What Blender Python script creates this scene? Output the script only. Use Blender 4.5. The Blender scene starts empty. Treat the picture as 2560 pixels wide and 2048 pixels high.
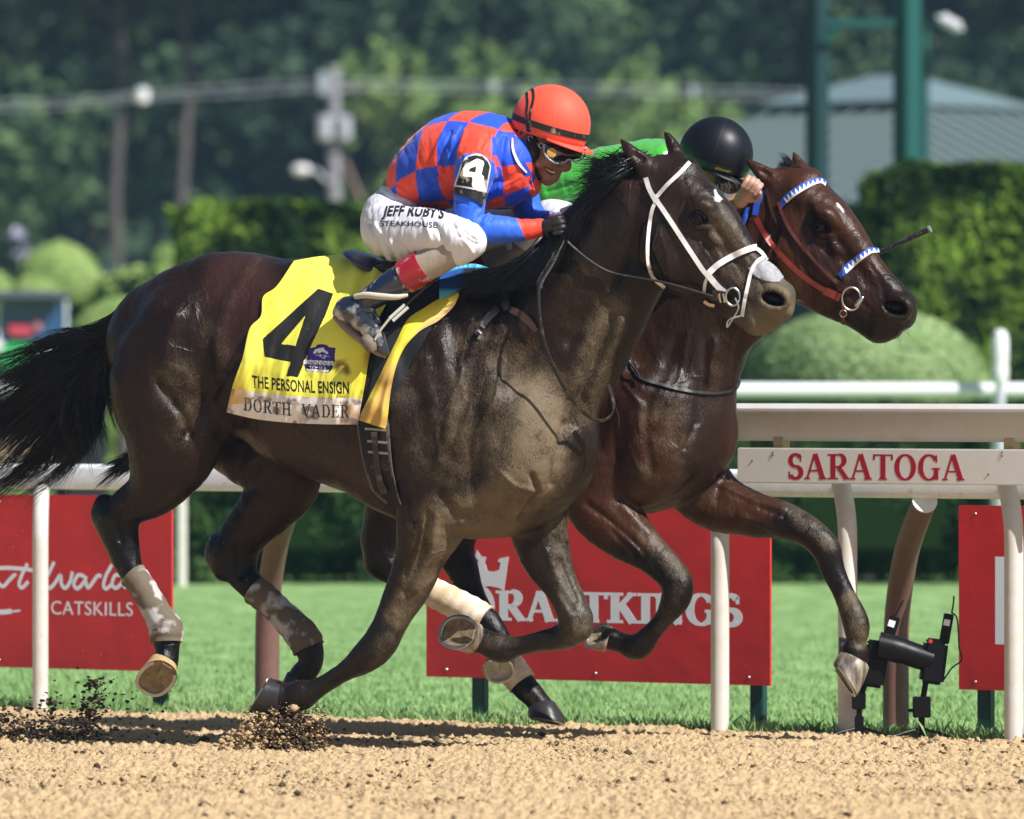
import bpy, bmesh, math, random
import numpy as np
from mathutils import Vector, Matrix
from mathutils.bvhtree import BVHTree

# ---------------------------------------------------------------- camera, world, sun
FPX, CU, HV, CAMD, CAMH = 17812.0, 1280.0, 950.0, 25.0, 1.30
sc = bpy.context.scene
col = sc.collection
cam_d = bpy.data.cameras.new('camera'); cam = bpy.data.objects.new('camera', cam_d); col.objects.link(cam)
cam.location = (0, -CAMD, CAMH); cam.rotation_euler = (math.radians(90), 0, 0)
cam_d.sensor_width = 36.0; cam_d.lens = 36.0 * FPX / 2560.0
cam_d.shift_y = (HV - 1024.0) / 2560.0
cam_d.clip_start = 0.5; cam_d.clip_end = 3000
cam_d.dof.use_dof = True; cam_d.dof.focus_distance = 24.7; cam_d.dof.aperture_fstop = 250.0 / 70.0
sc.camera = cam
SUN_TO = Vector((0.72, -0.64, 1.0)).normalized()        # towards the sun
w = bpy.data.worlds.new('World'); sc.world = w; w.use_nodes = True
nt = w.node_tree; bg = nt.nodes['Background']
sky = nt.nodes.new('ShaderNodeTexSky'); sky.sky_type = 'NISHITA'; sky.sun_disc = False
sky.sun_elevation = math.asin(SUN_TO.z); sky.sun_rotation = math.atan2(SUN_TO.x, SUN_TO.y)
nt.links.new(sky.outputs[0], bg.inputs[0]); bg.inputs[1].default_value = 0.05
sl = bpy.data.lights.new('sun', 'SUN'); so = bpy.data.objects.new('sun', sl); col.objects.link(so)
sl.energy = 5.0; sl.angle = math.radians(0.55); sl.color = (1.0, 0.97, 0.93)
so.location = (0, 0, 30); so.rotation_euler = SUN_TO.to_track_quat('Z', 'Y').to_euler()
sc.view_settings.view_transform = 'Standard'; sc.view_settings.look = 'None'
sc.view_settings.exposure = 0.62; sc.view_settings.gamma = 1.0
sc.cycles.max_bounces = 6; sc.cycles.use_denoising = True
sc.cycles.sample_clamp_indirect = 8

# ---------------------------------------------------------------- helpers
rng = np.random.RandomState(7)
random.seed(5)
def at(u, v, Y):
    d = (CAMD + Y) / FPX
    return np.array([(u - CU) * d, Y, CAMH - (v - HV) * d])
def groundY(v): return FPX * CAMH / (v - HV) - CAMD
def lin(c):
    if isinstance(c, str):
        c = [int(c[i:i+2], 16) / 255 for i in (0, 2, 4)]
    c = np.array(c, float)
    return np.where(c <= 0.04045, c / 12.92, ((c + 0.055) / 1.055) ** 2.4)
def tag(o, label=None, cat=None, group=None, kind=None):
    if label: o['label'] = label
    if cat: o['category'] = cat
    if group: o['group'] = group
    if kind: o['kind'] = kind
    return o
def empty(name, loc=(0, 0, 0), rz=0):
    o = bpy.data.objects.new(name, None); col.objects.link(o); o.location = loc; o.rotation_euler = (0, 0, rz)
    o.empty_display_size = 0.1
    return o
def thing(name, label, cat, loc=(0, 0, 0), rz=0, group=None):
    return tag(empty(name, loc, rz), label, cat, group)
def link(name, me, mats, parent=None):
    if not isinstance(mats, (list, tuple)): mats = [mats]
    for m in mats: me.materials.append(m)
    o = bpy.data.objects.new(name, me); col.objects.link(o)
    if parent is not None:
        o.parent = parent
        o.matrix_parent_inverse = Matrix.Translation(-Vector(parent.location)) if parent.rotation_euler.z == 0 else parent_inv(parent)
    return o
def parent_inv(p):
    return (Matrix.Translation(p.location) @ Matrix.Rotation(p.rotation_euler.z, 4, 'Z')).inverted()
def mk(name, V, F, mats, parent=None, smooth=True, colors=None, mi=None):
    """V Nx3 array, F list/array of faces -> object (world coordinates)"""
    me = bpy.data.meshes.new(name)
    V = np.asarray(V, np.float32)
    if isinstance(F, np.ndarray):
        n = F.shape[1]
        me.vertices.add(len(V)); me.vertices.foreach_set('co', V.ravel())
        me.loops.add(F.size); me.loops.foreach_set('vertex_index', F.astype(np.int32).ravel())
        me.polygons.add(len(F)); me.polygons.foreach_set('loop_start', np.arange(0, F.size, n, dtype=np.int32))
        me.update(calc_edges=True)
    else:
        me.from_pydata([tuple(map(float, p)) for p in V], [], [tuple(f) for f in F])
    if smooth: me.polygons.foreach_set('use_smooth', np.ones(len(me.polygons), bool))
    if mi is not None: me.polygons.foreach_set('material_index', np.asarray(mi, np.int32))
    if colors is not None:
        colors = np.asarray(colors, np.float32)
        if colors.shape[1] == 3: colors = np.hstack([colors, np.ones((len(colors), 1), np.float32)])
        if len(colors) == len(V):
            a = me.color_attributes.new('col', 'FLOAT_COLOR', 'POINT'); a.data.foreach_set('color', colors.ravel())
        else:                                            # one colour per face
            a = me.color_attributes.new('col', 'FLOAT_COLOR', 'CORNER')
            n = len(me.loops) // len(me.polygons)
            a.data.foreach_set('color', np.repeat(colors, n, axis=0).ravel())
    me.update()
    return link(name, me, mats, parent)

class MB:
    def __init__(s): s.V = []; s.F = []; s.M = []; s.n = 0; s.cur = 0
    def add(s, V, F):
        V = np.asarray(V, float); s.V.append(V); s.F += [tuple(int(i) + s.n for i in f) for f in F]
        s.M += [s.cur] * len(F); s.n += len(V)
    def box(s, c, d, rz=0, R=None, bev=0.0):
        hx, hy, hz = [q / 2 for q in d]
        if bev > 0:
            b = min(bev, hx * .9, hy * .9, hz * .9)
            bm = bmesh.new(); bmesh.ops.create_cube(bm, size=1)
            for v in bm.verts: v.co = Vector((v.co.x * d[0], v.co.y * d[1], v.co.z * d[2]))
            bmesh.ops.bevel(bm, geom=bm.edges[:], offset=b, segments=2, affect='EDGES')
            V = np.array([v.co[:] for v in bm.verts]); F = [[v.index for v in f.verts] for f in bm.faces]; bm.free()
        else:
            V = np.array([[x * hx, y * hy, z * hz] for x in (-1, 1) for y in (-1, 1) for z in (-1, 1)])
            F = [(0, 1, 3, 2), (4, 6, 7, 5), (0, 4, 5, 1), (2, 3, 7, 6), (0, 2, 6, 4), (1, 5, 7, 3)]
        if R is not None: V = V @ np.array(R).T
        elif rz:
            c_, s_ = math.cos(rz), math.sin(rz)
            V = V @ np.array([[c_, s_, 0], [-s_, c_, 0], [0, 0, 1]])
        s.add(V + np.asarray(c, float), F)
    def tube(s, P, r, n=10, cap=True, flat=1.0, up=(0, 0, 1)):
        """round (or flattened) tube along polyline P"""
        P = np.asarray(P, float); m = len(P)
        r = np.full(m, r, float) if np.isscalar(r) else np.asarray(r, float)
        T = np.gradient(P, axis=0); T /= np.linalg.norm(T, axis=1)[:, None] + 1e-12
        up = np.asarray(up, float)
        V = []; B = None
        for i in range(m):
            a = np.cross(T[i], up if B is None else B)
            if B is not None: a = B - T[i] * np.dot(B, T[i])
            elif np.linalg.norm(a) < 1e-3: a = np.cross(T[i], (1, 0, 0))
            a /= np.linalg.norm(a) + 1e-12; B = a; b = np.cross(T[i], a)
            for k in range(n):
                q = 2 * math.pi * k / n
                V.append(P[i] + r[i] * (math.cos(q) * a + flat * math.sin(q) * b))
        F = [(i * n + k, i * n + (k + 1) % n, (i + 1) * n + (k + 1) % n, (i + 1) * n + k) for i in range(m - 1) for k in range(n)]
        if cap: F += [tuple(range(n))[::-1], tuple((m - 1) * n + k for k in range(n))]
        s.add(V, F)
    def lathe(s, prof, c, n=24, axis='z', R=None):
        V = []; m = len(prof)
        for (r, z) in prof:
            for k in range(n):
                q = 2 * math.pi * k / n
                V.append((r * math.cos(q), r * math.sin(q), z))
        V = np.array(V)
        if R is not None: V = V @ np.array(R).T
        F = [(i * n + k, i * n + (k + 1) % n, (i + 1) * n + (k + 1) % n, (i + 1) * n + k) for i in range(m - 1) for k in range(n)]
        F += [tuple(range(n))[::-1], tuple((m - 1) * n + k for k in range(n))]
        s.add(V + np.asarray(c, float), F)
    def prism(s, poly, o, ex, ey, ez, th):
        """2-D polygon (convex or not, CCW) placed with origin o and axes ex, ey; thickness th along ez"""
        n = len(poly); o = np.asarray(o, float)
        A = [o + ex * p[0] + ey * p[1] for p in poly]; Bq = [a + ez * th for a in A]
        F = [tuple(range(n))[::-1], tuple(range(n, 2 * n))] + [(i, (i + 1) % n, n + (i + 1) % n, n + i) for i in range(n)]
        s.add(A + Bq, F)
    def build(s, name, mats, parent=None, smooth=False):
        V = np.vstack(s.V)
        o = mk(name, V, s.F, mats, parent, smooth=smooth, mi=s.M)
        return o
def smooth_angle(o, deg=35):
    me = o.data; me.polygons.foreach_set('use_smooth', np.ones(len(me.polygons), bool))
    bm = bmesh.new(); bm.from_mesh(me)
    for e in bm.edges:
        if len(e.link_faces) == 2 and e.calc_face_angle(0) > math.radians(deg): e.smooth = False
    bm.to_mesh(me); bm.free()
    return o
def dirv(a, b):
    v = np.asarray(b, float) - np.asarray(a, float); return v / (np.linalg.norm(v) + 1e-12)

# ---------------------------------------------------------------- materials
def mat(name, c=(.5, .5, .5), rough=.6, metal=0, spec=.5, noise=0.0, nscale=20, bump=0, bscale=60, bdist=.004,
        attr=False, c2=None, stretch=None, ramp=(.35, .65), sheen=0, coat=0, trans=0, alpha=1, subs=0, emit=None, obj=True):
    m = bpy.data.materials.new(name); m.use_nodes = True; t = m.node_tree; N = t.nodes; L = t.links
    p = N['Principled BSDF']
    cc = tuple(lin(c)) + (1,) if isinstance(c, str) else tuple(c) + (1,)
    p.inputs['Base Color'].default_value = cc; p.inputs['Roughness'].default_value = rough
    p.inputs['Metallic'].default_value = metal; p.inputs['Specular IOR Level'].default_value = spec
    p.inputs['Sheen Weight'].default_value = sheen; p.inputs['Coat Weight'].default_value = coat
    p.inputs['Transmission Weight'].default_value = trans; p.inputs['Alpha'].default_value = alpha
    if subs: p.inputs['Subsurface Weight'].default_value = subs; p.inputs['Subsurface Scale'].default_value = .01
    tc = N.new('ShaderNodeTexCoord'); co = tc.outputs['Object']
    if stretch:
        mp = N.new('ShaderNodeMapping'); mp.inputs['Scale'].default_value = stretch; L.new(co, mp.inputs[0]); co = mp.outputs[0]
    base = None
    if attr:
        a = N.new('ShaderNodeAttribute'); a.attribute_name = 'col'; base = a.outputs['Color']
    if noise or c2 is not None:
        n = N.new('ShaderNodeTexNoise'); n.inputs['Scale'].default_value = nscale; n.inputs['Detail'].default_value = 5
        L.new(co, n.inputs['Vector'])
        if c2 is not None:
            r = N.new('ShaderNodeValToRGB'); r.color_ramp.elements[0].position = ramp[0]; r.color_ramp.elements[1].position = ramp[1]
            r.color_ramp.elements[0].color = cc
            r.color_ramp.elements[1].color = tuple(lin(c2)) + (1,) if isinstance(c2, str) else tuple(c2) + (1,)
            L.new(n.outputs[0], r.inputs[0]); base = r.outputs[0]
        if noise:
            mx = N.new('ShaderNodeMix'); mx.data_type = 'RGBA'; mx.blend_type = 'MULTIPLY'; mx.inputs[0].default_value = 1
            mr = N.new('ShaderNodeMapRange'); mr.inputs[1].default_value = .25; mr.inputs[2].default_value = .75
            mr.inputs[3].default_value = 1 - noise; mr.inputs[4].default_value = 1 + noise
            L.new(n.outputs[0], mr.inputs[0]); L.new(mr.outputs[0], mx.inputs[7])
            if base is None: mx.inputs[6].default_value = cc
            else: L.new(base, mx.inputs[6])
            base = mx.outputs[2]
    if base is not None: L.new(base, p.inputs['Base Color'])
    if bump:
        n2 = N.new('ShaderNodeTexNoise'); n2.inputs['Scale'].default_value = bscale; n2.inputs['Detail'].default_value = 4
        L.new(co, n2.inputs['Vector'])
        b = N.new('ShaderNodeBump'); b.inputs['Strength'].default_value = bump; b.inputs['Distance'].default_value = bdist
        L.new(n2.outputs[0], b.inputs['Height']); L.new(b.outputs[0], p.inputs['Normal'])
    return m

# ---------------------------------------------------------------- distance-field modelling
def catmull(P, sub):
    P = np.asarray(P, float)
    if len(P) < 3 or sub <= 1: return P
    Q = np.vstack([2 * P[0] - P[1], P, 2 * P[-1] - P[-2]]); out = []
    for i in range(1, len(Q) - 2):
        for k in range(sub):
            t = k / sub
            a, b, c, d = Q[i-1], Q[i], Q[i+1], Q[i+2]
            out.append(.5 * ((2*b) + (-a+c)*t + (2*a-5*b+4*c-d)*t*t + (-a+3*b-3*c+d)*t**3))
    out.append(P[-1]); return np.array(out)
class Field:
    def __init__(s, lo, hi, h):
        s.lo = np.array(lo, float); s.h = h
        s.n = np.ceil((np.array(hi) - s.lo) / h).astype(int) + 1
        s.f = np.full(s.n, 1.0, np.float32)
        s.ax = [ (s.lo[i] + h * np.arange(s.n[i])).astype(np.float32) for i in range(3)]
    def chain(s, P, r, k=.03, ys=1.0, op='add', sub=4):
        """P Nx3, r N (metres); ys squashes the section along Y"""
        P = np.asarray(P, float); r = np.asarray(r, float)
        ys = np.full(len(P), ys, float) if np.isscalar(ys) else np.asarray(ys, float)
        Q = catmull(np.hstack([P, r[:, None], ys[:, None]]), sub)
        if len(Q) == 1: Q = np.vstack([Q, Q + [1e-4, 0, 0, 0, 0]])
        P, r, ys = Q[:, :3], Q[:, 3], Q[:, 4]
        pad = k + 2 * s.h
        lo = (P - (r + pad)[:, None]).min(0); hi = (P + (r + pad)[:, None]).max(0)
        i0 = np.maximum(((lo - s.lo) / s.h).astype(int), 0); i1 = np.minimum(((hi - s.lo) / s.h).astype(int) + 2, s.n)
        if (i1 <= i0).any(): return
        g = np.full(i1 - i0, 1.0, np.float32)
        for a, b, ra, rb, y in zip(P[:-1], P[1:], r[:-1], r[1:], (ys[:-1] + ys[1:]) / 2):
            pd = max(ra, rb) + pad
            j0 = np.maximum(((np.minimum(a, b) - pd - s.lo) / s.h).astype(int), i0)
            j1 = np.minimum(((np.maximum(a, b) + pd - s.lo) / s.h).astype(int) + 2, i1)
            if (j1 <= j0).any(): continue
            x = (s.ax[0][j0[0]:j1[0]] - np.float32(a[0]))[:, None, None]
            yy = ((s.ax[1][j0[1]:j1[1]] - np.float32(a[1])) / np.float32(y))[None, :, None]
            z = (s.ax[2][j0[2]:j1[2]] - np.float32(a[2]))[None, None, :]
            ab = (b - a).astype(float); ab[1] /= y; L2 = float(ab @ ab) + 1e-12
            t = np.clip((x * np.float32(ab[0]) + yy * np.float32(ab[1]) + z * np.float32(ab[2])) / np.float32(L2), 0, 1)
            d = np.sqrt((x - t * np.float32(ab[0])) ** 2 + (yy - t * np.float32(ab[1])) ** 2 + (z - t * np.float32(ab[2])) ** 2)
            d -= np.float32(ra) + t * np.float32(rb - ra)
            q = tuple(slice(p, e) for p, e in zip(j0 - i0, j1 - i0))
            g[q] = np.minimum(g[q], d)
        q = tuple(slice(p, e) for p, e in zip(i0, i1)); f = s.f[q]
        if op == 'sub': g = -g; hh = np.maximum(k - np.abs(f - g), 0) / k; s.f[q] = np.maximum(f, g) + hh * hh * np.float32(k * .25)
        else: hh = np.maximum(k - np.abs(f - g), 0) / k; s.f[q] = np.minimum(f, g) - hh * hh * np.float32(k * .25)
    def mesh(s, relax=2):
        f = s.f; S = f < 0; n = s.n
        C = np.zeros(n - 1, np.uint8)
        offs = [(i, j, k) for i in (0, 1) for j in (0, 1) for k in (0, 1)]
        sl = lambda o: tuple(slice(o[a], n[a] - 1 + o[a]) for a in range(3))
        for o in offs: C += S[sl(o)]
        act = (C > 0) & (C < 8); idx = np.argwhere(act)
        ids = np.full(n - 1, -1, np.int32); ids[act] = np.arange(len(idx))
        acc = np.zeros((len(idx), 3)); cnt = np.zeros(len(idx))
        val = {o: f[idx[:, 0] + o[0], idx[:, 1] + o[1], idx[:, 2] + o[2]] for o in offs}
        for a in offs:
            for ax in range(3):
                if a[ax]: continue
                b = list(a); b[ax] = 1; b = tuple(b)
                va, vb = val[a], val[b]; m = (va < 0) != (vb < 0)
                t = va[m] / (va[m] - vb[m]); p = np.tile(np.array(a, float), (m.sum(), 1)); p[:, ax] = t
                acc[m] += p; cnt[m] += 1
        V = s.lo + s.h * (idx + acc / cnt[:, None])
        Fs = []
        for ax in range(3):
            o1, o2 = (ax + 1) % 3, (ax + 2) % 3
            a = [slice(1, n[i] - 1) for i in range(3)]; a[ax] = slice(0, n[ax] - 1)
            b = list(a); b[ax] = slice(1, n[ax])
            sa, sb = S[tuple(a)], S[tuple(b)]
            for flip, m in ((False, sa & ~sb), (True, ~sa & sb)):
                q = np.argwhere(m); q = q + np.array([0 if i == ax else 1 for i in range(3)])
                def g(d1, d2):
                    r = q.copy(); r[:, o1] -= d1; r[:, o2] -= d2
                    return ids[r[:, 0], r[:, 1], r[:, 2]]
                quad = np.stack([g(1, 1), g(0, 1), g(0, 0), g(1, 0)], 1)
                Fs.append(quad[:, ::-1] if flip else quad)
        F = np.vstack(Fs)
        E = np.vstack([F[:, [0, 1]], F[:, [1, 2]], F[:, [2, 3]], F[:, [3, 0]]])
        deg = np.bincount(E.ravel(), minlength=len(V)).astype(float)
        for it in range(relax * 2):
            lam = .55 if it % 2 == 0 else -.5
            A = np.stack([np.bincount(E[:, 0], V[E[:, 1], i], len(V)) + np.bincount(E[:, 1], V[E[:, 0], i], len(V)) for i in range(3)], 1)
            V = V + lam * (A / deg[:, None] - V)
        return V, F
def vnormals(V, F):
    n = np.cross(V[F[:, 2]] - V[F[:, 0]], V[F[:, 3 if F.shape[1] == 4 else 1]] - V[F[:, 1 if F.shape[1] == 4 else 0]])
    if F.shape[1] == 4: n = np.cross(V[F[:, 2]] - V[F[:, 0]], V[F[:, 3]] - V[F[:, 1]])
    N = np.zeros_like(V)
    for i in range(3):
        for c in range(F.shape[1]): N[:, i] += np.bincount(F[:, c], n[:, i], len(V))
    return N / (np.linalg.norm(N, axis=1)[:, None] + 1e-12)
def topx(V):
    d = FPX / (V[:, 1] + CAMD)
    return CU + V[:, 0] * d, HV - (V[:, 2] - CAMH) * d
def polydist(u, v, P):
    """distance in px to a polyline"""
    P = np.asarray(P, float); best = np.full(len(u), 1e9)
    for a, b in zip(P[:-1], P[1:]):
        ab = b - a; t = np.clip(((u - a[0]) * ab[0] + (v - a[1]) * ab[1]) / (ab @ ab + 1e-9), 0, 1)
        best = np.minimum(best, np.hypot(u - a[0] - t * ab[0], v - a[1] - t * ab[1]))
    return best
def inpoly(u, v, P):
    P = np.asarray(P, float); r = np.zeros(len(u), bool); n = len(P)
    for i in range(n):
        x1, y1 = P[i]; x2, y2 = P[(i + 1) % n]
        if y1 == y2: continue
        c = ((y1 > v) != (y2 > v)) & (u < (x2 - x1) * (v - y1) / (y2 - y1) + x1); r ^= c
    return r
def vnoise(P, s, seed=0):
    """cheap smooth value noise, P Nx3, s cells per metre -> 0..1"""
    q = P * s + 1000.37 * (seed + 1); i = np.floor(q).astype(np.int64); f = q - i; f = f * f * (3 - 2 * f)
    def h(a, b, c):
        n = (a * 73856093) ^ (b * 19349663) ^ (c * 83492791) ^ (seed * 2654435761)
        n = (n ^ (n >> 13)) * 1274126177; n = n & 0xffffff
        return ((n ^ (n >> 7)) & 0xffff) / 65535.0
    r = 0
    for dx in (0, 1):
        for dy in (0, 1):
            for dz in (0, 1):
                wt = (f[:, 0] if dx else 1 - f[:, 0]) * (f[:, 1] if dy else 1 - f[:, 1]) * (f[:, 2] if dz else 1 - f[:, 2])
                r = r + wt * h(i[:, 0] + dx, i[:, 1] + dy, i[:, 2] + dz)
    return r
def fbm(P, s, seed=0, o=3): return sum(vnoise(P, s * 2 ** k, seed + k) * .5 ** k for k in range(o)) / sum(.5 ** k for k in range(o))
def sstep(a, b, x): t = np.clip((x - a) / (b - a), 0, 1); return t * t * (3 - 2 * t)

class Frame:
    """a body's mid-plane: Y of the mid-plane as a function of X, heading to the right and towards the camera"""
    def __init__(s, Y0, slope, yaw=None): s.Y0, s.k = Y0, slope; s.yaw = math.atan(slope) if yaw is None else yaw
    def pt(s, u, v, w=0.0):
        sw, cw = math.sin(s.yaw), math.cos(s.yaw); X = 0.0; Y = s.Y0
        for _ in range(6):
            Y = s.Y0 - s.k * (X - sw * w) + cw * w; X = (u - CU) * (CAMD + Y) / FPX
        return at(u, v, Y)
    def px(s, r): return r / 712.5
    def chain(s, fld, pts, k=.03, ys=1.0, op='add', sub=4):
        """pts rows: u, v, w, r(px) [, ys]"""
        P = np.array([s.pt(p[0], p[1], p[2]) for p in pts])
        r = np.array([p[3] * (CAMD + q[1]) / FPX for p, q in zip(pts, P)])
        y = np.array([p[4] if len(p) > 4 else ys for p in pts])
        fld.chain(P, r, k, y, op, sub)
def bvh_of(V, F): return BVHTree.FromPolygons([tuple(p) for p in V.tolist()], [tuple(f) for f in F.tolist()])
CAMP = Vector((0, -CAMD, CAMH))
def hit(bvh, u, v, off=.004, Yd=None):
    """point on a body's camera side seen at (u, v), raised by off along its normal"""
    d = Vector(at(u, v, 0)) - CAMP; d.normalize()
    loc, n, i, t = bvh.ray_cast(CAMP, d)
    if loc is None:
        if Yd is not None:
            p = Vector(at(u, v, Yd)); loc, n, i, t = bvh.find_nearest(p)
            q = Vector(at(u, v, loc.y)); return np.array(q)
        return None
    if n.dot(d) > 0: n = -n
    # keep the point on its viewing line: move towards the viewer far enough to clear the surface
    c = max(.25, -n.dot(d)); return np.array(loc - d * (off / c))
def strap(bvh, pts, width, th=.004, off=.003, sub=6, mb=None, Yd=0.0, wob=0):
    """a flat strap laid over a body along pixel polyline; rows (u, v[, width])"""
    rows = [list(p) + [width] * (3 - len(p)) for p in pts]
    Q = catmull(np.array(rows, float), sub); T = np.gradient(Q[:, :2], axis=0)
    T /= np.linalg.norm(T, axis=1)[:, None]; Nn = np.stack([-T[:, 1], T[:, 0]], 1)
    V = []; last = None
    C = []
    for q in Q:
        h = hit(bvh, q[0], q[1], off, Yd if last is None else last[1]); last = h; C.append(h)
    C = np.array(C); y = C[:, 1].copy()
    for _ in range(2): y[1:-1] = np.minimum((y[:-2] + 2 * y[1:-1] + y[2:]) / 4, y[1:-1] + .004)
    for i, q in enumerate(Q):
        hw = q[2] / 2
        for sgn in (-1, 1):
            uu, vv = q[0] + Nn[i, 0] * hw * sgn, q[1] + Nn[i, 1] * hw * sgn
            e = hit(bvh, uu, vv, off)
            Ye = y[i] if e is None or abs(e[1] - y[i]) > .03 else min(e[1], y[i] + .01)
            V.append(at(uu, vv, Ye)); V.append(at(uu, vv, Ye - th))
    m = len(Q); F = []
    for i in range(m - 1):
        a = i * 4; b = a + 4
        F += [(a + 1, a + 3, b + 3, b + 1), (a, b, b + 2, a + 2), (a, a + 1, b + 1, b), (a + 2, b + 2, b + 3, a + 3)]
    F += [(0, 2, 3, 1), ((m-1)*4, (m-1)*4+1, (m-1)*4+3, (m-1)*4+2)]
    if mb is None: mb = MB()
    mb.add(V, F); return mb
def wire(pts, r, sub=6, mb=None, n=8, flat=1.0):
    """free-hanging round cord through rows (u, v, Y)"""
    P = catmull(np.array([at(*p) for p in pts]), sub)
    if mb is None: mb = MB()
    mb.tube(P, r, n=n, flat=flat); return mb

def hair(name, strands, mt, parent, r=.0016, label=None):
    """strands: list of (points Mx3, width factor) -> one mesh of thin tapered 3-sided tubes"""
    Vs, Fs, n0 = [], [], 0
    for P, wf in strands:
        m = len(P); T = np.gradient(P, axis=0); T /= np.linalg.norm(T, axis=1)[:, None] + 1e-9
        a = np.cross(T, (0.1, 1, .2)); a /= np.linalg.norm(a, axis=1)[:, None] + 1e-9; b = np.cross(T, a)
        tp = np.linspace(0, 1, m); rr = r * wf * (1 - tp ** 2.5 * .93) * np.minimum(1, .5 + tp * 4)
        ring = [P + rr[:, None] * (math.cos(q) * a + math.sin(q) * b) for q in (0, 2.094, 4.189)]
        Vs.append(np.stack(ring, 1).reshape(-1, 3))
        i = np.arange(m - 1)[:, None] * 3 + n0
        for k in range(3):
            Fs.append(np.hstack([i + k, i + (k + 1) % 3, i + 3 + (k + 1) % 3, i + 3 + k]))
        n0 += 3 * m
    return mk(name, np.vstack(Vs), np.vstack(Fs), mt, parent)
def guided(guides, n, m=12, jit=.012, wave=.01, wl=3, lenv=(.6, 1.0), seed=1, clump=None, tight=1.0):
    """strands interpolated between guide curves (each Kx3); spread param picks a place between guides"""
    R = np.random.RandomState(seed); G = [catmull(np.array(g, float), 6) for g in guides]
    ts = np.linspace(0, 1, m)
    G = [np.stack([np.interp(ts * (len(g) - 1), np.arange(len(g)), g[:, i]) for i in range(3)], 1) for g in G]
    out = []; nc = clump or max(8, n // 14)
    cs = R.rand(nc) * (len(G) - 1); coff = R.randn(nc, 3) * jit * 1.6; cph = R.rand(nc) * 6.28; clen = R.uniform(lenv[0], lenv[1], nc)
    camp = R.uniform(.3, 1.5, nc)
    for j in range(n):
        c = R.randint(nc); s = np.clip(cs[c] + R.randn() * .03 * tight * (len(G) - 1), 0, len(G) - 1.001)
        i = int(s); f = s - i; P = G[i] * (1 - f) + G[i + 1] * f
        L = min(1.05, clen[c] * R.uniform(.8, 1.1)); P = np.stack([np.interp(ts * L, ts, P[:, q]) for q in range(3)], 1)
        e = ts[:, None]
        root = R.randn(3) * jit * .7
        P = P + root * (1 - .5 * e) + coff[c] * e + R.randn(3) * jit * .7 * tight * e ** 1.5
        P[:, 2] += wave * camp[c] * np.sin(cph[c] + ts * wl * 2 + R.randn() * .25) * ts
        P[:, 0] += wave * .7 * camp[c] * np.cos(cph[c] * 2 + ts * wl * 1.7) * ts
        out.append((P, R.uniform(.5, 1.4)))
    return out

# ---------------------------------------------------------------- lettering
def text_polys(s, size=1.0, xs=1.0, shear=0.0, space=1.0, bold=0.0):
    """outline of a word in the built-in font as filled polygons (list of Nx2), baseline at 0, starting at x=0"""
    cu = bpy.data.curves.new('t', 'FONT'); cu.body = s; cu.size = size; cu.space_character = space; cu.resolution_u = 4; cu.offset = bold
    o = bpy.data.objects.new('t', cu); col.objects.link(o)
    me = bpy.data.meshes.new_from_object(o)
    V = np.array([v.co[:2] for v in me.vertices]); P = [V[list(p.vertices)] for p in me.polygons]
    bpy.data.objects.remove(o); bpy.data.curves.remove(cu); bpy.data.meshes.remove(me)
    x0 = V[:, 0].min()
    out = []
    for p in P:
        q = p.copy(); q[:, 0] = (q[:, 0] - x0) * xs + q[:, 1] * shear; out.append(q)
    return out
def st(a, b, w, w2=None):
    a = np.array(a, float); b = np.array(b, float); d = (b - a) / (np.linalg.norm(b - a) + 1e-9); n = np.array([-d[1], d[0]])
    w2 = w if w2 is None else w2
    return np.array([a - n * w / 2, b - n * w2 / 2, b + n * w2 / 2, a + n * w / 2])
def arc(cx, cy, rx, ry, a0, a1, tk, tn, n=14):
    """arc of modulated thickness: tk at the sides, tn at top and bottom; quads"""
    o = []; A = [math.radians(a0 + (a1 - a0) * i / n) for i in range(n + 1)]
    f = lambda a, s: np.array([cx + (rx + s * (tk * abs(math.cos(a)) + tn * (1 - abs(math.cos(a)))) / 2) * math.cos(a),
                               cy + (ry + s * (tk * abs(math.cos(a)) + tn * (1 - abs(math.cos(a)))) / 2) * math.sin(a)])
    for a, b in zip(A[:-1], A[1:]): o.append(np.array([f(a, -1), f(b, -1), f(b, 1), f(a, 1)]))
    return o
def vs(x, y0, y1, T, t=.05, sw=.11):                     # upright with serifs
    return [st((x, y0), (x, y1), T), st((x - T/2 - sw, y0 + t/2), (x + T/2 + sw, y0 + t/2), t), st((x - T/2 - sw, y1 - t/2), (x + T/2 + sw, y1 - t/2), t)]
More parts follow.
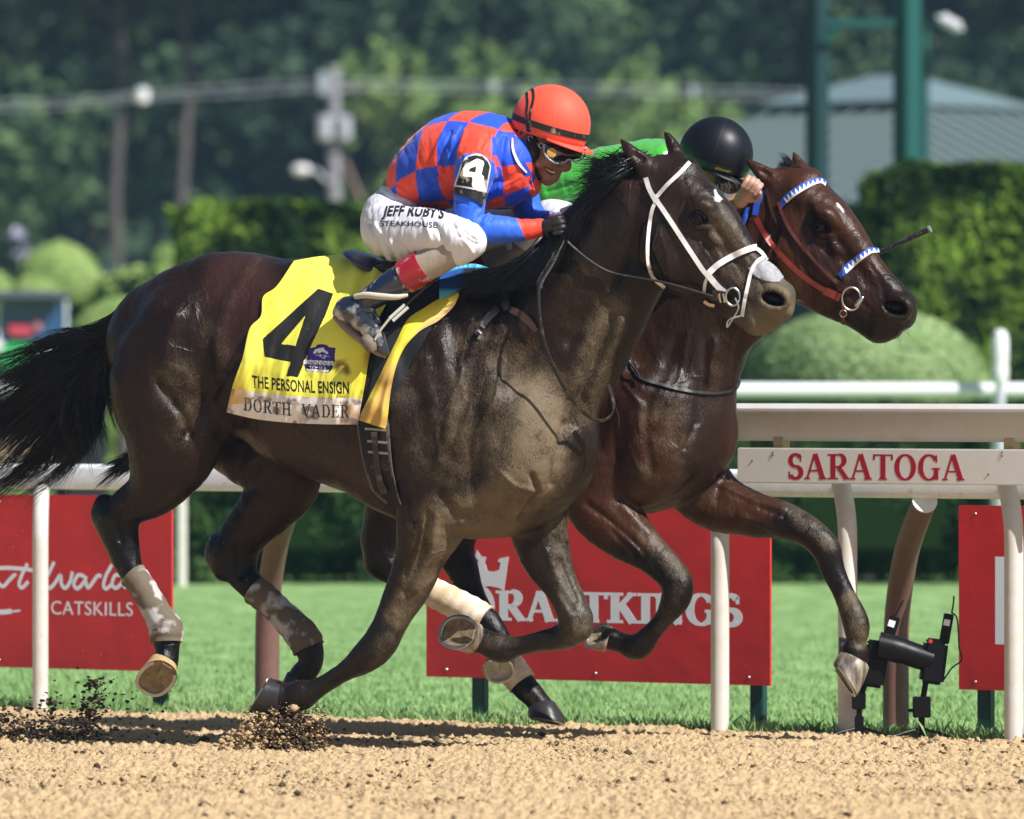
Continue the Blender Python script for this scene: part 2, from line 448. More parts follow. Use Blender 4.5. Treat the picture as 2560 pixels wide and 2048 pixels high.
def serif_glyph(c, T=.17, t=.05):
    """capital height 1 -> (polygons, advance)"""
    if c == 'A': return [st((.08, 0), (.38, 1), t * 1.3), st((.40, 1), (.72, 0), T), st((.17, .34), (.58, .34), t), st((-.02, t/2), (.2, t/2), t), st((.55, t/2), (.86, t/2), t)], .88
    if c == 'R': return vs(.2, 0, 1, T, t)+ [st((.2, 1-t/2), (.45, 1-t/2), t), st((.2, .5), (.45, .5), t)] + arc(.43, .75, .22, .235, -90, 90, T, t) + [st((.42, .5), (.74, .03), T * .9), st((.62, t/2), (.86, t/2), t)], .86
    if c == 'S': return arc(.33, .74, .2, .235, 25, 270, T * .9, t * 1.6) + arc(.33, .265, .23, .24, -155, 90, T, t * 1.6) + [st((.52, .98), (.54, .7), t), st((.08, .3), (.09, .02), t)], .68
    if c == 'T': return [st((.38, 0), (.38, 1), T), st((.22, t/2), (.54, t/2), t), st((.02, 1-t/2), (.74, 1-t/2), t), st((.03, 1), (.02, .78), t*1.2), st((.73, 1), (.74, .78), t*1.2)], .78
    if c == 'O': return arc(.44, .5, .33, .48, 0, 360, T, t, 26), .9
    if c == 'G': return arc(.44, .5, .33, .48, 35, 325, T, t, 22) + [st((.72, .02), (.72, .45), T * .9), st((.55, .45), (.88, .45), t), st((.73, .98), (.74, .7), t)], .94
    if c == 'D': return vs(.2, 0, 1, T, t) + [st((.2, 1-t/2), (.42, 1-t/2), t), st((.2, t/2), (.42, t/2), t)] + arc(.4, .5, .33, .475, -90, 90, T, t), .86
    if c == 'H': return vs(.2, 0, 1, T, t) + vs(.72, 0, 1, T, t) + [st((.2, .5), (.72, .5), t)], .96
    if c == 'V': return [st((.06, 1), (.4, 0), T), st((.42, 0), (.72, 1), t * 1.3), st((-.06, 1-t/2), (.24, 1-t/2), t), st((.6, 1-t/2), (.84, 1-t/2), t)], .82
    if c == 'E': return vs(.2, 0, 1, T, t) + [st((.2, 1-t/2), (.68, 1-t/2), t), st((.2, t/2), (.7, t/2), t), st((.2, .5), (.52, .5), t), st((.67, 1), (.68, .76), t*1.2), st((.69, 0), (.7, .26), t*1.2), st((.52, .6), (.52, .4), t)], .78
    if c == 'F': return vs(.2, 0, 1, T, t) + [st((.2, 1-t/2), (.66, 1-t/2), t*1.5), st((.2, .5), (.52, .5), t*1.5), st((.65, 1), (.66, .72), t*1.4), st((.52, .62), (.52, .38), t)], .72
    if c == 'K': return vs(.2, 0, 1, T, t) + [st((.24, .42), (.7, .98), t*1.6), st((.38, .6), (.74, .03), T), st((.56, 1-t/2), (.84, 1-t/2), t), st((.6, t/2), (.88, t/2), t)], .88
    if c == 'I': return vs(.2, 0, 1, T, t), .42
    if c == 'N': return [st((.14, 0), (.14, 1), t*1.6), st((.74, 0), (.74, 1), t*1.6), st((.12, .97), (.74, .03), T), st((.0, t/2), (.28, t/2), t), st((-.02, 1-t/2), (.2, 1-t/2), t), st((.6, 1-t/2), (.88, 1-t/2), t)], .92
    return [], .4
def serif_word(s, h, xs=1.0, T=.17, t=.05, gap=.04):
    x = 0; out = []
    for c in s:
        P, adv = serif_glyph(c, T, t)
        out += [np.stack([(p[:, 0] + x) * h * xs, p[:, 1] * h], 1) for p in P]; x += adv + gap
    return out, (x - gap) * h * xs
def plate_letters(name, polys, o, ex, ey, ez, mt, parent, th=.0003):
    """letters as thin raised solids on a board; pieces get slightly different heights so that none share a plane"""
    mb = MB(); ez = np.asarray(ez, float)
    for i, p in enumerate(polys):
        a = sum(p[k][0] * p[(k+1) % len(p)][1] - p[(k+1) % len(p)][0] * p[k][1] for k in range(len(p)))
        if a < 0: p = p[::-1]
        mb.prism(list(p), o, np.asarray(ex), np.asarray(ey), ez, th + (i % 7) * .00005)
    return mb.build(name, mt, parent)

# ---------------------------------------------------------------- the ground
FK = .648
def fenceY(X): return 1.665 - FK * X
FD = np.array([1, -FK, 0]) / math.hypot(1, FK)           # along the fence, to the right and nearer
FN = np.array([-FK, -1, 0]) / math.hypot(1, FK)          # out of the fence towards the track
def fp(X, z, off=0.0):                                   # point on the fence line, off = metres behind it
    return np.array([X, fenceY(X), z]) - FN * off
def fX(u, off=0.0):                                      # X on that line seen at column u
    X = 0
    for _ in range(8):
        p = fp(X, 0, off); X += (u - CU) * (CAMD + p[1]) / FPX - p[0]
    return X
def fz(u, v, off=0.0):
    p = fp(fX(u, off), 0, off); return CAMH - (v - HV) * (CAMD + p[1]) / FPX

m_sand = mat('sand', (.465, .335, .19), .95, spec=.12, noise=.22, nscale=75, bump=.9, bscale=140, bdist=.006)
m_soil = mat('damp_and_shade_soil', (.075, .054, .036), .95, spec=.1, noise=.3, nscale=90, bump=.5, bscale=120)
m_grass = mat('turf', (.145, .27, .09), .9, spec=.15, c2=(.26, .385, .155), nscale=5.0, ramp=(.3,.7), noise=.12, stretch=(1, .35, 1), bump=.5, bscale=90, bdist=.02)
m_ground = mat('ground', (.10, .19, .05), .95, spec=.1, noise=.3, nscale=.4)
mb = MB(); S = 900
mb.add([(-S, -60, -.06), (S, -60, -.06), (S, 1500, -.06), (-S, 1500, -.06)], [(0, 1, 2, 3)])
tag(mb.build('ground', m_ground), kind='structure')
def sheet(name, y0, y1, x0, x1, nx, ny, hf, m, kind='structure', zc=None):
    xs = np.linspace(x0, x1, nx); b = np.linspace(0, 1, ny)
    X, B = np.meshgrid(xs, b, indexing='ij'); ya = y0(X) if callable(y0) else y0; yb = y1(X) if callable(y1) else y1
    Y = ya + (yb - ya) * B; P = np.stack([X.ravel(), Y.ravel(), np.zeros(X.size)], 1); P[:, 2] = hf(P, B.ravel())
    i = np.arange((nx - 1) * ny).reshape(nx - 1, ny)[:, :-1].ravel()
    F = np.stack([i, i + ny, i + ny + 1, i + 1], 1)
    o = mk(name, P, F, m); tag(o, kind=kind); return o
def sand_h(P, B):
    q = P.copy(); q[:, 2] = 0; q[:, 1] *= .8
    h = .011 * (fbm(q, 46, 3, 2) - .5) * 2 + .014 * np.maximum(0, vnoise(q, 92, 9) - .40) * 2 + .013 * np.maximum(0, vnoise(q, 44, 12) - .5) * 2
    h += .022 * (vnoise(q, 3.5, 21) - .5) + .010 * (vnoise(q, 11, 5) - .5) + .006 * np.sin((q[:, 1] + .42 * q[:, 0]) * 70 + 3 * vnoise(q, 2, 31))
    e = sstep(.0, .012, B) * .5 + .5
    return (h + .004) * e
sheet('dirt_track', lambda X: -4.3 + 0 * X, lambda X: fenceY(X) + .02, -2.5, 2.5, 760, 640, lambda P, B: sand_h(P, 1 - B), m_sand)
mb = MB()                                                # the rest of the track, out of the picture
for x0, x1, y0a, y0b in ((-40, -2.49, -30, -30), (2.49, 40, -40, -40)):
    mb.add([(x0, y0a, .0), (x1, y0b, .0), (x1, fenceY(x1), .0), (x0, fenceY(x0), .0)], [(0, 1, 2, 3)])
mb.add([(-2.495, -40, -.001), (2.495, -40, -.001), (2.495, -4.29, -.001), (-2.495, -4.29, -.001)], [(0, 1, 2, 3)])
tag(mb.build('outer_track', m_sand), kind='structure')
sheet('lawn', lambda X: fenceY(X) + .0, lambda X: 21.5 + 0 * X, -9, 9, 160, 260,
      lambda P, B: .004 + .012 * (fbm(P, 5, 2) - .5) - .02 * (1 - sstep(0, .01, B)), m_grass)
# loose crumbs on the track
def lumps(name, C, R, m, seed=3, parent=None, squash=.75):
    Rn = np.random.RandomState(seed); bm = bmesh.new(); bmesh.ops.create_icosphere(bm, subdivisions=1, radius=1)
    B = np.array([v.co[:] for v in bm.verts]); Fb = np.array([[v.index for v in f.verts] for f in bm.faces]); bm.free()
    n = len(C); k = len(B)
    V = B[None] * (1 + Rn.uniform(-.5, .45, (n, k, 1))) * R[:, None, None] * np.stack([Rn.uniform(.8, 1.5, n), Rn.uniform(.7, 1.3, n), Rn.uniform(.6, 1, n) * squash * 1.2], 1)[:, None, :]
    a = Rn.uniform(0, 6.28, n); c, s = np.cos(a)[:, None], np.sin(a)[:, None]
    V = np.stack([V[..., 0] * c - V[..., 1] * s, V[..., 0] * s + V[..., 1] * c, V[..., 2]], -1) + C[:, None, :]
    F = Fb[None] + (np.arange(n) * k)[:, None, None]
    return mk(name, V.reshape(-1, 3), F.reshape(-1, 3), m, parent, smooth=False)
n = 26000
X = rng.uniform(-2.2, 2.2, n); Y = -4.2 + (fenceY(X) - .03 + 4.2) * rng.rand(n)
R_ = rng.gamma(2.0, .0011, n) + .0018
tag(lumps('loose_dirt', np.stack([X, Y, R_ * .5 + .010], 1), R_, m_sand, 3), 'tan crumbs of loose dirt strewn over the racetrack surface', 'dirt', kind='stuff')
n = 2200
X = rng.uniform(-2.2, 2.2, n); Y = -4.2 + (fenceY(X) - .05 + 4.2) * rng.rand(n) ** .9
R_ = rng.gamma(1.6, .0021, n) + .0018
tag(lumps('dark_clods', np.stack([X, Y, R_ * .4 + .012], 1), R_, m_soil, 5), 'small dark damp clods scattered on the tan track', 'dirt', kind='stuff')
# turf blades
def blades(name, n, rx, ymax, hmin, hmax, m, seed, label):
    R = np.random.RandomState(seed); X = R.uniform(-rx, rx, n); off = R.rand(n) ** 1.6 * ymax + .0
    Y = fenceY(X) + off + R.randn(n) * .015; X = X * (25 + Y) / 25; Y = fenceY(X) + off
    h = R.uniform(hmin, hmax, n) * (1 + .5 * (R.rand(n) < .08)) * (1 - .6 * off / (ymax + 1)); a = R.uniform(0, 6.28, n); w = R.uniform(.002, .0045, n)
    dx, dy = np.cos(a) * w, np.sin(a) * w; lx, ly = R.randn(n) * .35 * h, R.randn(n) * .35 * h
    V = np.stack([np.stack([X - dx, Y - dy, 0 * X], 1), np.stack([X + dx, Y + dy, 0 * X], 1),
                  np.stack([X + dx * .6 + lx * .4, Y + dy * .6 + ly * .4, h * .6], 1), np.stack([X + lx, Y + ly, h], 1),], 1)
    F = (np.array([[0, 1, 2], [0, 2, 3]])[None] + (np.arange(n) * 4)[:, None, None]).reshape(-1, 3)
    return tag(mk(name, V.reshape(-1, 3), F, m), label, 'grass', kind='stuff')
m_blade = mat('blade', (.14, .27, .085), .8, spec=.12, c2=(.29, .41, .18), nscale=6, ramp=(.35, .68))
blades('grass', 60000, 2.3, 16.0, .018, .036, m_blade, 4, 'short mown green grass blades beyond the rail')
blades('edge_grass', 4200, 2.3, .16, .022, .06, m_blade, 6, 'ragged taller grass fringe along the dirt edge')

# ---------------------------------------------------------------- the rails
m_white = mat('white_paint', (.80, .84, .90), .35, noise=.06, nscale=26, c2=(.60, .57, .52), ramp=(.60, .74), bump=.08, bscale=60)
m_white2 = mat('dusty_white_paint', (.66, .645, .61), .5, noise=.12, nscale=18, c2=(.54, .50, .44), bump=.1, bscale=90)
m_brown = mat('brown_paint', (.17, .082, .072), .55, noise=.1, nscale=25)
m_red = mat('banner_vinyl', (.56, .022, .03), .42, noise=.12, nscale=4, bump=.35, bscale=5, bdist=.02)
m_redltr = mat('red_lettering', (.42, .012, .03), .5)
m_wltr = mat('pale_blue_lettering', (.80, .85, .97), .5)
m_dgreen = mat('dark_green_paint', (.012, .05, .045), .45, noise=.15, nscale=10)
m_metal = mat('steel', (.55, .55, .56), .3, metal=1)
def rail(name, prof, X0, X1, off, m, parent=None, n=2):
    """profile (a = metres towards the track, z) swept along the fence"""
    A = np.linspace(X0, X1, n); V = []; k = len(prof)
    for X in A:
        b = fp(X, 0, off)
        for a, z in prof: V.append(b + FN * a + np.array([0, 0, z]))
    F = [(i * k + j, i * k + (j + 1) % k, (i + 1) * k + (j + 1) % k, (i + 1) * k + j) for i in range(n - 1) for j in range(k)]
    F += [tuple(range(k))[::-1], tuple((n - 1) * k + j for j in range(k))]
    mb = MB(); mb.add(V, F); o = mb.build(name, m, parent); return o
def rprof(a0, a1, z0, z1, r=.018, n=4):
    P = []
    for (cx, cz, s) in ((a1 - r, z0 + r, -90), (a1 - r, z1 - r, 0), (a0 + r, z1 - r, 90), (a0 + r, z0 + r, 180)):
        for i in range(n + 1): q = math.radians(s + 90 * i / n); P.append((cx + r * math.cos(q), cz + r * math.sin(q)))
    return P
lower = thing('rail_fence', 'long plain white lower rail running behind both horses on slim white posts', 'fence', tuple(fp(0, 0)))
smooth_angle(rail('rail', rprof(-.035, .035, .87, .97, .022), -9, 6, .14, m_white, lower))
def white_post(u, top, parent, bend=.12, w=.034):
    X = fX(u); b = fp(X, -.05)
    P = [b, fp(X, .35), fp(X, top * .62), fp(X, top * .75), ]
    for i in range(1, 6):
        q = i / 5; P.append(fp(X - bend * .9 * q * q, top * (.75 + .25 * q), .08 * q * q))
    mb = MB(); mb.tube(catmull(P, 3), w, n=16); o = smooth_angle(mb.build('post', m_white2, parent)); return o
white_post(101, .872, lower, .05, .031); white_post(1800, .872, lower, .05); white_post(-420, .87, lower, .02)
def brown_post(u, lean):
    X = fX(u, .5)
    top = fp(fX(lean, .14), .868, .14); b0 = fp(X, 0, .5); P = catmull([b0 + (top - b0) * (q, q, 0) + (0, 0, z) for q, z in ((0, -.05), (0, .25), (.06, .45), (.35, .66), (.78, .80), (1.0, .86))], 4)
    t = thing('brown_post', 'thick brown bent post with white cap ' + ('to the right, behind the remote cameras' if u > 1500 else 'between the left banner and the horse\'s hind legs'),
              'post', tuple(fp(X, 0, .5)), group='brown bent rail supports')
    mb = MB(); mb.tube(P, np.linspace(.049, .044, len(P)), n=20); smooth_angle(mb.build('pole', m_brown, t))
    mb = MB(); mb.tube([P[-1] - (P[-1] - P[-2]) * .2, P[-1] + (P[-1] - P[-2]) * .1], .046, n=20); mb.build('cap', m_white, t)
brown_post(2240, 2312); brown_post(668, 735)
fin = thing('finish_rail', 'raised white finish rail carrying the red-lettered name board', 'fence', tuple(fp(1.8, 0)))
X0 = fX(1690)
smooth_angle(rail('rail', [(-.05, 1.085), (-.045, 1.077), (.012, 1.077), (.02, 1.085), (.062, 1.182), (.060, 1.196), (.036, 1.212), (.02, 1.214), (-.04, 1.214), (-.05, 1.205)], X0, 6, .0, mat('rail_paint', (.60, .58, .57), .5, noise=.12, nscale=12, c2=(.5, .46, .42), bump=.1, bscale=60), fin))
for u in (2119, 2535, 3000): white_post(u, .96, fin, .08, .035)
m_twood = mat('tan_wood', (.45, .33, .18), .7)
for u in (1954, 2530):
    X = fX(u); mb = MB(); mb.box(fp(X, 1.065, .0), (.04, .05, .05), rz=math.atan2(FD[1], FD[0])); mb.build('bracket', m_twood, fin)
XL, XR = fX(1862), fX(2700)
brd = MB(); c = (fp(XL, 0) + fp(XR, 0)) / 2; L = np.linalg.norm(fp(XR, 0) - fp(XL, 0))
zt, zb = fz(1862, 1119), fz(1862, 1207)
brd.box(c + FN * .045 + np.array([0, 0, (zt + zb) / 2]), (L, .022, zt - zb), rz=math.atan2(FD[1], FD[0]), bev=.004)
tb = thing('name_board', 'white board with red serif capitals hanging under the right-hand rail', 'sign', tuple(c))
brd.build('board', mat('board_paint', (.80, .78, .77), .45, noise=.07, nscale=14, c2=(.72, .69, .66)), tb)
P, wd = serif_word('SARATOGA', .092, 1.0, .20, .065)
ux0, ux1 = fX(1988), fX(2432); span = (ux1 - ux0) / FD[0]
P = [np.stack([p[:, 0] * span / wd, p[:, 1]], 1) for p in P]
zl = fz(2200, 1199)
plate_letters('lettering', P, fp(ux0, zl) + FN * .0562, FD, (0, 0, 1), FN, m_redltr, tb)
for u, v in ((1952, 1131), (1952, 1138), (2524, 1131), (2524, 1140), (1900, 1152), (2490, 1186)):
    X = fX(u); mb = MB(); mb.lathe([(.0035, 0), (.002, .003)], fp(X, fz(u, v)) + FN * .056, n=8, R=np.array([FD, (0, 0, 1), FN]).T); mb.build('screw', m_soil, tb)

def banner(u0, u1, v0, v1, label, off=.42, legs=()):
    X0, X1 = fX(u0, off), fX(u1, off); um = (u0 + u1) / 2
    zt, zb = fz(um, v0, off), fz(um, v1, off); c = (fp(X0, 0, off) + fp(X1, 0, off)) / 2
    t = thing('banner', label, 'banner', tuple(c), group='red banners along the lower rail')
    L = (X1 - X0) / FD[0]; mb = MB(); mb.box(c + np.array([0, 0, (zt + zb) / 2]), (L, .012, zt - zb), rz=math.atan2(FD[1], FD[0]))
    mb.build('panel', m_red, t)
    for u in legs:
        X = fX(u, off); mb = MB(); mb.box(fp(X, (zb + .05) / 2 - .02, off + .03), (.055, .04, zb + .15), rz=math.atan2(FD[1], FD[0]), bev=.004)
        mb.build('leg', m_dgreen, t)
    R = np.array([FD, (0, 0, 1), FN]).T
    for f in (.06, .5, .94):
        for z in (zt - .03, zb + .03): mb = MB(); mb.lathe([(.006, 0), (.004, .003)], fp(X0 + (X1 - X0) * f, z, off) + FN * .006, n=8, R=R); mb.build('eyelet', m_metal, t)
    return t, zt, zb, off
def spt(u, v, off): return fp(fX(u, off), fz(u, v, off), off)
def strokes(name, lines, off, wd, mt, parent, lift=.0063):
    mb = MB()
    for k, l in enumerate(lines):
        w = l[0] if isinstance(l[0], (int, float)) else wd; l = l[1:] if isinstance(l[0], (int, float)) else l
        P = catmull(np.array([[fX(u, off), fz(u, v, off)] for u, v in l]), 5)
        a = np.stack([P[:, 0] / FD[0], P[:, 1]], 1)
        T = np.gradient(a, axis=0); T /= np.linalg.norm(T, axis=1)[:, None] + 1e-9; Nn = np.stack([-T[:, 1], T[:, 0]], 1) * w / 2
        V = []
        for i in range(len(a)):
            for s_ in (-1, 1):
                q = a[i] + Nn[i] * s_; V.append(fp(q[0] * FD[0], q[1], off) + FN * (lift + .0001 * (k % 9)))
        mb.add(V, [(2 * i, 2 * i + 1, 2 * i + 3, 2 * i + 2) for i in range(len(a) - 1)])
    return mb.build(name, mt, parent)
t, zt, zb, off = banner(-420, 431, 1236, 1668, 'red banner with white script lettering behind the near horse\'s hind leg', legs=(390, -260))
K = .2226; q = lambda L: [(a * K, 1240 + b * K) for a, b in L]
strokes('script_lettering', [q([(-60, 815), (100, 808), (300, 822), (420, 845)]), q([(-60, 930), (40, 1015), (110, 950), (170, 890), (190, 900)]),
    q([(320, 760), (260, 880), (225, 990), (260, 1030), (330, 960)]), q([(620, 740), (540, 900), (430, 1050)]), q([(400, 1010), (480, 900), (520, 950), (560, 1035), (620, 990), (690, 890), (700, 985), (745, 1035), (800, 960), (825, 850)]),
    q([(960, 905), (890, 890), (840, 985), (880, 1040), (950, 975), (980, 900)]), q([(965, 930), (1000, 1030), (1060, 960), (1110, 895), (1150, 905)]), q([(1270, 770), (1200, 900), (1175, 1010), (1210, 1040), (1270, 990)]),
    q([(1400, 900), (1310, 890), (1270, 985), (1310, 1035), (1370, 990), (1420, 905), (1400, 1000), (1430, 1030)]), q([(1590, 740), (1500, 900), (1450, 1030)])], off, .016, m_wltr, t)
strokes('underline', [[.02] + q([(-100, 1300), (20, 1305), (140, 1295)]), [.008] + q([(140, 1298), (240, 1288)])], off, .02, m_wltr, t)
P = text_polys('CATSKILLS', 1.0, space=1.06); ww = max(p[:, 0].max() for p in P)
X0, X1 = fX(130, off), fX(334, off); hh = .0565; sc_ = (X1 - X0) / FD[0] / ww
P = [np.stack([p[:, 0] * sc_, p[:, 1] / .729 * hh], 1) for p in P]
plate_letters('capitals', P, fp(X0, fz(230, 1538, off), off) + FN * .006, FD, (0, 0, 1), FN, m_wltr, t)
t, zt, zb, off = banner(1068, 1927, 1238, 1703, 'red banner with white serif capitals and crown, centre, behind the forelegs', legs=(1190, 1886))
P, wd = serif_word('DRAFTKINGS', 1, 1, .26, .1, .03)
X0, X1 = fX(1172, off), fX(1858, off); s_ = (X1 - X0) / FD[0] / wd; zl = fz(1500, 1557, off)
n1 = len(serif_glyph('D', .26, .1)[0]); hh = fz(1500, 1481, off) - zl
P = [np.stack([p[:, 0] * s_, p[:, 1] * hh], 1) if i >= n1 else np.stack([p[:, 0] * s_ * 1.05 - .012, p[:, 1] * hh * 1.35 - hh * .25], 1) for i, p in enumerate(P)]
plate_letters('capitals', P, fp(X0, zl, off) + FN * .006, FD, (0, 0, 1), FN, m_wltr, t)
cr = [(1185, 1472), (1181, 1424), (1172, 1405), (1180, 1398), (1190, 1412), (1200, 1404), (1190, 1391), (1195, 1376), (1205, 1391), (1218, 1393), (1214, 1407), (1222, 1428), (1236, 1430), (1250, 1425), (1254, 1408), (1246, 1403), (1252, 1396), (1274, 1392), (1268, 1435), (1262, 1478), (1250, 1470), (1225, 1465)]
o0 = fX(1172, off); pl = [np.array([(fX(u, off) - o0) / FD[0], fz(u, v, off) - zl]) for u, v in cr][::-1]
plate_letters('crown_emblem', [np.array(pl)], fp(o0, zl, off) + FN * .006, FD, (0, 0, 1), FN, m_wltr, t, th=.0009)
t, zt, zb, off = banner(2399, 3100, 1267, 1733, 'red banner cut off by the right edge of the picture, behind the last white post', legs=(2455,))
X0 = fX(2490, off); w2 = .55; h2 = fz(2500, 1392, off) - fz(2500, 1611, off)
plate_letters('capitals', [np.array([(0, 0), (.05, 0), (.05, h2), (0, h2)]), np.array([(.05, 0), (.16, 0), (.16, .05), (.05, .05)])], fp(X0, fz(2500, 1611, off), off) + FN * .006, FD, (0, 0, 1), FN, m_wltr, t)

# far turf rail
m_far = mat('far_white', (.78, .80, .82), .4)
FYR = 19.6
fr = thing('far_rail', 'blurred white rail far across the turf, above the finish rail', 'fence', (0, FYR, 0))
mb = MB(); mb.tube([(-20, FYR, 1.235), (20, FYR, 1.235)], .048, n=14); smooth_angle(mb.build('rail', m_far, fr))
for u in (452, 2494, -700, 3600):
    b = at(u, 950, FYR); mb = MB()
    mb.tube([(b[0], FYR + .06, -.02), (b[0], FYR + .06, .6), (b[0], FYR + .02, 1.19)], .034, n=12); mb.build('post', m_white2 if u < 500 else m_far, fr)
b = at(2495, 950, FYR)
t = thing('marker_post', 'slim white marker post with a thicker round head, above the rails at right', 'post', (b[0], FYR - .2, 0))
mb = MB(); mb.tube([(b[0], FYR - .2, 0), (b[0], FYR - .2, 1.42)], .032, n=14); smooth_angle(mb.build('pole', mat('grey_paint', (.5, .53, .58), .5), t))
mb = MB(); mb.lathe([(.03, 1.26), (.05, 1.30), (.053, 1.36), (.047, 1.40), (.053, 1.44), (.053, 1.55), (.04, 1.60), (.015, 1.615)], (b[0], FYR - .2, 0), n=18); smooth_angle(mb.build('head', m_far, t))

# ---------------------------------------------------------------- remote cameras on the ground
m_blk = mat('black_plastic', (.005, .005, .007), .4, spec=.2, bump=.2, bscale=200, bdist=.001)
m_blk2 = mat('black_rubber', (.02, .02, .025), .7)
m_lab = mat('white_label', (.75, .75, .78), .5)
def remote(label, body, lens, tx, ant, stand, base, Y, hood=False):
    p0 = at(base[0], base[1], Y)
    t = thing('remote_camera', label, 'camera', tuple(p0), group='remote cameras at the foot of the rail')
    (cx, cy, w_, h_, a) = body; K = (CAMD + Y) / FPX
    def bx(name, cx, cy, w, h, d, a, m, dy=0, bev=.006):
        R = Matrix.Rotation(math.radians(a), 3, 'Y'); mb = MB(); c = at(cx, cy, Y + dy); mb.box(c, (w * K, d, h * K), R=R, bev=bev)
        return smooth_angle(mb.build(name, m, t), 50)
    bx('body', cx, cy, w_, h_, .09, a, m_blk, bev=.012)
    bx('viewfinder', cx + 6, cy - h_ * .48, w_ * .8, 14, .06, a, m_blk)
    P = [at(u, v, Y - .01) for u, v, r in lens]; mb = MB(); mb.tube(P, [r * K for _, _, r in lens], n=20); smooth_angle(mb.build('lens', m_blk, t), 40)
    (u, v, w2, h2, a2) = tx; bx('transmitter', u, v, w2, h2, .025, a2, m_blk, bev=.003); bx('label', u + 1, v - h2 * .2, w2 * .62, w2 * .62, .004, a2, m_lab, dy=-.0155, bev=0)
    mb = wire([(x, y, Y) for x, y in ant], .003); mb.build('antenna', m_blk, t)
    for (u, v, w3, h3) in stand: bx('bracket', u, v, w3, h3, w3 * K * .9, 0, m_blk, bev=.003)
    us = base[0]; mb = MB(); mb.tube([at(us + (cx - us) * .35, cy + h_ * .46, Y), at(us, stand[0][1], Y), at(us, base[1] - 6, Y)], .011, n=10); mb.build('stem', m_blk, t)
    for dx, dy in ((-.13, -.05), (.12, -.06), (.02, .12)):
        mb = MB(); mb.tube([p0 + (0, 0, .045), p0 + (dx * .5, dy * .5, .03), p0 + (dx, dy, .008)], .006, n=8); mb.build('leg', m_blk, t)
    return t
Yc = fenceY(1.25) - .12
t = remote('left black remote camera on a low stand, half hidden by the outstretched hoof', (2186, 1662, 60, 112, 8), [(2160, 1632, 30), (2120, 1628, 30), (2104, 1626, 33), (2098, 1626, 33)],
       (2228, 1572, 27, 64, 18), [(2238, 1540), (2248, 1520), (2258, 1502)], [(2147, 1752, 34, 42), (2148, 1818, 22, 56)], (2148, 1850), Yc)
mb = wire([(2205, 1610, Yc), (2215, 1590, Yc)], .006); mb.build('arm', m_blk, t)
t = remote('right black remote camera with long lens and red dot beside the red banner', (2334, 1656, 60, 108, 7), [(2330, 1652, 30), (2296, 1642, 31), (2262, 1630, 31), (2258, 1629, 33), (2226, 1620, 34), (2196, 1614, 35)],
       (2366, 1572, 25, 76, 10), [(2379, 1534), (2383, 1512), (2385, 1490)], [(2304, 1768, 44, 52), (2304, 1822, 16, 56), (2280, 1776, 22, 8)], (2304, 1852), Yc - .03)
mb = MB(); mb.lathe([(.008, 0), (.006, .003)], at(2326, 1604, Yc - .085), n=12, R=np.array([(1, 0, 0), (0, 0, 1), (0, -1, 0)]).T); mb.build('dot', m_red, t)
wire([(2381, 1532, Yc), (2392, 1545, Yc), (2396, 1580, Yc), (2398, 1620, Yc), (2404, 1650, Yc), (2380, 1670, Yc), (2358, 1700, Yc), (2338, 1712, Yc)], .003, mb=None).build('cable', m_blk2, t)

# ---------------------------------------------------------------- hedges, bushes, trees
def leafmat(name, a, b, sc_=6): return mat(name, a, .75, spec=.2, c2=b, nscale=sc_, ramp=(.35, .65))
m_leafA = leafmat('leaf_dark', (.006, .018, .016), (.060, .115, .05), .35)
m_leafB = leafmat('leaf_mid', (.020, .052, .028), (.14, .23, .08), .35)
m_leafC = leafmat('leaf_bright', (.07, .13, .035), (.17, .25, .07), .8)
m_hedge = mat('hedge_leaf', (.012, .034, .006), .8, spec=.15, c2=(.22, .35, .045), nscale=2.4, ramp=(.46, .70))
m_hedge2 = leafmat('low_hedge_leaf', (.005, .018, .004), (.035, .09, .018), 5)
m_dome = leafmat('topiary_leaf', (.17, .27, .10), (.27, .37, .16), 3)
m_domeB = leafmat('topiary_leaf_b', (.18, .28, .08), (.28, .38, .12), 3)
m_core = mat('hedge_core', (.01, .025, .006), .95, spec=.05)
m_bark = mat('bark', (.085, .075, .07), .9, noise=.3, nscale=4, stretch=(3, 3, .6))
def leafcloud(P, N, size, seed, flat=.6):
    """small quads at points P, facing roughly N"""
    R = np.random.RandomState(seed); n = len(P); a = R.randn(n, 3); d = N * flat + a * (1 - flat); d /= np.linalg.norm(d, axis=1)[:, None]
    e = np.cross(d, R.randn(n, 3)); e /= np.linalg.norm(e, axis=1)[:, None]; g = np.cross(d, e); s = size * R.uniform(.5, 1.3, n)[:, None]
    V = np.stack([P - e * s, P + g * s * .55, P + e * s, P - g * s * .55], 1).reshape(-1, 3)
    return V, np.arange(4 * n).reshape(n, 4)
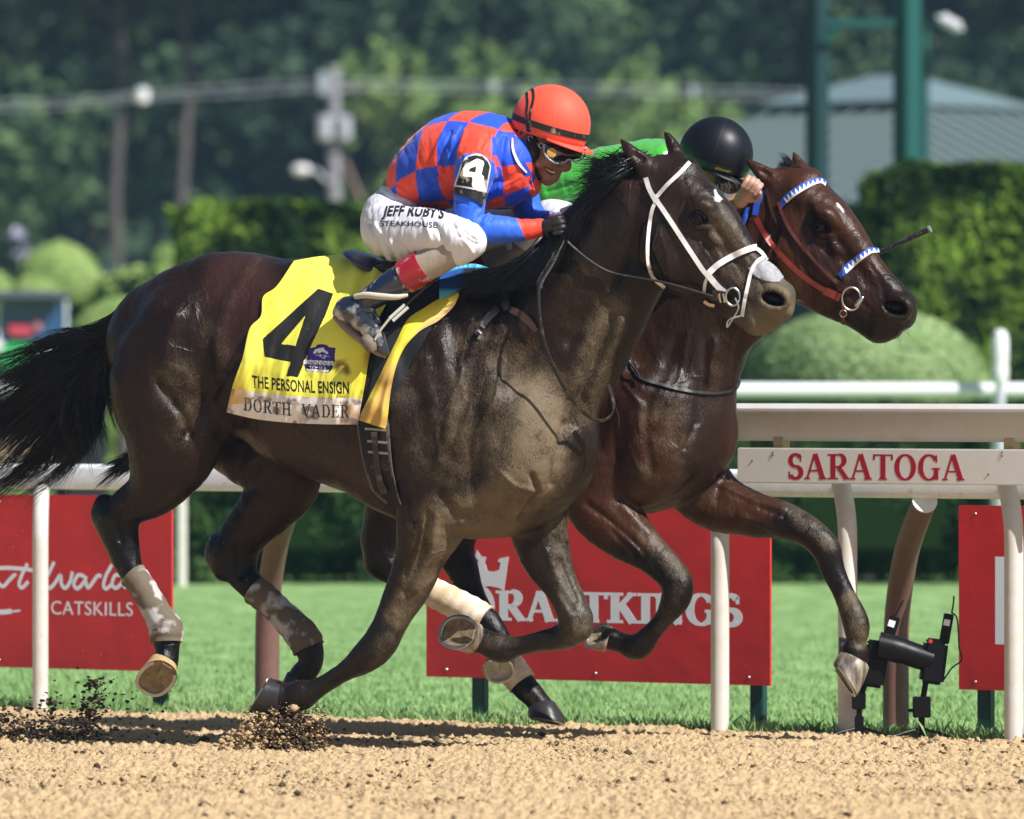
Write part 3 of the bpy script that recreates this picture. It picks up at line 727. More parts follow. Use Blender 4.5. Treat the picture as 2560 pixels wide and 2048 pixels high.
def hedge(x0, x1, y0, y1, z1, nleaf, size, m, label, seed, z0=0, group=None, wob=.05, parent=None):
    R = np.random.RandomState(seed)
    t = thing('hedge', label, 'hedge', ((x0 + x1) / 2, (y0 + y1) / 2, z0), group=group)
    mb = MB(); mb.box(((x0 + x1) / 2, (y0 + y1) / 2, (z0 + z1) / 2), (x1 - x0 - .2, y1 - y0 - .2, z1 - z0 - .1), bev=.12); mb.build('core', m_core, t)
    n = nleaf; f = R.rand(n); X = R.uniform(x0, x1, n); Z = R.uniform(z0, z1, n); Y = R.uniform(y0, y1, n); N = np.zeros((n, 3))
    A = (x1 - x0) * (z1 - z0); B = (x1 - x0) * (y1 - y0); C = (y1 - y0) * (z1 - z0); T_ = A + B + 2 * C
    a = f < A / T_; b = (f >= A / T_) & (f < (A + B) / T_); c = (f >= (A + B) / T_) & (f < (A + B + C) / T_); d = f >= (A + B + C) / T_
    Y[a] = y0; N[a] = (0, -1, .3); Z[b] = z1; N[b] = (0, 0, 1); X[c] = x0; N[c] = (-1, 0, .2); X[d] = x1; N[d] = (1, 0, .2)
    P = np.stack([X, Y, Z], 1); dsp = ((fbm(P * (1, 1, .35), 1.6, seed) - .55) * wob * 9 + (vnoise(P * (1, 1, .5), 5, seed + 3) - .5) * wob * 2.5) * np.where(N[:, 2] > .9, .25, 1)
    # corners rounded
    P[:, 2] -= .07 * sstep(.2, 0, np.minimum(np.abs(P[:, 0] - x0), np.abs(P[:, 0] - x1)))
    P += N * (dsp[:, None]) - N * R.rand(n)[:, None] * wob * 1.2
    V, F = leafcloud(P, N, size, seed + 1); mk('foliage', V, F, m, t, smooth=False); return t
def bush(u, vc, rxp, rzp, Y, n, size, m, name, label, seed, group=None, peak=1.0, cat='bush'):
    """clipped dome: centre and half-axes in pixels of a shape standing at depth Y on a short stem"""
    R = np.random.RandomState(seed); k_ = (CAMD + Y) / FPX; rx, rz = rxp * k_, rzp * k_; zc = CAMH - (vc - HV) * k_; c = np.array([(u - CU) * k_, Y, zc])
    t = thing(name, label, cat, (c[0], c[1], 0), group=group)
    mb = MB(); mb.tube([(c[0], c[1], -.05), (c[0], c[1], zc)], .06, n=10); mb.build('stem', m_bark, t)
    d = R.randn(n, 3); d /= np.linalg.norm(d, axis=1)[:, None]; d[:, 2] = np.where(d[:, 2] < -.5, -d[:, 2], d[:, 2])
    rr = 1 - .05 * R.rand(n) + .05 * (fbm(d + 5, 2.5, seed) - .5)
    def shp(P):
        q = np.clip(P[:, 2], -1, 1); f = 1 - np.maximum(q, 0) ** 2 * (1 - peak); P = P.copy(); P[:, 0] *= f; P[:, 1] *= f; return P * np.array([rx, rx, rz])
    P = shp(d * rr[:, None])
    bm = bmesh.new(); bmesh.ops.create_uvsphere(bm, u_segments=20, v_segments=12, radius=.93); Vc = np.array([v.co[:] for v in bm.verts]); Fc = [[v.index for v in f.verts] for f in bm.faces]; bm.free()
    mk('core', shp(Vc) + c, Fc, m_core, t)
    V, F = leafcloud(P + c, d, size, seed + 1, .8); mk('foliage', V, F, m, t, smooth=False); return t
def zat(v, Y): return CAMH - (v - HV) * (CAMD + Y) / FPX
def xat(u, Y): return (u - CU) * (CAMD + Y) / FPX
# low hedge along the far side of the turf
hedge(xat(458, 20.6), xat(1150, 20.6), 20.2, 21.2, .70, 16000, .024, m_hedge2, 'low dark clipped hedge across the turf under the near horse\'s belly', 11)
hedge(xat(1152, 20.6), xat(2620, 20.6), 20.2, 21.2, 1.16, 40000, .024, m_hedge2, 'dark waist-high hedge across the turf behind the rails at right', 12)
hedge(xat(452, 35), xat(1600, 35), 35, 37, zat(500, 35), 60000, .045, m_hedge, 'tall clipped green hedge with a sunlit top behind the saddle', 13, wob=.06)
hedge(xat(2208, 26), xat(2900, 26), 26, 29, zat(408, 26), 60000, .032, m_hedge, 'tall clipped green hedge at the right edge behind the whip', 14, wob=.045)
hedge(xat(255, 42), xat(470, 42), 42, 43.5, zat(672, 42), 9000, .05, m_domeB, 'small yellow-green hedge block left of the rump', 15)
bush(2165, 962, 312, 196, 22.5, 34000, .022, m_dome, 'dome_bush', 'big pale green dome bush below the bay horse\'s muzzle', 16, 'clipped dome bushes')
bush(148, 712, 112, 106, 43, 16000, .04, m_domeB, 'dome_bush', 'tallest dome bush at the left, above the green cart', 17, 'clipped dome bushes', peak=.85)
bush(92, 772, 78, 84, 41, 8000, .04, m_domeB, 'dome_bush', 'small dome bush just behind the green cart\'s roof', 18, 'clipped dome bushes')
bush(310, 880, 150, 136, 30, 16000, .035, m_domeB, 'dome_bush', 'rounded dome bush directly above the flying tail', 19, 'clipped dome bushes')
bush(418, 660, 40, 46, 45, 4000, .04, m_domeB, 'dome_bush', 'smallest dome bush, half behind the end of the tall hedge', 20, 'clipped dome bushes')
bush(-20, 742, 56, 66, 44, 4000, .04, m_domeB, 'dome_bush', 'dome bush cut off by the left edge of the picture', 26, 'clipped dome bushes')
mb = MB(); mb.box((xat(212, 39), 39, .9), (.35, .35, 1.5), bev=.03)
tag(mb.build('dark_planter', mat('planter', (.02, .022, .03), .6)), 'dark square planter between the dome bushes at left', 'planter')
t = thing('flowering_shrub', 'blurred shrub with lilac and white blooms at far left above the domes', 'shrub', (xat(45, 60), 60, 0))
R = np.random.RandomState(3); mb = MB(); mb.tube([(xat(40, 60), 60, 0), (xat(38, 60), 60, 2.6)], .05, n=8); mb.build('stem', m_bark, t)
d = R.randn(900, 3) * (.16, .16, .2) + np.array([xat(42, 60), 60, zat(620, 60)]); V, F = leafcloud(d, R.randn(900, 3), .05, 4); mk('foliage', V, F, m_leafA, t, smooth=False)
P = np.vstack([R.randn(160, 3) * .05 + np.array([xat(47, 60), 59.8, zat(592, 60)]), R.randn(200, 3) * .06 + np.array([xat(62, 60), 59.8, zat(640, 60)])])
V, F = leafcloud(P, R.randn(len(P), 3), .04, 5); mk('blooms', V, F, mat('bloom', (.55, .52, .68), .7), t, smooth=False)

def tree_parts(h, r, n, size, seed, mleaf, trunk_h=.35, tr=.2):
    """returns meshes (trunk, crown) in local coordinates"""
    R = np.random.RandomState(seed); mb = MB(); top = h * .9
    P = [np.array([0, 0, -.2])]; 
    for i in range(1, 7): P.append(np.array([R.randn() * .12 * i / 3, R.randn() * .12 * i / 3, top * i / 6]))
    P = catmull(P, 3); mb.tube(P, np.linspace(tr, tr * .25, len(P)), n=9)
    cl = []
    for k in range(16):
        z = h * R.uniform(trunk_h, .85); a = R.uniform(0, 6.28); L = r * R.uniform(.5, 1.0) * (1 - .45 * max(0, (z / h - .55) / .45))
        b = np.array([0, 0, z]); e = b + np.array([math.cos(a) * L, math.sin(a) * L, L * R.uniform(.2, .7)])
        mb.tube(catmull([b, (b + e) / 2 + (0, 0, L * .08), e], 3), np.linspace(tr * .35, tr * .06, 7), n=6)
        for f in (.55, .8, 1.0): cl.append((b + (e - b) * f + R.randn(3) * .2, r * R.uniform(.22, .40)))
    for k in range(12): cl.append((np.array([R.randn() * r * .3, R.randn() * r * .3, h * R.uniform(.75, .98)]), r * R.uniform(.25, .42)))
    me_t = bpy.data.meshes.new('trunk'); me_t.from_pydata([tuple(v) for v in np.vstack(mb.V)], [], mb.F); me_t.materials.append(m_bark)
    cc = np.array([c for c, _ in cl]); rr = np.array([q for _, q in cl]); i = R.randint(len(cl), size=n)
    d = R.randn(n, 3); d /= np.linalg.norm(d, axis=1)[:, None]; P = cc[i] + d * rr[i][:, None] * R.uniform(.6, 1.05, (n, 1)) * (1, 1, .75)
    V, F = leafcloud(P, d, size, seed + 9, .55)
    me_c = bpy.data.meshes.new('crown'); me_c.vertices.add(len(V)); me_c.vertices.foreach_set('co', V.astype(np.float32).ravel()); me_c.loops.add(F.size)
    me_c.loops.foreach_set('vertex_index', F.astype(np.int32).ravel()); me_c.polygons.add(len(F)); me_c.polygons.foreach_set('loop_start', np.arange(0, F.size, 4, dtype=np.int32)); me_c.update(calc_edges=True)
    me_c.materials.append(mleaf); return me_t, me_c
def put_tree(parts, x, y, z, rz, s, label, group, name='leafy_tree'):
    t = thing(name, label, 'tree', (x, y, z), group=group); t.rotation_euler = (0, 0, rz); t.scale = (s, s, s)
    for nm, me in zip(('trunk', 'crown'), parts):
        o = bpy.data.objects.new(nm, me); col.objects.link(o); o.parent = t
    return t
TA = tree_parts(13, 4.2, 7000, .24, 31, m_leafA, .3, .24); TB = tree_parts(13, 4.4, 7000, .24, 32, m_leafB, .28, .22)
TC = tree_parts(11, 4.0, 7000, .24, 33, m_leafC, .22, .22); TD = tree_parts(15, 3.6, 6000, .24, 34, m_leafA, .5, .13)
R = np.random.RandomState(8); gW = 'tall trees of the wood behind the track'
od = ['first', 'second', 'third', 'fourth', 'fifth', 'sixth', 'seventh', 'eighth', 'ninth', 'tenth', 'eleventh', 'twelfth']
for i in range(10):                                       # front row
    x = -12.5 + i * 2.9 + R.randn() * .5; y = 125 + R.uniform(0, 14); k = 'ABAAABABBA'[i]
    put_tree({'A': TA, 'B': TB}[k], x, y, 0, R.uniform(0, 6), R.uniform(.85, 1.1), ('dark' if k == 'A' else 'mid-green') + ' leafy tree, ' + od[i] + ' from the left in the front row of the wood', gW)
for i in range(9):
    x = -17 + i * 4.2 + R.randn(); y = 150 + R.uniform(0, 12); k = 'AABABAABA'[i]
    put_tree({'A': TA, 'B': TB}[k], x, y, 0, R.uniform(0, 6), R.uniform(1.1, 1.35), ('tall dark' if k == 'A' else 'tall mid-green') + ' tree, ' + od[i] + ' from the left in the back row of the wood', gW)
Lw = {'D': ''}
for u, Y, l_ in ((290, 112, 'left'), (447, 114, 'right')): put_tree(TD, xat(u, Y), Y, 0, R.uniform(0, 6), 1.1, l_ + ' one of two bare-trunked trees above the dome bushes', gW, 'bare_trunk_tree')
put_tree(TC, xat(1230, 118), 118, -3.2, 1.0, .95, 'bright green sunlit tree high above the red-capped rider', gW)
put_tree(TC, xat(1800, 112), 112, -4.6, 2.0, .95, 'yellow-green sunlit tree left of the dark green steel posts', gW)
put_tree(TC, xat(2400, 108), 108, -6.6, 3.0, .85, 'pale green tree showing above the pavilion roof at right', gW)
put_tree(TC, xat(985, 80), 80, -1.4, 4.0, .40, 'small yellow-green tree beside the utility pole', gW)
mb = MB(); hx = np.linspace(-160, 160, 60); hy = np.linspace(165, 330, 30); V = []
for x in hx:
    for y in hy: V.append((x, y, -2 + (y - 165) * .42 + 2 * math.sin(x * .05) + 1.5 * math.sin(y * .09 + x * .03)))
F = [(i * 30 + j, (i + 1) * 30 + j, (i + 1) * 30 + j + 1, i * 30 + j + 1) for i in range(59) for j in range(29)]
mb.add(V, F); tag(mb.build('hill', mat('hill_soil', (.03, .05, .02), .95), smooth=True), kind='structure')
n = 44000; x = np.where(np.arange(n) < 24000, R.uniform(-45, 45, n), R.uniform(-95, 95, n)); y = 166 + R.rand(n) ** 1.2 * 70; z = -2 + (y - 165) * .42 + 2 * np.sin(x * .05) + 1.5 * np.sin(y * .09 + x * .03)
P = np.stack([x, y, z + R.rand(n) * 3.5 * (.4 + fbm(np.stack([x, y, 0 * x], 1), .15, 4) * 1.6)], 1)
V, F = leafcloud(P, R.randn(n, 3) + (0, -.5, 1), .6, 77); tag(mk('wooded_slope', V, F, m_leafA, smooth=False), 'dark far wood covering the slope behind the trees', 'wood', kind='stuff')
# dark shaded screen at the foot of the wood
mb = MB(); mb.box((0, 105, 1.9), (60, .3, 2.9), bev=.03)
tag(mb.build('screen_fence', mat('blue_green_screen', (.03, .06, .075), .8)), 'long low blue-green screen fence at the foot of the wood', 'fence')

# ---------------------------------------------------------------- far structures
m_teal = mat('green_steel', (.012, .085, .078), .4, noise=.1)
t = thing('steel_gantry', 'dark green steel gantry of two square uprights behind the right-hand hedge', 'gantry', (xat(2160, 32), 32, 0))
for u, w_ in ((2043, 62), (2268, 74)):
    Y = 32; mb = MB(); mb.box((xat(u, Y), Y, 4), (w_ * .72 * 57 / FPX, w_ * .72 * 57 / FPX, 8.2), rz=-.9, bev=.01); mb.build('upright', m_teal if u > 2200 else mat('dark_steel', (.006, .035, .04), .5), t)
mb = MB(); mb.box((xat(2155, 32), 32.02, zat(58, 32)), (.68, .12, .07)); mb.build('beam', m_teal, t)
mb = MB(); mb.tube([(xat(2060, 32), 31.9, zat(110, 32)), (xat(2098, 32), 31.9, zat(62, 32))], .03, n=8); mb.build('brace', m_teal, t)
t = thing('flood_lamp', 'blurred silver floodlight high at the right beside the steel upright', 'lamp', (xat(2330, 40), 40, 0))
mb = MB(); mb.tube([(xat(2318, 40), 40.3, 0), (xat(2318, 40), 40.3, zat(52, 40)), (xat(2345, 40), 40, zat(48, 40))], .035, n=8); mb.build('arm', m_teal, t)
mb = MB(); mb.box((xat(2375, 40), 40, zat(58, 40)), (.27, .2, .11), R=Matrix.Rotation(math.radians(28), 3, 'Y'), bev=.04); smooth_angle(mb.build('housing', mat('silver', (.8, .8, .85), .25, metal=.3), t))
# pavilion
m_roof = mat('pavilion_roof', (.085, .12, .115), .5, spec=.4)
m_seam = mat('roof_seam', (.17, .22, .225), .4)
PY = 52.0; pc = np.array([xat(2235, PY), PY])
t = thing('pavilion', 'grey-green metal-roofed pavilion with a raised ridge cap behind the gantry', 'building', (pc[0], pc[1], 0))
ze, zr, zc, zp = zat(528, PY), zat(272, PY), zat(262, PY), zat(190, PY)
def sq(r, z, tw=.04): return [(pc[0] + r * math.cos(tw + math.pi / 2 * k - math.pi), pc[1] + r * math.sin(tw + math.pi / 2 * k - math.pi), z) for k in range(4)]
def frust(r0, z0, r1, z1, lip=.05):
    V = sq(r0, z0 - lip) + sq(r0, z0) + sq(r1, z1); return V, [(0, 3, 2, 1)] + [(k, (k + 1) % 4, 4 + (k + 1) % 4, 4 + k) for k in range(4)] + [(4 + k, 4 + (k + 1) % 4, 8 + (k + 1) % 4, 8 + k) for k in range(4)] + [(8, 9, 10, 11)]
RE, RT = 1090 * (CAMD + PY) / FPX, 340 * (CAMD + PY) / FPX
mb = MB(); mb.add(*frust(RE, ze, RT - .25, zr)); rf = mb.build('roof', m_roof, t)
mb = MB(); A = np.array(sq(RE, ze)); B = np.array(sq(RT - .25, zr))
for a in (0, 1):
    b = (a + 1) % 4
    for i in range(1, 22):
        f = i / 22; e0 = A[a] * (1 - f) + A[b] * f; d_ = (B[a] + B[b]) / 2 - (A[a] + A[b]) / 2; mid = (A[a] + A[b]) / 2; ed = (A[b] - A[a]); L_ = np.linalg.norm(ed); ed = ed / L_
        x = (f - .5) * L_; hw = np.linalg.norm(B[b] - B[a]) / 2; tm = 1.0 if abs(x) < hw else (L_ / 2 - abs(x)) / (L_ / 2 - hw); e1 = e0 + d_ * tm
        mb.tube([e0 + (0, 0, .012), e1 + (0, 0, .012)], .028 if a == 1 else .012, n=5)
mb.build('roof_seams', m_seam, rf)
mb = MB(); mb.add(*frust(RT - .3, zr + .02, RT - .3, zc + .02, 0)); mb.build('clerestory', mat('dark_vent', (.02, .03, .03), .7), t)
mb = MB(); mb.add(*frust(RT, zc, .25, zp)); mb.build('ridge_cap', mat('cap_roof', (.15, .21, .225), .4), t)
mb = MB(); mb.add(*frust(RE - .7, 0, RE - .7, ze - .03, 0)); mb.build('wall', mat('dark_wall', (.012, .045, .05), .7), t)
# utility pole, wires
m_pole = mat('weathered_pole', (.24, .24, .26), .85, noise=.15)
PYu = 95; s_ = (CAMD + PYu) / FPX
t = thing('utility_pole', 'grey utility pole with transformer cans standing in front of the wood', 'utility pole', (xat(838, PYu), PYu, 0))
mb = MB(); mb.tube([(xat(840, PYu), PYu, 0), (xat(834, PYu), PYu, zat(165, PYu))], [.13, .10], n=12); smooth_angle(mb.build('pole', m_pole, t))
m_tr = mat('transformer_grey', (.38, .41, .46), .5)
for u, v0, v1, r in ((812, 290, 352, 19), (862, 290, 352, 17)):
    mb = MB(); mb.lathe([(r * s_ * .6, zat(v1, PYu)), (r * s_, zat(v1 - 5, PYu)), (r * s_, zat(v0 + 5, PYu)), (r * s_ * .6, zat(v0, PYu))], (xat(u, PYu), PYu - .15, 0), n=14); smooth_angle(mb.build('transformer', m_tr, t))
mb = MB(); mb.box((xat(808, PYu), PYu - .1, zat(210, PYu)), (.17, .17, .38), bev=.02); mb.build('junction_box', m_tr, t)
mb = MB(); mb.box((xat(836, PYu), PYu, zat(222, PYu)), (.9, .08, .08)); mb.build('crossarm', m_pole, t)
mb = MB(); mb.tube([(xat(858, PYu), PYu + .3, zat(400, PYu)), (xat(910, PYu), PYu + .6, zat(520, PYu))], .05, n=8); mb.build('guy_strut', mat('rust_brown', (.2, .15, .13), .8), t)
t2 = thing('street_lamp', 'bright white lamp head on a sloping arm left of the utility pole', 'lamp', (xat(820, PYu), PYu - .3, 0))
mb = MB(); mb.tube([(xat(822, PYu), PYu - .2, zat(455, PYu)), (xat(785, PYu), PYu - .3, zat(425, PYu))], .035, n=8); mb.build('arm', m_tr, t2)
bm = bmesh.new(); bmesh.ops.create_uvsphere(bm, u_segments=14, v_segments=8, radius=1); V = np.array([v.co[:] for v in bm.verts]) * (.17, .12, .09) + np.array([xat(755, PYu), PYu - .3, zat(426, PYu)])
F = [[v.index for v in f.verts] for f in bm.faces]; bm.free(); mk('head', V, F, m_far, t2)
m_wire = mat('wire', (.38, .42, .46), .6)
def cable(lab, rows, r=.012):
    mb = MB(); mb.tube(catmull([(xat(u, PYu), PYu, zat(v, PYu)) for u, v in rows], 8), r, n=6); tag(mb.build('overhead_cable', m_wire), lab, 'cable', group='overhead cables')
cable('upper cable running left from the utility pole', [(-60, 256), (150, 250), (350, 236), (600, 214), (815, 202)])
cable('lower cable running left from the utility pole', [(-60, 274), (150, 268), (350, 247), (600, 236), (815, 216)])
cable('upper cable running right from the utility pole', [(840, 200), (1100, 208), (1400, 212), (1750, 222), (2100, 232)])
cable('lower cable running right from the utility pole', [(840, 216), (1100, 226), (1400, 232), (1750, 240), (2100, 246)])
for u, v in ((355, 239), (1231, 216), (1730, 226)):
    g_ = 1.0 if u < 400 else .62; mb = MB(); mb.lathe([(.02, -.13 * g_), (.11 * g_, -.1 * g_), (.12 * g_, 0), (.11 * g_, .1 * g_), (.02, .13 * g_)], (xat(u, PYu), PYu, zat(v, PYu)), n=14)
    tag(smooth_angle(mb.build('cable_marker', m_far if u < 400 else m_wire), 60), 'pale round marker on the overhead cables, ' + {355: 'left of the pole', 1231: 'above the red cap', 1730: 'left of the gantry'}[u], 'cable marker', group='cable markers')
# utility cart at far left
CY = 38.0; k_ = (CAMD + CY) / FPX
t = thing('utility_cart', 'blurred green and white utility cart with a dark roof at the left edge', 'utility cart', (xat(80, CY), CY, 0))
def cb(name, u0, u1, v0, v1, m, y=0, d=.5, bev=.04, R=None, par=None):
    mb = MB(); mb.box((xat((u0 + u1) / 2, CY), CY + y + d / 2, zat((v0 + v1) / 2, CY)), ((u1 - u0) * k_, d, (v1 - v0) * k_), bev=bev, R=R); return smooth_angle(mb.build(name, m, par or t))
cb('roof', -20, 160, 728, 756, mat('cart_roof', (.10, .11, .15), .5), -.2, 1.6)
cb('windscreen', 0, 172, 760, 858, mat('screen_glass', (.03, .09, .22), .12, spec=.8), .0, .03, .01)
cb('seat', 20, 80, 812, 842, mat('seat_red', (.6, .06, .10), .6), -.06, .05, .02); cb('seat', 84, 105, 800, 830, mat('seat_pink', (.55, .2, .25), .6), -.06, .05, .02)
cb('hood', -10, 178, 858, 950, mat('cart_green', (.05, .42, .13), .3, coat=.5), -.7, 1.2, .1)
cb('trim', 100, 170, 862, 885, m_far, -.78, .06, .02)
cb('bumper', -10, 185, 950, 1010, m_blk, -.75, 1.2, .05)
for u in (8, 160):
    mb = MB(); mb.lathe([(.0, 0), (.055, .01), (.06, .06)], (xat(u, CY), CY - .82, zat(866, CY)), n=14, R=np.array([(1, 0, 0), (0, 0, 1), (0, 1, 0)]).T); mb.build('headlight', m_far, t)
    cb('wheel', u - 22, u + 22, 985, 1110, m_blk2, -.6, .5, .08)
for u in (-5, 165): cb('pillar', u - 4, u + 4, 750, 865, m_far, -.02, .05, .01)
# dirt road and strip far beyond
mb = MB(); y0, y1 = groundY(1152), groundY(1108); mb.add([(-80, y0, .01), (80, y0, .01), (80, y1, .01), (-80, y1, .01)], [(0, 1, 2, 3)])
tag(mb.build('far_dirt_road', m_sand), kind='structure')

# ---------------------------------------------------------------- horses
HF1 = Frame(-.38, .42); HF2 = Frame(.60, .42)
m_coat = bpy.data.materials.new('coat'); m_coat.use_nodes = True
def coat_mat(name, rough=.42, dustscale=1.0):
    m = bpy.data.materials.new(name); m.use_nodes = True; t = m.node_tree; N = t.nodes; L = t.links; p = N['Principled BSDF']
    a = N.new('ShaderNodeAttribute'); a.attribute_name = 'col'
    tc = N.new('ShaderNodeTexCoord')
    n1 = N.new('ShaderNodeTexNoise'); n1.inputs['Scale'].default_value = 14; n1.inputs['Detail'].default_value = 6; L.new(tc.outputs['Object'], n1.inputs['Vector'])
    n2 = N.new('ShaderNodeTexNoise'); n2.inputs['Scale'].default_value = 280; n2.inputs['Detail'].default_value = 3
    mp = N.new('ShaderNodeMapping'); mp.inputs['Scale'].default_value = (1, 1, .45); mp.inputs['Rotation'].default_value = (0, .5, 0)
    L.new(tc.outputs['Object'], mp.inputs[0]); L.new(mp.outputs[0], n2.inputs['Vector'])
    # dust = alpha of the attribute, broken up by both noises
    ad = N.new('ShaderNodeMath'); ad.operation = 'MULTIPLY_ADD'; L.new(n1.outputs[0], ad.inputs[0]); ad.inputs[1].default_value = 1.6; ad.inputs[2].default_value = -1.02
    ad2 = N.new('ShaderNodeMath'); ad2.operation = 'MULTIPLY_ADD'; L.new(n2.outputs[0], ad2.inputs[0]); ad2.inputs[1].default_value = 1.9; ad2.inputs[2].default_value = -1.0
    s1 = N.new('ShaderNodeMath'); L.new(ad.outputs[0], s1.inputs[0]); L.new(ad2.outputs[0], s1.inputs[1])
    s2 = N.new('ShaderNodeMath'); L.new(s1.outputs[0], s2.inputs[0]); L.new(a.outputs['Alpha'], s2.inputs[1])
    mk_ = N.new('ShaderNodeMath'); mk_.operation = 'MULTIPLY'; mk_.use_clamp = True; L.new(s2.outputs[0], mk_.inputs[0]); L.new(a.outputs['Alpha'], mk_.inputs[1])
    c2 = N.new('ShaderNodeMath'); c2.operation = 'MULTIPLY'; c2.use_clamp = True; L.new(mk_.outputs[0], c2.inputs[0]); c2.inputs[1].default_value = 1.25
    mx = N.new('ShaderNodeMix'); mx.data_type = 'RGBA'; L.new(c2.outputs[0], mx.inputs[0]); L.new(a.outputs['Color'], mx.inputs[6]); mx.inputs[7].default_value = (.150, .112, .068, 1)
    L.new(mx.outputs[2], p.inputs['Base Color'])
    r = N.new('ShaderNodeMapRange'); L.new(c2.outputs[0], r.inputs[0]); r.inputs[3].default_value = rough; r.inputs[4].default_value = .72; rn = N.new('ShaderNodeMath'); rn.operation = 'MULTIPLY_ADD'; L.new(n1.outputs[0], rn.inputs[0]); rn.inputs[1].default_value = .30; L.new(r.outputs[0], rn.inputs[2]); rs = N.new('ShaderNodeMath'); rs.operation = 'SUBTRACT'; rs.inputs[1].default_value = .13; L.new(rn.outputs[0], rs.inputs[0]); L.new(rs.outputs[0], p.inputs['Roughness'])
    p.inputs['Specular IOR Level'].default_value = .26
    b = N.new('ShaderNodeBump'); b.inputs['Strength'].default_value = .8; b.inputs['Distance'].default_value = .002; L.new(n2.outputs[0], b.inputs['Height'])
    n3 = N.new('ShaderNodeTexNoise'); n3.inputs['Scale'].default_value = 38; n3.inputs['Detail'].default_value = 3; L.new(mp.outputs[0], n3.inputs['Vector'])
    b2 = N.new('ShaderNodeBump'); b2.inputs['Strength'].default_value = .7; b2.inputs['Distance'].default_value = .007; L.new(n3.outputs[0], b2.inputs['Height']); L.new(b.outputs[0], b2.inputs['Normal'])
    n4 = N.new('ShaderNodeTexNoise'); n4.inputs['Scale'].default_value = 5; L.new(tc.outputs['Object'], n4.inputs['Vector'])
    vm = N.new('ShaderNodeVectorMath'); vm.operation = 'MULTIPLY_ADD'; L.new(n4.outputs['Color'], vm.inputs[0]); vm.inputs[1].default_value = (.22, .22, .22); L.new(tc.outputs['Object'], vm.inputs[2])
    vo = N.new('ShaderNodeTexVoronoi'); vo.feature = 'DISTANCE_TO_EDGE'; vo.inputs['Scale'].default_value = 6.5; L.new(vm.outputs[0], vo.inputs['Vector'])
    vr = N.new('ShaderNodeMapRange'); vr.interpolation_type = 'SMOOTHSTEP'; vr.inputs[1].default_value = 0; vr.inputs[2].default_value = .055; vr.inputs[3].default_value = 1; vr.inputs[4].default_value = 0; L.new(vo.outputs[0], vr.inputs[0])
    b3 = N.new('ShaderNodeBump'); b3.inputs['Strength'].default_value = .5; b3.inputs['Distance'].default_value = .0022; vk = N.new('ShaderNodeMapRange'); vk.inputs[1].default_value = .48; vk.inputs[2].default_value = .62; L.new(n4.outputs[0], vk.inputs[0]); vq = N.new('ShaderNodeMath'); vq.operation = 'MULTIPLY'; L.new(vk.outputs[0], vq.inputs[0]); L.new(vr.outputs[0], vq.inputs[1]); L.new(vq.outputs[0], b3.inputs['Height']); L.new(b2.outputs[0], b3.inputs['Normal'])
    L.new(b3.outputs[0], p.inputs['Normal']); return m
m_coat1 = coat_mat('dark_bay_coat', .29); m_coat2 = coat_mat('bay_coat', .31)
m_hoof = mat('hoof_horn', (.10, .085, .075), .45, noise=.35, nscale=40, c2=(.33, .27, .20), stretch=(1, 1, .3), bump=.3, bscale=120, bdist=.002)
m_hoofs = mat('sandy_hoof', (.42, .28, .13), .85, noise=.25, nscale=60, bump=.6, bscale=90)
m_hoofd = mat('dark_hoof', (.025, .024, .026), .35, noise=.3, nscale=40, bump=.3, bscale=100, bdist=.002)
m_sole = mat('dirty_sole', (.34, .25, .14), .9, noise=.3, nscale=40, c2=(.12, .09, .06), bump=.6, bscale=70)
m_paless = mat('pale_sole', (.42, .40, .33), .8, noise=.25, nscale=60, bump=.5, bscale=70)
m_shoe = mat('horseshoe', (.42, .42, .40), .4, metal=.9, noise=.2)
m_hair = mat('black_hair', (.006, .006, .008), .28, spec=.4)
m_eye = mat('eye', (.004, .003, .003), .10, spec=.22)
m_in = mat('nostril_inside', (.05, .012, .010), .6)
m_wrap = mat('wrap_cloth', (.46, .44, .42), .85, c2=(.12, .095, .065), nscale=13, ramp=(.40, .50), noise=.2, bump=.5, bscale=60, stretch=(1, 1, 1))  # dark second colour paints in the legs' shadow along with dirt
m_wrapt = mat('tan_wrap', (.62, .47, .30), .8, c2=(.75, .66, .52), nscale=14, noise=.12, bump=.4, bscale=70)

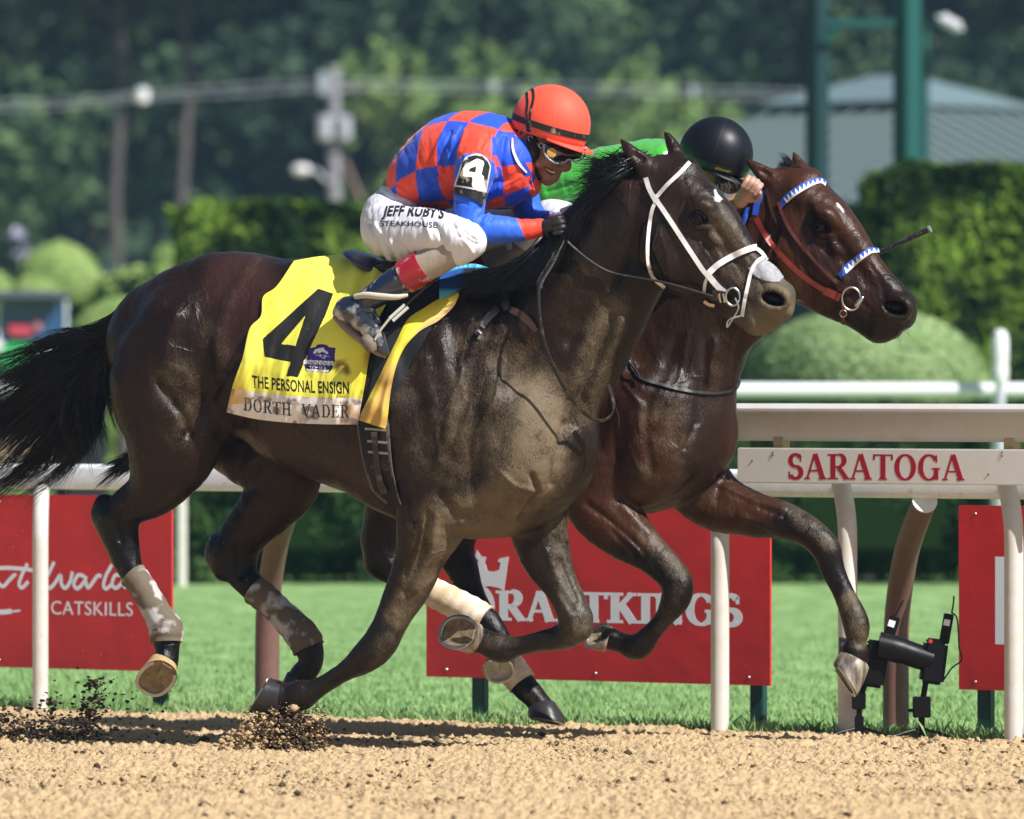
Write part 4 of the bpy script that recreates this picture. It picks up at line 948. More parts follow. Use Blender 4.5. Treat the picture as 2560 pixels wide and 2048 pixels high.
def head_prims(B, F, du=0, dv=0):
    """B = body frame, F = field; coordinates are those of the near horse, shifted by du, dv"""
    def ch(pts, **k): B.chain(F, [(p[0] + du, p[1] + dv) + tuple(p[2:]) for p in pts], **k)
    ch([(1672, 498, 0, 88, .62), (1716, 560, 0, 112, .58), (1750, 610, 0, 114, .56), (1812, 682, 0, 89, .58), (1870, 724, 0, 75, .62), (1912, 752, 0, 62, .74), (1930, 757, 0, 54, .84)], k=.03)
    ch([(1700, 470, 0, 62, 1.1), (1768, 516, 0, 50, 1.35), (1824, 582, 0, 42, 1.25), (1880, 660, 0, 33, 1.1), (1925, 706, 0, 32, 1.2)], k=.03)      # front of the face
    ch([(1688, 620, -.055, 96, .38), (1700, 648, -.055, 80, .4)], k=.02); ch([(1688, 620, .055, 96, .38), (1700, 648, .055, 80, .4)], k=.02)     # cheeks
    ch([(1690, 690, 0, 42, .9), (1760, 733, 0, 36, .8), (1830, 765, 0, 32, .8), (1882, 796, 0, 36, .95), (1900, 806, 0, 30, 1)], k=.03)          # jaw and chin
    ch([(1890, 806, 0, 30, 1.3), (1930, 806, 0, 19, 1.5)], k=.015)                                                                    # lower lip
    ch([(1958, 736, 0, 30, 1.5), (1955, 772, 0, 26, 1.5)], k=.02)                                                                    # upper lip
    for s_ in (-1, 1):
        ch([(1738, 512, s_ * .098, 20), (1764, 516, s_ * .102, 17), (1782, 536, s_ * .092, 13)], k=.022)                              # brow
        ch([(1746, 566, s_ * .090, 10), (1770, 566, s_ * .088, 9)], k=.02)                                                             # lower lid
        ch([(1778, 588, s_ * .072, 11), (1822, 648, s_ * .062, 8), (1846, 682, s_ * .056, 6)], k=.015)                               # facial crest
    ch([(1742, 545, -.112, 13, 1)], k=.008, op='sub'); ch([(1742, 545, .112, 13, 1)], k=.008, op='sub')
    ch([(1742, 543, -.088, 17, 1)], k=.010); ch([(1742, 543, .088, 17, 1)], k=.010)
    ch([(1722, 520, -.108, 16), (1716, 506, -.104, 12)], k=.02, op='sub')                                                              # hollow above the eye
    ch([(1800, 625, -.080, 13), (1870, 690, -.074, 12)], k=.02, op='sub')
    for s_ in (-1, 1):                                                                                                                 # nostrils
        ch([(1928, 722, s_ * .052, 15), (1958, 735, s_ * .058, 14), (1966, 756, s_ * .055, 12), (1946, 772, s_ * .055, 12), (1916, 766, s_ * .055, 12), (1904, 744, s_ * .052, 12), (1928, 722, s_ * .052, 15)], k=.010, sub=3)
        ch([(1914, 741, s_ * .080, 12), (1932, 747, s_ * .080, 19), (1950, 754, s_ * .072, 13)], k=.006, op='sub')
        ch([(1918, 743, s_ * .060, 13), (1934, 748, s_ * .050, 17), (1948, 753, s_ * .048, 12)], k=.006, op='sub')
    ch([(1860, 762, -.070, 6), (1888, 783, -.072, 7), (1918, 796, -.058, 7), (1948, 798, -.042, 7), (1962, 796, -.02, 6)], k=.008, op='sub')                 # mouth line
    ch([(1634, 560, -.10, 9), (1630, 640, -.098, 10), (1652, 700, -.088, 8)], k=.035, op='sub')                                     # behind the cheek
def ear(F, tip, mid, base, w, rb=26, rm=19):
    P = np.array([base, mid, tip]); F.chain(P, np.array([rb, rm, 4]) / 712., k=.018, ys=.55, sub=6)

def hoof(name, B, A, C, T, parent, ra=30, rc=44, m=None, msole=None, L=None, shoe=True):
    """A coronet centre, C sole centre, T toe on the sole edge: rows (u, v, w). A tapered horn wall, sole and shoe"""
    m = m or m_hoof; msole = msole or m_sole
    A, C, T = (B.pt(*q) for q in (A, C, T)); K = CAMD / FPX; ra *= K; rc *= K
    ax = C - A; f = T - C; fl = np.linalg.norm(f); f = f / fl
    n = ax - f * (ax @ f) * .85; n /= np.linalg.norm(n); s_ = np.cross(n, f); s_ /= np.linalg.norm(s_); f = np.cross(s_, n)
    prof = [(0.0, ra * .96, .80), (.08, ra * 1.10, .84), (.5, (ra + rc) * .5, .9), (1.0, rc, .95)]
    nn = 28; V = []; mb = MB()
    f0 = f - (ax / np.linalg.norm(ax)) * (f @ ax) / np.linalg.norm(ax); f0 /= np.linalg.norm(f0) + 1e-9
    for t, r, sh in prof:
        c = A + ax * t; ft = f0 * (1 - t) + f * t; ft /= np.linalg.norm(ft)
        for k in range(nn):
            q = 2 * math.pi * k / nn; x = math.cos(q); y = math.sin(q)
            fw = fl * t + r * (1 - t)
            if x < 0: fw *= .80
            x = math.copysign(abs(x) ** .8, x); y = math.copysign(abs(y) ** .8, y)
            V.append(c + ft * x * fw + s_ * y * r * (1 - .12 * max(0, -x)))
    F = [(i * nn + k, i * nn + (k + 1) % nn, (i + 1) * nn + (k + 1) % nn, (i + 1) * nn + k) for i in range(len(prof) - 1) for k in range(nn)]
    mb.add(V, F + [tuple(range(nn))]); ho = smooth_angle(mb.build(name, m, parent), 50)
    ring = np.array(V[-nn:]); c = A + ax
    V2 = [c - n * .010] + list(c + (ring - c) * .55 - n * .007) + list(c + (ring - c) * .9 + n * .001) + list(c + (ring - c) * .985 + n * .0015)
    F2 = [(0, 1 + (k + 1) % nn, 1 + k) for k in range(nn)] + [(1 + i * nn + k, 1 + i * nn + (k + 1) % nn, 1 + (i + 1) * nn + (k + 1) % nn, 1 + (i + 1) * nn + k) for i in range(2) for k in range(nn)]
    mb = MB(); mb.add(V2, F2)
    fr = [c - f * fl * .7 + s_ * rc * .28, c - f * fl * .7 - s_ * rc * .28, c + f * fl * .15]      # frog
    mb.add(fr + [p + n * .006 for p in fr], [(0, 1, 2), (3, 5, 4), (0, 3, 4, 1), (1, 4, 5, 2), (2, 5, 3, 0)])
    mb.build('sole', msole, ho)
    if shoe:
        idx = [k for k in range(nn) if math.cos(2 * math.pi * k / nn) > -.78]; idx = sorted(idx, key=lambda k: (k + nn // 2) % nn)
        mb = MB(); P = [c + (ring[k] - c) * .9 + n * .004 for k in idx]; mb.tube(P, .0075, n=8, flat=.45, up=n); mb.build('shoe', m_shoe, ho)
    return ho
EB = {}
def emboss(V, N, strokes_, sk=1.0):
    u, v = topx(V); near = N[:, 1] < .25
    for (P, wd, h) in strokes_:
        h = h * sk
        d = polydist(u, v, P); g = np.exp(-(d / wd) ** 2) * near; V = V + N * (g * h)[:, None]
    return V
def wrap_part(name, B, pts, parent, m, ys=.9, extra=3.0, label=None):
    """a bandage: closed sleeve around the leg along (u, v, w, r)"""
    P = np.array([B.pt(p[0], p[1], p[2]) for p in pts]); r = np.array([(p[3] + extra) / 712. for p in pts])
    Q = catmull(np.hstack([P, r[:, None]]), 8); P, r = Q[:, :3], Q[:, 3].copy()
    T = np.linspace(0, 1, len(P)); r *= 1 + .025 * np.sin(T * 46) ; r[0] *= .97
    mb = MB(); mb.tube(P, r, n=28, up=(0, 1, 0)); o = smooth_angle(mb.build(name, m, parent), 60)
    if label: o['label'] = label
    return o

def build_field(B, prims, lo, hi, h, du=0, dv=0):
    F = Field(lo, hi, h)
    prims(B, F); return F

# ================= the near, dark horse
def prims1(B, F):
    c = lambda pts, **k: B.chain(F, pts, **k)
    # trunk
    c([(435, 860, 0, 170, .66), (560, 832, 0, 201, .68), (700, 884, 0, 238, .66), (850, 926, 0, 282, .62), (990, 958, 0, 300, .60), (1120, 1010, 0, 318, .58), (1230, 1085, 0, 262, .62), (1312, 1108, 0, 186, .80)], k=.05)
    c([(1100, 740, 0, 60, .7), (1180, 745, 0, 60, .7)], k=.08)                                    # withers
    # hindquarters, near and far
    c([(470, 850, -.13, 140, .7), (425, 960, -.15, 152, .62), (440, 1060, -.16, 132, .62), (425, 1150, -.16, 100, .64), (385, 1225, -.15, 68, .72), (330, 1262, -.15, 52, .75), (290, 1296, -.15, 46, .72)], k=.05)
    c([(480, 850, .13, 140, .7), (520, 960, .15, 140, .62), (620, 1080, .15, 126, .62), (712, 1190, .15, 92, .64), (672, 1262, .15, 76, .66), (612, 1335, .15, 60, .7), (575, 1388, .15, 52, .72)], k=.05)
    # near hind below
    c([(262, 1262, -.15, 26, .8), (252, 1292, -.15, 24, .8), (285, 1345, -.15, 30, .8)], k=.03)    # point of hock
    c([(295, 1300, -.15, 50, .72), (308, 1372, -.15, 42, .72), (328, 1430, -.15, 32, .8), (352, 1462, -.15, 30, .85), (392, 1530, -.15, 30, .85), (413, 1574, -.15, 37, .9), (416, 1602, -.155, 36, .9), (419, 1634, -.165, 31, .95), (412, 1660, -.175, 35, 1)], k=.02)
    # far hind below
    c([(548, 1360, .15, 28, .8), (538, 1390, .15, 26, .8), (562, 1425, .15, 30, .8)], k=.03)
    c([(590, 1385, .15, 54, .72), (602, 1430, .15, 42, .75), (634, 1470, .15, 35, .8), (700, 1530, .15, 32, .85), (756, 1592, .15, 37, .9), (772, 1620, .15, 37, .9), (778, 1656, .15, 31, .95), (756, 1690, .15, 34, 1)], k=.02)
    # near fore
    c([(1130, 1150, -.16, 130, .5), (1090, 1270, -.16, 100, .55), (1054, 1380, -.15, 66, .68), (1024, 1462, -.14, 56, .72), (985, 1540, -.14, 45, .78), (952, 1603, -.14, 44, .85), (912, 1645, -.14, 38, .85), (865, 1676, -.14, 25, .85), (815, 1708, -.14, 24, .85), (778, 1730, -.14, 29, .9), (752, 1738, -.14, 38, .9), (716, 1742, -.14, 33, .95), (696, 1740, -.145, 39, 1)], k=.02)
    # far fore
    c([(1330, 1180, .12, 90, .7), (1345, 1310, .13, 76, .7), (1366, 1395, .13, 62, .7), (1402, 1465, .13, 44, .78), (1432, 1530, .13, 41, .9), (1430, 1575, .13, 40, .9), (1392, 1596, .13, 32, .85), (1340, 1606, .13, 26, .85), (1290, 1617, .13, 26, .85), (1254, 1622, .13, 36, .9), (1214, 1606, .13, 31, .95), (1188, 1598, .13, 35, 1)], k=.02)
    c([(1446, 1548, .125, 36, .95), (1448, 1572, .125, 32, .9)], k=.02)
    # breast muscles
    c([(1290, 1060, -.14, 110, .62), (1300, 1150, -.15, 105, .62), (1260, 1215, -.14, 90, .6)], k=.03)
    c([(1385, 1080, .08, 105, .9), (1390, 1150, .06, 92, .9)], k=.03)
    c([(1180, 1240, -.15, 92, .55)], k=.04)
    # neck
    c([(1250, 850, -.01, 170, .56), (1370, 865, 0, 182, .54), (1450, 768, 0, 165, .52), (1508, 676, 0, 148, .50), (1566, 600, 0, 132, .50), (1622, 532, 0, 112, .56)], k=.06)
    c([(1330, 1000, 0, 160, .75), (1420, 930, 0, 105, .75), (1500, 850, 0, 72, .8), (1560, 770, 0, 62, .85), (1600, 700, 0, 62, .85)], k=.05)
    head_prims(B, F)
    c([(1620, 428, -.045, 24, 1), (1600, 402, -.055, 23, .9), (1572, 374, -.06, 15, .8), (1552, 348, -.062, 3, .8)], k=.02)
    c([(1604, 398, -.072, 9, 1), (1584, 385, -.078, 6, .9)], k=.008, op='sub')
    c([(1700, 405, .055, 23, 1), (1688, 378, .062, 19, .9), (1674, 350, .066, 12, .8), (1664, 331, .066, 3, .8)], k=.02)
    c([(1660, 430, 0, 45, .9), (1718, 428, 0, 34, 1)], k=.04)                                      # poll
    # grooves
    c([(1475, 960, -.215, 14), (1440, 1010, -.225, 20), (1388, 1120, -.22, 14)], k=.03, op='sub')
    c([(1320, 1188, -.235, 9), (1350, 1205, -.225, 12), (1376, 1180, -.20, 10)], k=.02, op='sub')
STR1 = [
    ([(640, 660), (600, 715), (560, 780), (548, 860), (556, 940)], 20, .006),      # hip line
    ([(590, 900), (520, 1000), (470, 1085)], 12, -.006), ([(585, 1010), (610, 1120)], 26, -.006),
    ([(470, 690), (390, 780), (330, 900), (330, 1050)], 26, -.005),
    ([(400, 960), (450, 1030), (475, 1085)], 12, -.007), ([(430, 900), (490, 980)], 26, .006),
    ([(1010, 880), (1040, 1010), (1060, 1140)], 26, -.007), ([(1100, 860), (1130, 980), (1130, 1100)], 24, .006),
    ([(1190, 850), (1130, 1010), (1100, 1150)], 12, .005), ([(1250, 820), (1200, 950), (1140, 1130)], 12, .004),
    ([(1065, 900), (1085, 1050)], 16, .005), ([(1340, 860), (1270, 1020), (1250, 1100)], 24, -.006),
    ([(1530, 790), (1490, 890), (1445, 1010), (1430, 1060)], 12, -.009), ([(1555, 800), (1520, 880), (1470, 985)], 10, .007),
    ([(1100, 1240), (1140, 1290), (1200, 1290)], 14, -.006), ([(1010, 1200), (1030, 1300)], 18, -.007), ([(1070, 1290), (1060, 1380), (1010, 1480)], 10, -.004),
    ([(1330, 1190), (1345, 1230), (1300, 1300)], 7, -.010), ([(1380, 1210), (1400, 1120), (1410, 1060)], 8, -.006),
    ([(1400, 1400), (1440, 1500)], 6, -.004), ([(1385, 1470), (1425, 1540)], 6, .003),
    ([(980, 1540), (945, 1600)], 5, -.002), ([(1092, 1290), (1078, 1380), (1035, 1470)], 14, .007), ([(1050, 1330), (1010, 1440)], 6, -.004), ([(968, 1590), (930, 1642)], 13, .005), ([(905, 1668), (820, 1712)], 3.5, -.003), ([(1368, 1380), (1402, 1470)], 9, .004), ([(1340, 1612), (1270, 1630)], 3.5, -.003), ([(1428, 1540), (1436, 1590)], 10, .004), ([(300, 1280), (300, 1350)], 8, -.005), ([(590, 1370), (600, 1440)], 8, -.005),
    ([(1700, 560), (1720, 640), (1708, 700)], 5, .0015), ([(1770, 590), (1800, 640), (1806, 690)], 4, .002), ([(1835, 700), (1870, 740)], 4, .002), ([(1755, 600), (1790, 660), (1788, 710)], 4, -.002),
    ([(1180, 800), (1150, 900), (1160, 1000), (1120, 1100)], 5, .003), ([(1150, 960), (1090, 1060), (1100, 1160)], 4, .003), ([(1260, 900), (1240, 1000), (1200, 1060)], 4, .003), ([(1480, 860), (1450, 960)], 5, .003),
    ([(1250, 1180), (1290, 1215), (1340, 1230)], 5, .004), ([(1060, 1300), (1040, 1400), (1010, 1470)], 4, .0025), ([(1160, 700), (1200, 850), (1230, 980)], 34, .006), ([(440, 790), (410, 880), (420, 960)], 18, .005),
    ([(700, 1040), (800, 1120), (900, 1180)], 5, .002), ([(1640, 560), (1668, 640), (1672, 690)], 5, .002), ([(1760, 640), (1800, 700), (1830, 730)], 5, -.002), ([(1690, 520), (1700, 500)], 6, -.002),
    ([(1870, 640), (1900, 690), (1905, 720)], 6, -.0025), ([(1850, 730), (1880, 760)], 5, -.002), ([(1590, 500), (1560, 640), (1500, 760), (1420, 850)], 20, -.006), ([(1490, 560), (1430, 680), (1350, 790)], 22, .005),
]
import time; T0 = time.time()
F1 = Field((-1.60, -1.20, .05), (1.12, .62, 2.30), .0072)
prims1(HF1, F1); V1, FC1 = F1.mesh(2); del F1
N1 = vnormals(V1, FC1); V1 = emboss(V1, N1, STR1, 2.0)
V1 += N1 * ((fbm(V1, 10, 3, 3) - .5) * .010)[:, None]
N1 = vnormals(V1, FC1); BV1 = bvh_of(V1, FC1)
print('horse 1', len(V1), time.time() - T0)
def legblack(v, a, b): return sstep(a, b, v)
def paint(V, N, base, mane_dark, dust, extra=()):
    u, v = topx(V); C = np.tile(lin(base), (len(V), 1)); D = np.zeros(len(V))
    for (P, wd, c, a) in mane_dark:
        g = (sstep(wd * 1.5, wd * .6, polydist(u, v, P)) * a)[:, None]; C = C * (1 - g) + lin(c) * g
    for (P, wd, a) in dust: D = np.maximum(D, a * sstep(wd * 1.35, wd * .35, polydist(u, v, P)))
    n = (.82 + .36 * fbm(V, 7, 9))[:, None]; C = C * n
    return np.hstack([np.clip(C, 0, 1), D[:, None]])
HB, BL = '2c211c', '0a0909'
C1 = paint(V1, N1, '1e120c', [
    ([(240, 1300), (310, 1400), (420, 1600), (410, 1740)], 75, BL, .9), ([(560, 1400), (700, 1540), (790, 1640), (740, 1720)], 70, BL, .9),
    ([(1000, 1560), (800, 1730), (640, 1750)], 80, '1f1a17', .9), ([(1420, 1420), (1450, 1560), (1250, 1620), (1110, 1590)], 70, '1f1b18', .9),
    ([(1950, 700), (1960, 800), (1880, 820)], 58, '4a453c', .9), ([(1080, 860), (1100, 1000)], 60, '221612', .6), ([(1600, 420), (1700, 560), (1800, 640)], 70, '30231d', .7), ([(1250, 700), (1400, 600), (1500, 560)], 80, '15110f', .8),
    ([(700, 1120), (900, 1230)], 80, '33221a', .7), ([(600, 700), (640, 860)], 80, '3b2620', .7)],
    [([(450, 960), (470, 1070)], 85, .50), ([(520, 800), (550, 880)], 50, .42), ([(640, 650), (560, 760)], 22, .35), ([(1010, 950), (1060, 1120)], 120, .40), ([(1220, 900), (1180, 1080), (1240, 1220)], 150, .60),
     ([(1340, 1000), (1330, 1180), (1240, 1290), (1120, 1330)], 110, .98), ([(1380, 1130), (1340, 1240)], 60, .95), ([(1100, 1320), (1060, 1430), (1000, 1540)], 50, .85), ([(970, 1600), (940, 1640)], 34, .5),
     ([(1530, 770), (1490, 900), (1440, 1040)], 60, .75), ([(1400, 1330), (1440, 1500), (1440, 1590)], 60, .66), ([(1800, 560), (1880, 700)], 60, .62), ([(1930, 720), (1960, 790), (1910, 810)], 55, .95),
     ([(1720, 620), (1800, 690)], 60, .35), ([(1720, 440), (1790, 500)], 50, .4), ([(1430, 700), (1480, 840)], 90, .28), ([(800, 900), (900, 1150)], 120, .22), ([(1280, 1600), (1200, 1610)], 25, .5), ([(430, 1260), (380, 1330)], 40, .35)])
# white star
u_, v_ = topx(V1); near = N1[:, 1] < .3
star = inpoly(u_, v_, [(1788, 471), (1794, 484), (1806, 497), (1797, 505), (1786, 503), (1788, 492), (1784, 478)]) & near
C1[star, :3] = .55; C1[star, 3] = 0
def nostril_dark(V, N, C, du, dv):
    u, v = topx(V); m = inpoly(u, v, [(1902 + du, 742 + dv), (1912 + du, 729 + dv), (1935 + du, 727 + dv), (1957 + du, 740 + dv), (1963 + du, 757 + dv), (1948 + du, 766 + dv), (1920 + du, 760 + dv)]) & (N[:, 1] < .5)
    C[m, :3] = lin('150907'); C[m, 3] = 0
nostril_dark(V1, N1, C1, 0, 0)
h1 = thing('racehorse', 'near dark bay racehorse in mid-gallop with white bridle and yellow saddle cloth', 'horse', tuple(HF1.pt(800, 1850, 0) * (1, 1, 0)))
mk('body', V1, FC1, m_coat1, h1, colors=C1)
def eyeball(B, BV, du, dv, parent, r=.024):
    p = hit(BV, 1743 + du, 545 + dv, 0); n = MB()
    bm = bmesh.new(); bmesh.ops.create_uvsphere(bm, u_segments=20, v_segments=14, radius=r); V = np.array([v.co[:] for v in bm.verts]) + p + np.array([0.0, r * .50, 0]); F = [[v.index for v in f.verts] for f in bm.faces]; bm.free()
    mk('eye', V, F, m_eye, parent)
    # lids: dark rims
    K = CAMD / FPX
    for s_, bend in ((-1, 13), (1, 9)):
        P = [(1722 + du, 547 + dv), (1731 + du, 546 + dv + s_ * bend * .8), (1744 + du, 545 + dv + s_ * bend), (1757 + du, 548 + dv + s_ * bend * .7), (1766 + du, 554 + dv)]
        strap(BV, P, 6, th=.006, off=.001, mb=None).build('eyelid', m_lid, parent)
m_lid = mat('lid_skin', (.014, .011, .010), .35)
eyeball(HF1, BV1, 0, 0, h1)
hoof('hoof', HF1, (412, 1652, -.17), (394, 1692, -.215), (358, 1736, -.19), h1, 31, 46, m_hoofs)
hoof('hoof', HF1, (752, 1690, .15), (738, 1722, .15), (712, 1748, .15), h1, 30, 40, m_hoofd)
hoof('hoof', HF1, (702, 1742, -.145), (652, 1734, -.165), (622, 1776, -.16), h1, 40, 47, m_hoofd)
hoof('hoof', HF1, (1190, 1598, .12), (1150, 1582, .07), (1096, 1574, .09), h1, 36, 45)
wrap_part('leg_wrap', HF1, [(330, 1436, -.15, 33), (352, 1462, -.15, 31), (392, 1530, -.15, 33), (414, 1572, -.15, 41), (416, 1606, -.155, 37)], h1, m_wrap, label='dirty white wrap with shade in its colour on the near hind leg')
wrap_part('leg_wrap', HF1, [(636, 1474, .15, 36), (668, 1500, .15, 34), (700, 1530, .15, 33), (756, 1590, .15, 40), (772, 1622, .15, 38)], h1, m_wrap, label='muddy wrap with shade in its colour on the far hind leg')
# tail
def G(B, rows): return np.array([B.pt(*r) for r in rows])
tg = [G(HF1, [(335, 760, .0), (285, 808, .0), (215, 842, .02), (140, 868, .04), (40, 888, .06), (-70, 915, .07)]),
      G(HF1, [(325, 785, .02), (260, 850, .03), (180, 900, .05), (80, 960, .06), (-20, 1030, .08), (-110, 1090, .08)]),
      G(HF1, [(318, 805, .03), (250, 880, .05), (175, 960, .06), (95, 1060, .08), (10, 1150, .1), (-80, 1220, .1)]),
      G(HF1, [(312, 825, .04), (262, 910, .05), (210, 1010, .06), (150, 1110, .08), (70, 1190, .1), (-40, 1255, .1)]),
      G(HF1, [(300, 840, .05), (275, 930, .05), (262, 1020, .06), (250, 1100, .06), (200, 1170, .08), (110, 1230, .1)])]
S_ = guided(tg, 3300, 14, jit=.020, wave=.028, lenv=(.55, 1.05), seed=3, clump=95, tight=.35)
tg3 = [G(HF1, [(305, 840, -.04), (278, 900, -.05), (270, 980, -.05), (285, 1060, -.05), (292, 1110, -.04)]), G(HF1, [(300, 840, -.04), (255, 910, -.05), (225, 1000, -.05), (235, 1080, -.05), (262, 1150, -.04)]), G(HF1, [(290, 850, -.04), (225, 920, -.05), (170, 1010, -.05), (165, 1100, -.05), (190, 1180, -.04)])]
S_ += guided(tg3, 420, 14, jit=.014, wave=.02, lenv=(.6, 1.05), seed=33, clump=30, tight=.3)
tg2 = [tg[0] + (0, 0, .01), G(HF1, [(330, 770, .0), (270, 822, -.02), (225, 838, -.03), (180, 825, -.03), (130, 850, -.03), (95, 880, -.03)]), G(HF1, [(300, 1120, .05), (290, 1150, .05), (255, 1180, .06), (225, 1200, .06), (190, 1210, .06)])]
S_ += guided(tg2[:2], 90, 14, jit=.010, wave=.012, seed=5, clump=12)
S_ += guided([G(HF1, [(330, 1120, .1), (310, 1150, .1), (270, 1170, .1), (215, 1200, .1)]), G(HF1, [(335, 1150, .1), (315, 1170, .1), (285, 1190, .1), (240, 1235, .1)])], 160, 10, jit=.008, wave=.006, seed=6, clump=12)
hair('tail', S_, m_hair, h1, r=.0019)

# ---------------------------------------------------------------- tack of the near horse
def patch(bvh, top, bot, n, m, off, th=.004, Yd=None, relax=3, ymax=.05):
    """cloth sheet draped on a body between two pixel polylines; off = scalar or f(s,t) metres. -> V, F (front, back, rim), s, t per vertex of the front"""
    def rs(P, n):
        P = catmull(np.array(P, float), 8); L = np.concatenate([[0], np.cumsum(np.linalg.norm(np.diff(P, axis=0), axis=1))]); q = np.linspace(0, L[-1], n)
        return np.stack([np.interp(q, L, P[:, 0]), np.interp(q, L, P[:, 1])], 1)
    A, Bq = rs(top, n), rs(bot, n); t = np.linspace(0, 1, m)[None, :, None]
    UV = A[:, None] * (1 - t) + Bq[:, None] * t; Y = np.zeros((n, m)); ok = np.ones((n, m), bool)
    for i in range(n):
        for j in range(m):
            h = hit(bvh, UV[i, j, 0], UV[i, j, 1], 0)
            if h is None: ok[i, j] = False
            else: Y[i, j] = h[1]
    if not ok.all():
        yy = Y[ok]; I = np.argwhere(ok); J = np.argwhere(~ok)
        for a in J:
            k = np.argmin(((I - a) ** 2).sum(1)); Y[a[0], a[1]] = yy[k]
    for _ in range(relax):
        Z = Y.copy(); Z[1:-1, 1:-1] = (Y[:-2, 1:-1] + Y[2:, 1:-1] + Y[1:-1, :-2] + Y[1:-1, 2:]) / 4; Y = np.minimum(Y, Z) if relax < 20 else Z
    S_, T_ = np.meshgrid(np.linspace(0, 1, n), np.linspace(0, 1, m), indexing='ij')
    O = off(S_, T_) if callable(off) else off
    Yf = Y - O; d = (CAMD + Yf) / FPX
    Vf = np.stack([(UV[..., 0] - CU) * d, Yf, CAMH - (UV[..., 1] - HV) * d], -1); d2 = (CAMD + Yf + th) / FPX
    Vb = np.stack([(UV[..., 0] - CU) * d2, Yf + th, CAMH - (UV[..., 1] - HV) * d2], -1)
    idx = np.arange(n * m).reshape(n, m); f = np.stack([idx[:-1, :-1], idx[:-1, 1:], idx[1:, 1:], idx[1:, :-1]], -1).reshape(-1, 4)
    rim = np.concatenate([idx[:, 0], idx[-1, 1:], idx[-2::-1, -1], idx[0, -2:0:-1]]); r2 = np.roll(rim, -1)
    K = n * m; F = np.vstack([f, f[:, ::-1] + K, np.stack([rim, rim + K, r2 + K, r2], 1)[:, ::-1]])
    return np.vstack([Vf.reshape(-1, 3), Vb.reshape(-1, 3)]), F, UV.reshape(-1, 2), len(f)
def facecol(F, UV, nf, base, layers, n):
    """per-face colours: layers = (mask function of face-centre (u, v), colour)"""
    K = len(UV); c = UV[F[:, :] % K].mean(1); C = np.tile(lin(base), (len(F), 1))
    for fn, colr in layers:
        k = fn(c[:, 0], c[:, 1])
        if k.dtype == bool: k = k.astype(float)
        C = C * (1 - k[:, None]) + lin(colr) * k[:, None]
    return C
def inpolys(polys):
    def f(u, v):
        r = np.zeros(len(u), bool)
        for p in polys:
            p = np.asarray(p); lo, hi = p.min(0), p.max(0); m = (u >= lo[0]) & (u <= hi[0]) & (v >= lo[1]) & (v <= hi[1])
            if m.any(): r[m] |= inpoly(u[m], v[m], p)
        return r
    return f
def place(polys, o, ex, ey):
    """word polygons (x right, y up) into pixel space"""
    ex, ey, o = np.array(ex, float), np.array(ey, float), np.array(o, float)
    return [o + p[:, :1] * ex + p[:, 1:2] * ey for p in polys]
def word_px(s, a, b, cap, lean=0.0, serif=False, T=.17, t=.06, bend=0, gap=.08, bold=.012):
    """a word from pixel a to pixel b along its baseline with cap height cap"""
    if serif: P, wd = serif_word(s, 1, 1, T, t, gap)
    else:
        P = text_polys(s, 1.0, bold=bold, space=1.04); P = [np.stack([p[:, 0], p[:, 1] / .729], 1) for p in P]; wd = max(p[:, 0].max() for p in P)
    a, b = np.array(a, float), np.array(b, float); d = (b - a); L = np.linalg.norm(d); e = d / L; n = np.array([e[1], -e[0]])
    out = []
    for p in P:
        x = p[:, 0] / wd; out.append(a + d * x[:, None] + (n * cap + e * cap * lean) * p[:, 1:2] + n * (bend * 4 * x * (1 - x))[:, None])
    return out
def noisemask(th, sc_, seed, soft=.12, px=1.0):
    def f(u, v): P = np.stack([u / 712., v / 712., 0 * u], 1); return sstep(th - soft, th + soft, fbm(P, sc_, seed))
    return f
def both(f, g): return lambda u, v: np.asarray(f(u, v), float) * np.asarray(g(u, v), float)
m_cloth = mat('cloth', attr=True, rough=.75, bump=.25, bscale=300, bdist=.0008)
Z = lambda x, y: (560 + .2203 * x, 700 + .2203 * y)
four = [Z(*p) for p in ((1070, 97), (1240, 155), (1150, 400), (1000, 720), (900, 960), (835, 1108), (705, 1090), (755, 935), (458, 870), (437, 672))]
hole = [Z(*p) for p in ((925, 400), (650, 725), (810, 750))]
strip = [Z(*p) for p in ((60, 1228), (400, 1275), (800, 1322), (1200, 1338), (1640, 1342), (1640, 1800), (-200, 1800), (-200, 1200))]
def cl_off(s, t):
    P = np.stack([s.ravel() * .5, t.ravel() * .7, 0 * s.ravel()], 1)
    w1 = (fbm(P * np.array([1, .25, 1]), 16, 4).reshape(s.shape) - .5) * .048 * (.45 + sstep(.5, 1, t))
    fold = .028 * np.exp(-((s - .62 - .25 * t) / .055) ** 2) * sstep(.55, .05, t) + .022 * np.exp(-((s - .80 - .1 * t) / .04) ** 2) * sstep(.4, .0, t) - .006 * np.exp(-((s - .70 - .2 * t) / .04) ** 2) * sstep(.5, .05, t)
    hem = .010 * np.sin(s * 38 + 2 * np.sin(s * 9)) * sstep(.80, 1.0, t) * .55
    flare = .022 * sstep(.15, 0, s) * sstep(.2, .8, t) + .012 * sstep(.6, 1, t)
    return .012 + np.clip(w1 + fold + hem, -.009, .06) + flare
tk = thing('saddle_cloth', 'yellow saddle cloth with a big black 4 on the near horse', 'saddle cloth', tuple(HF1.pt(800, 900, -.3)))
V, F, UV, nf = patch(BV1, [(735, 652), (800, 641), (872, 640), (925, 662), (985, 700)], [(566, 1031), (640, 1048), (735, 1058), (820, 1061), (894, 1062)], 260, 300, cl_off, relax=3)
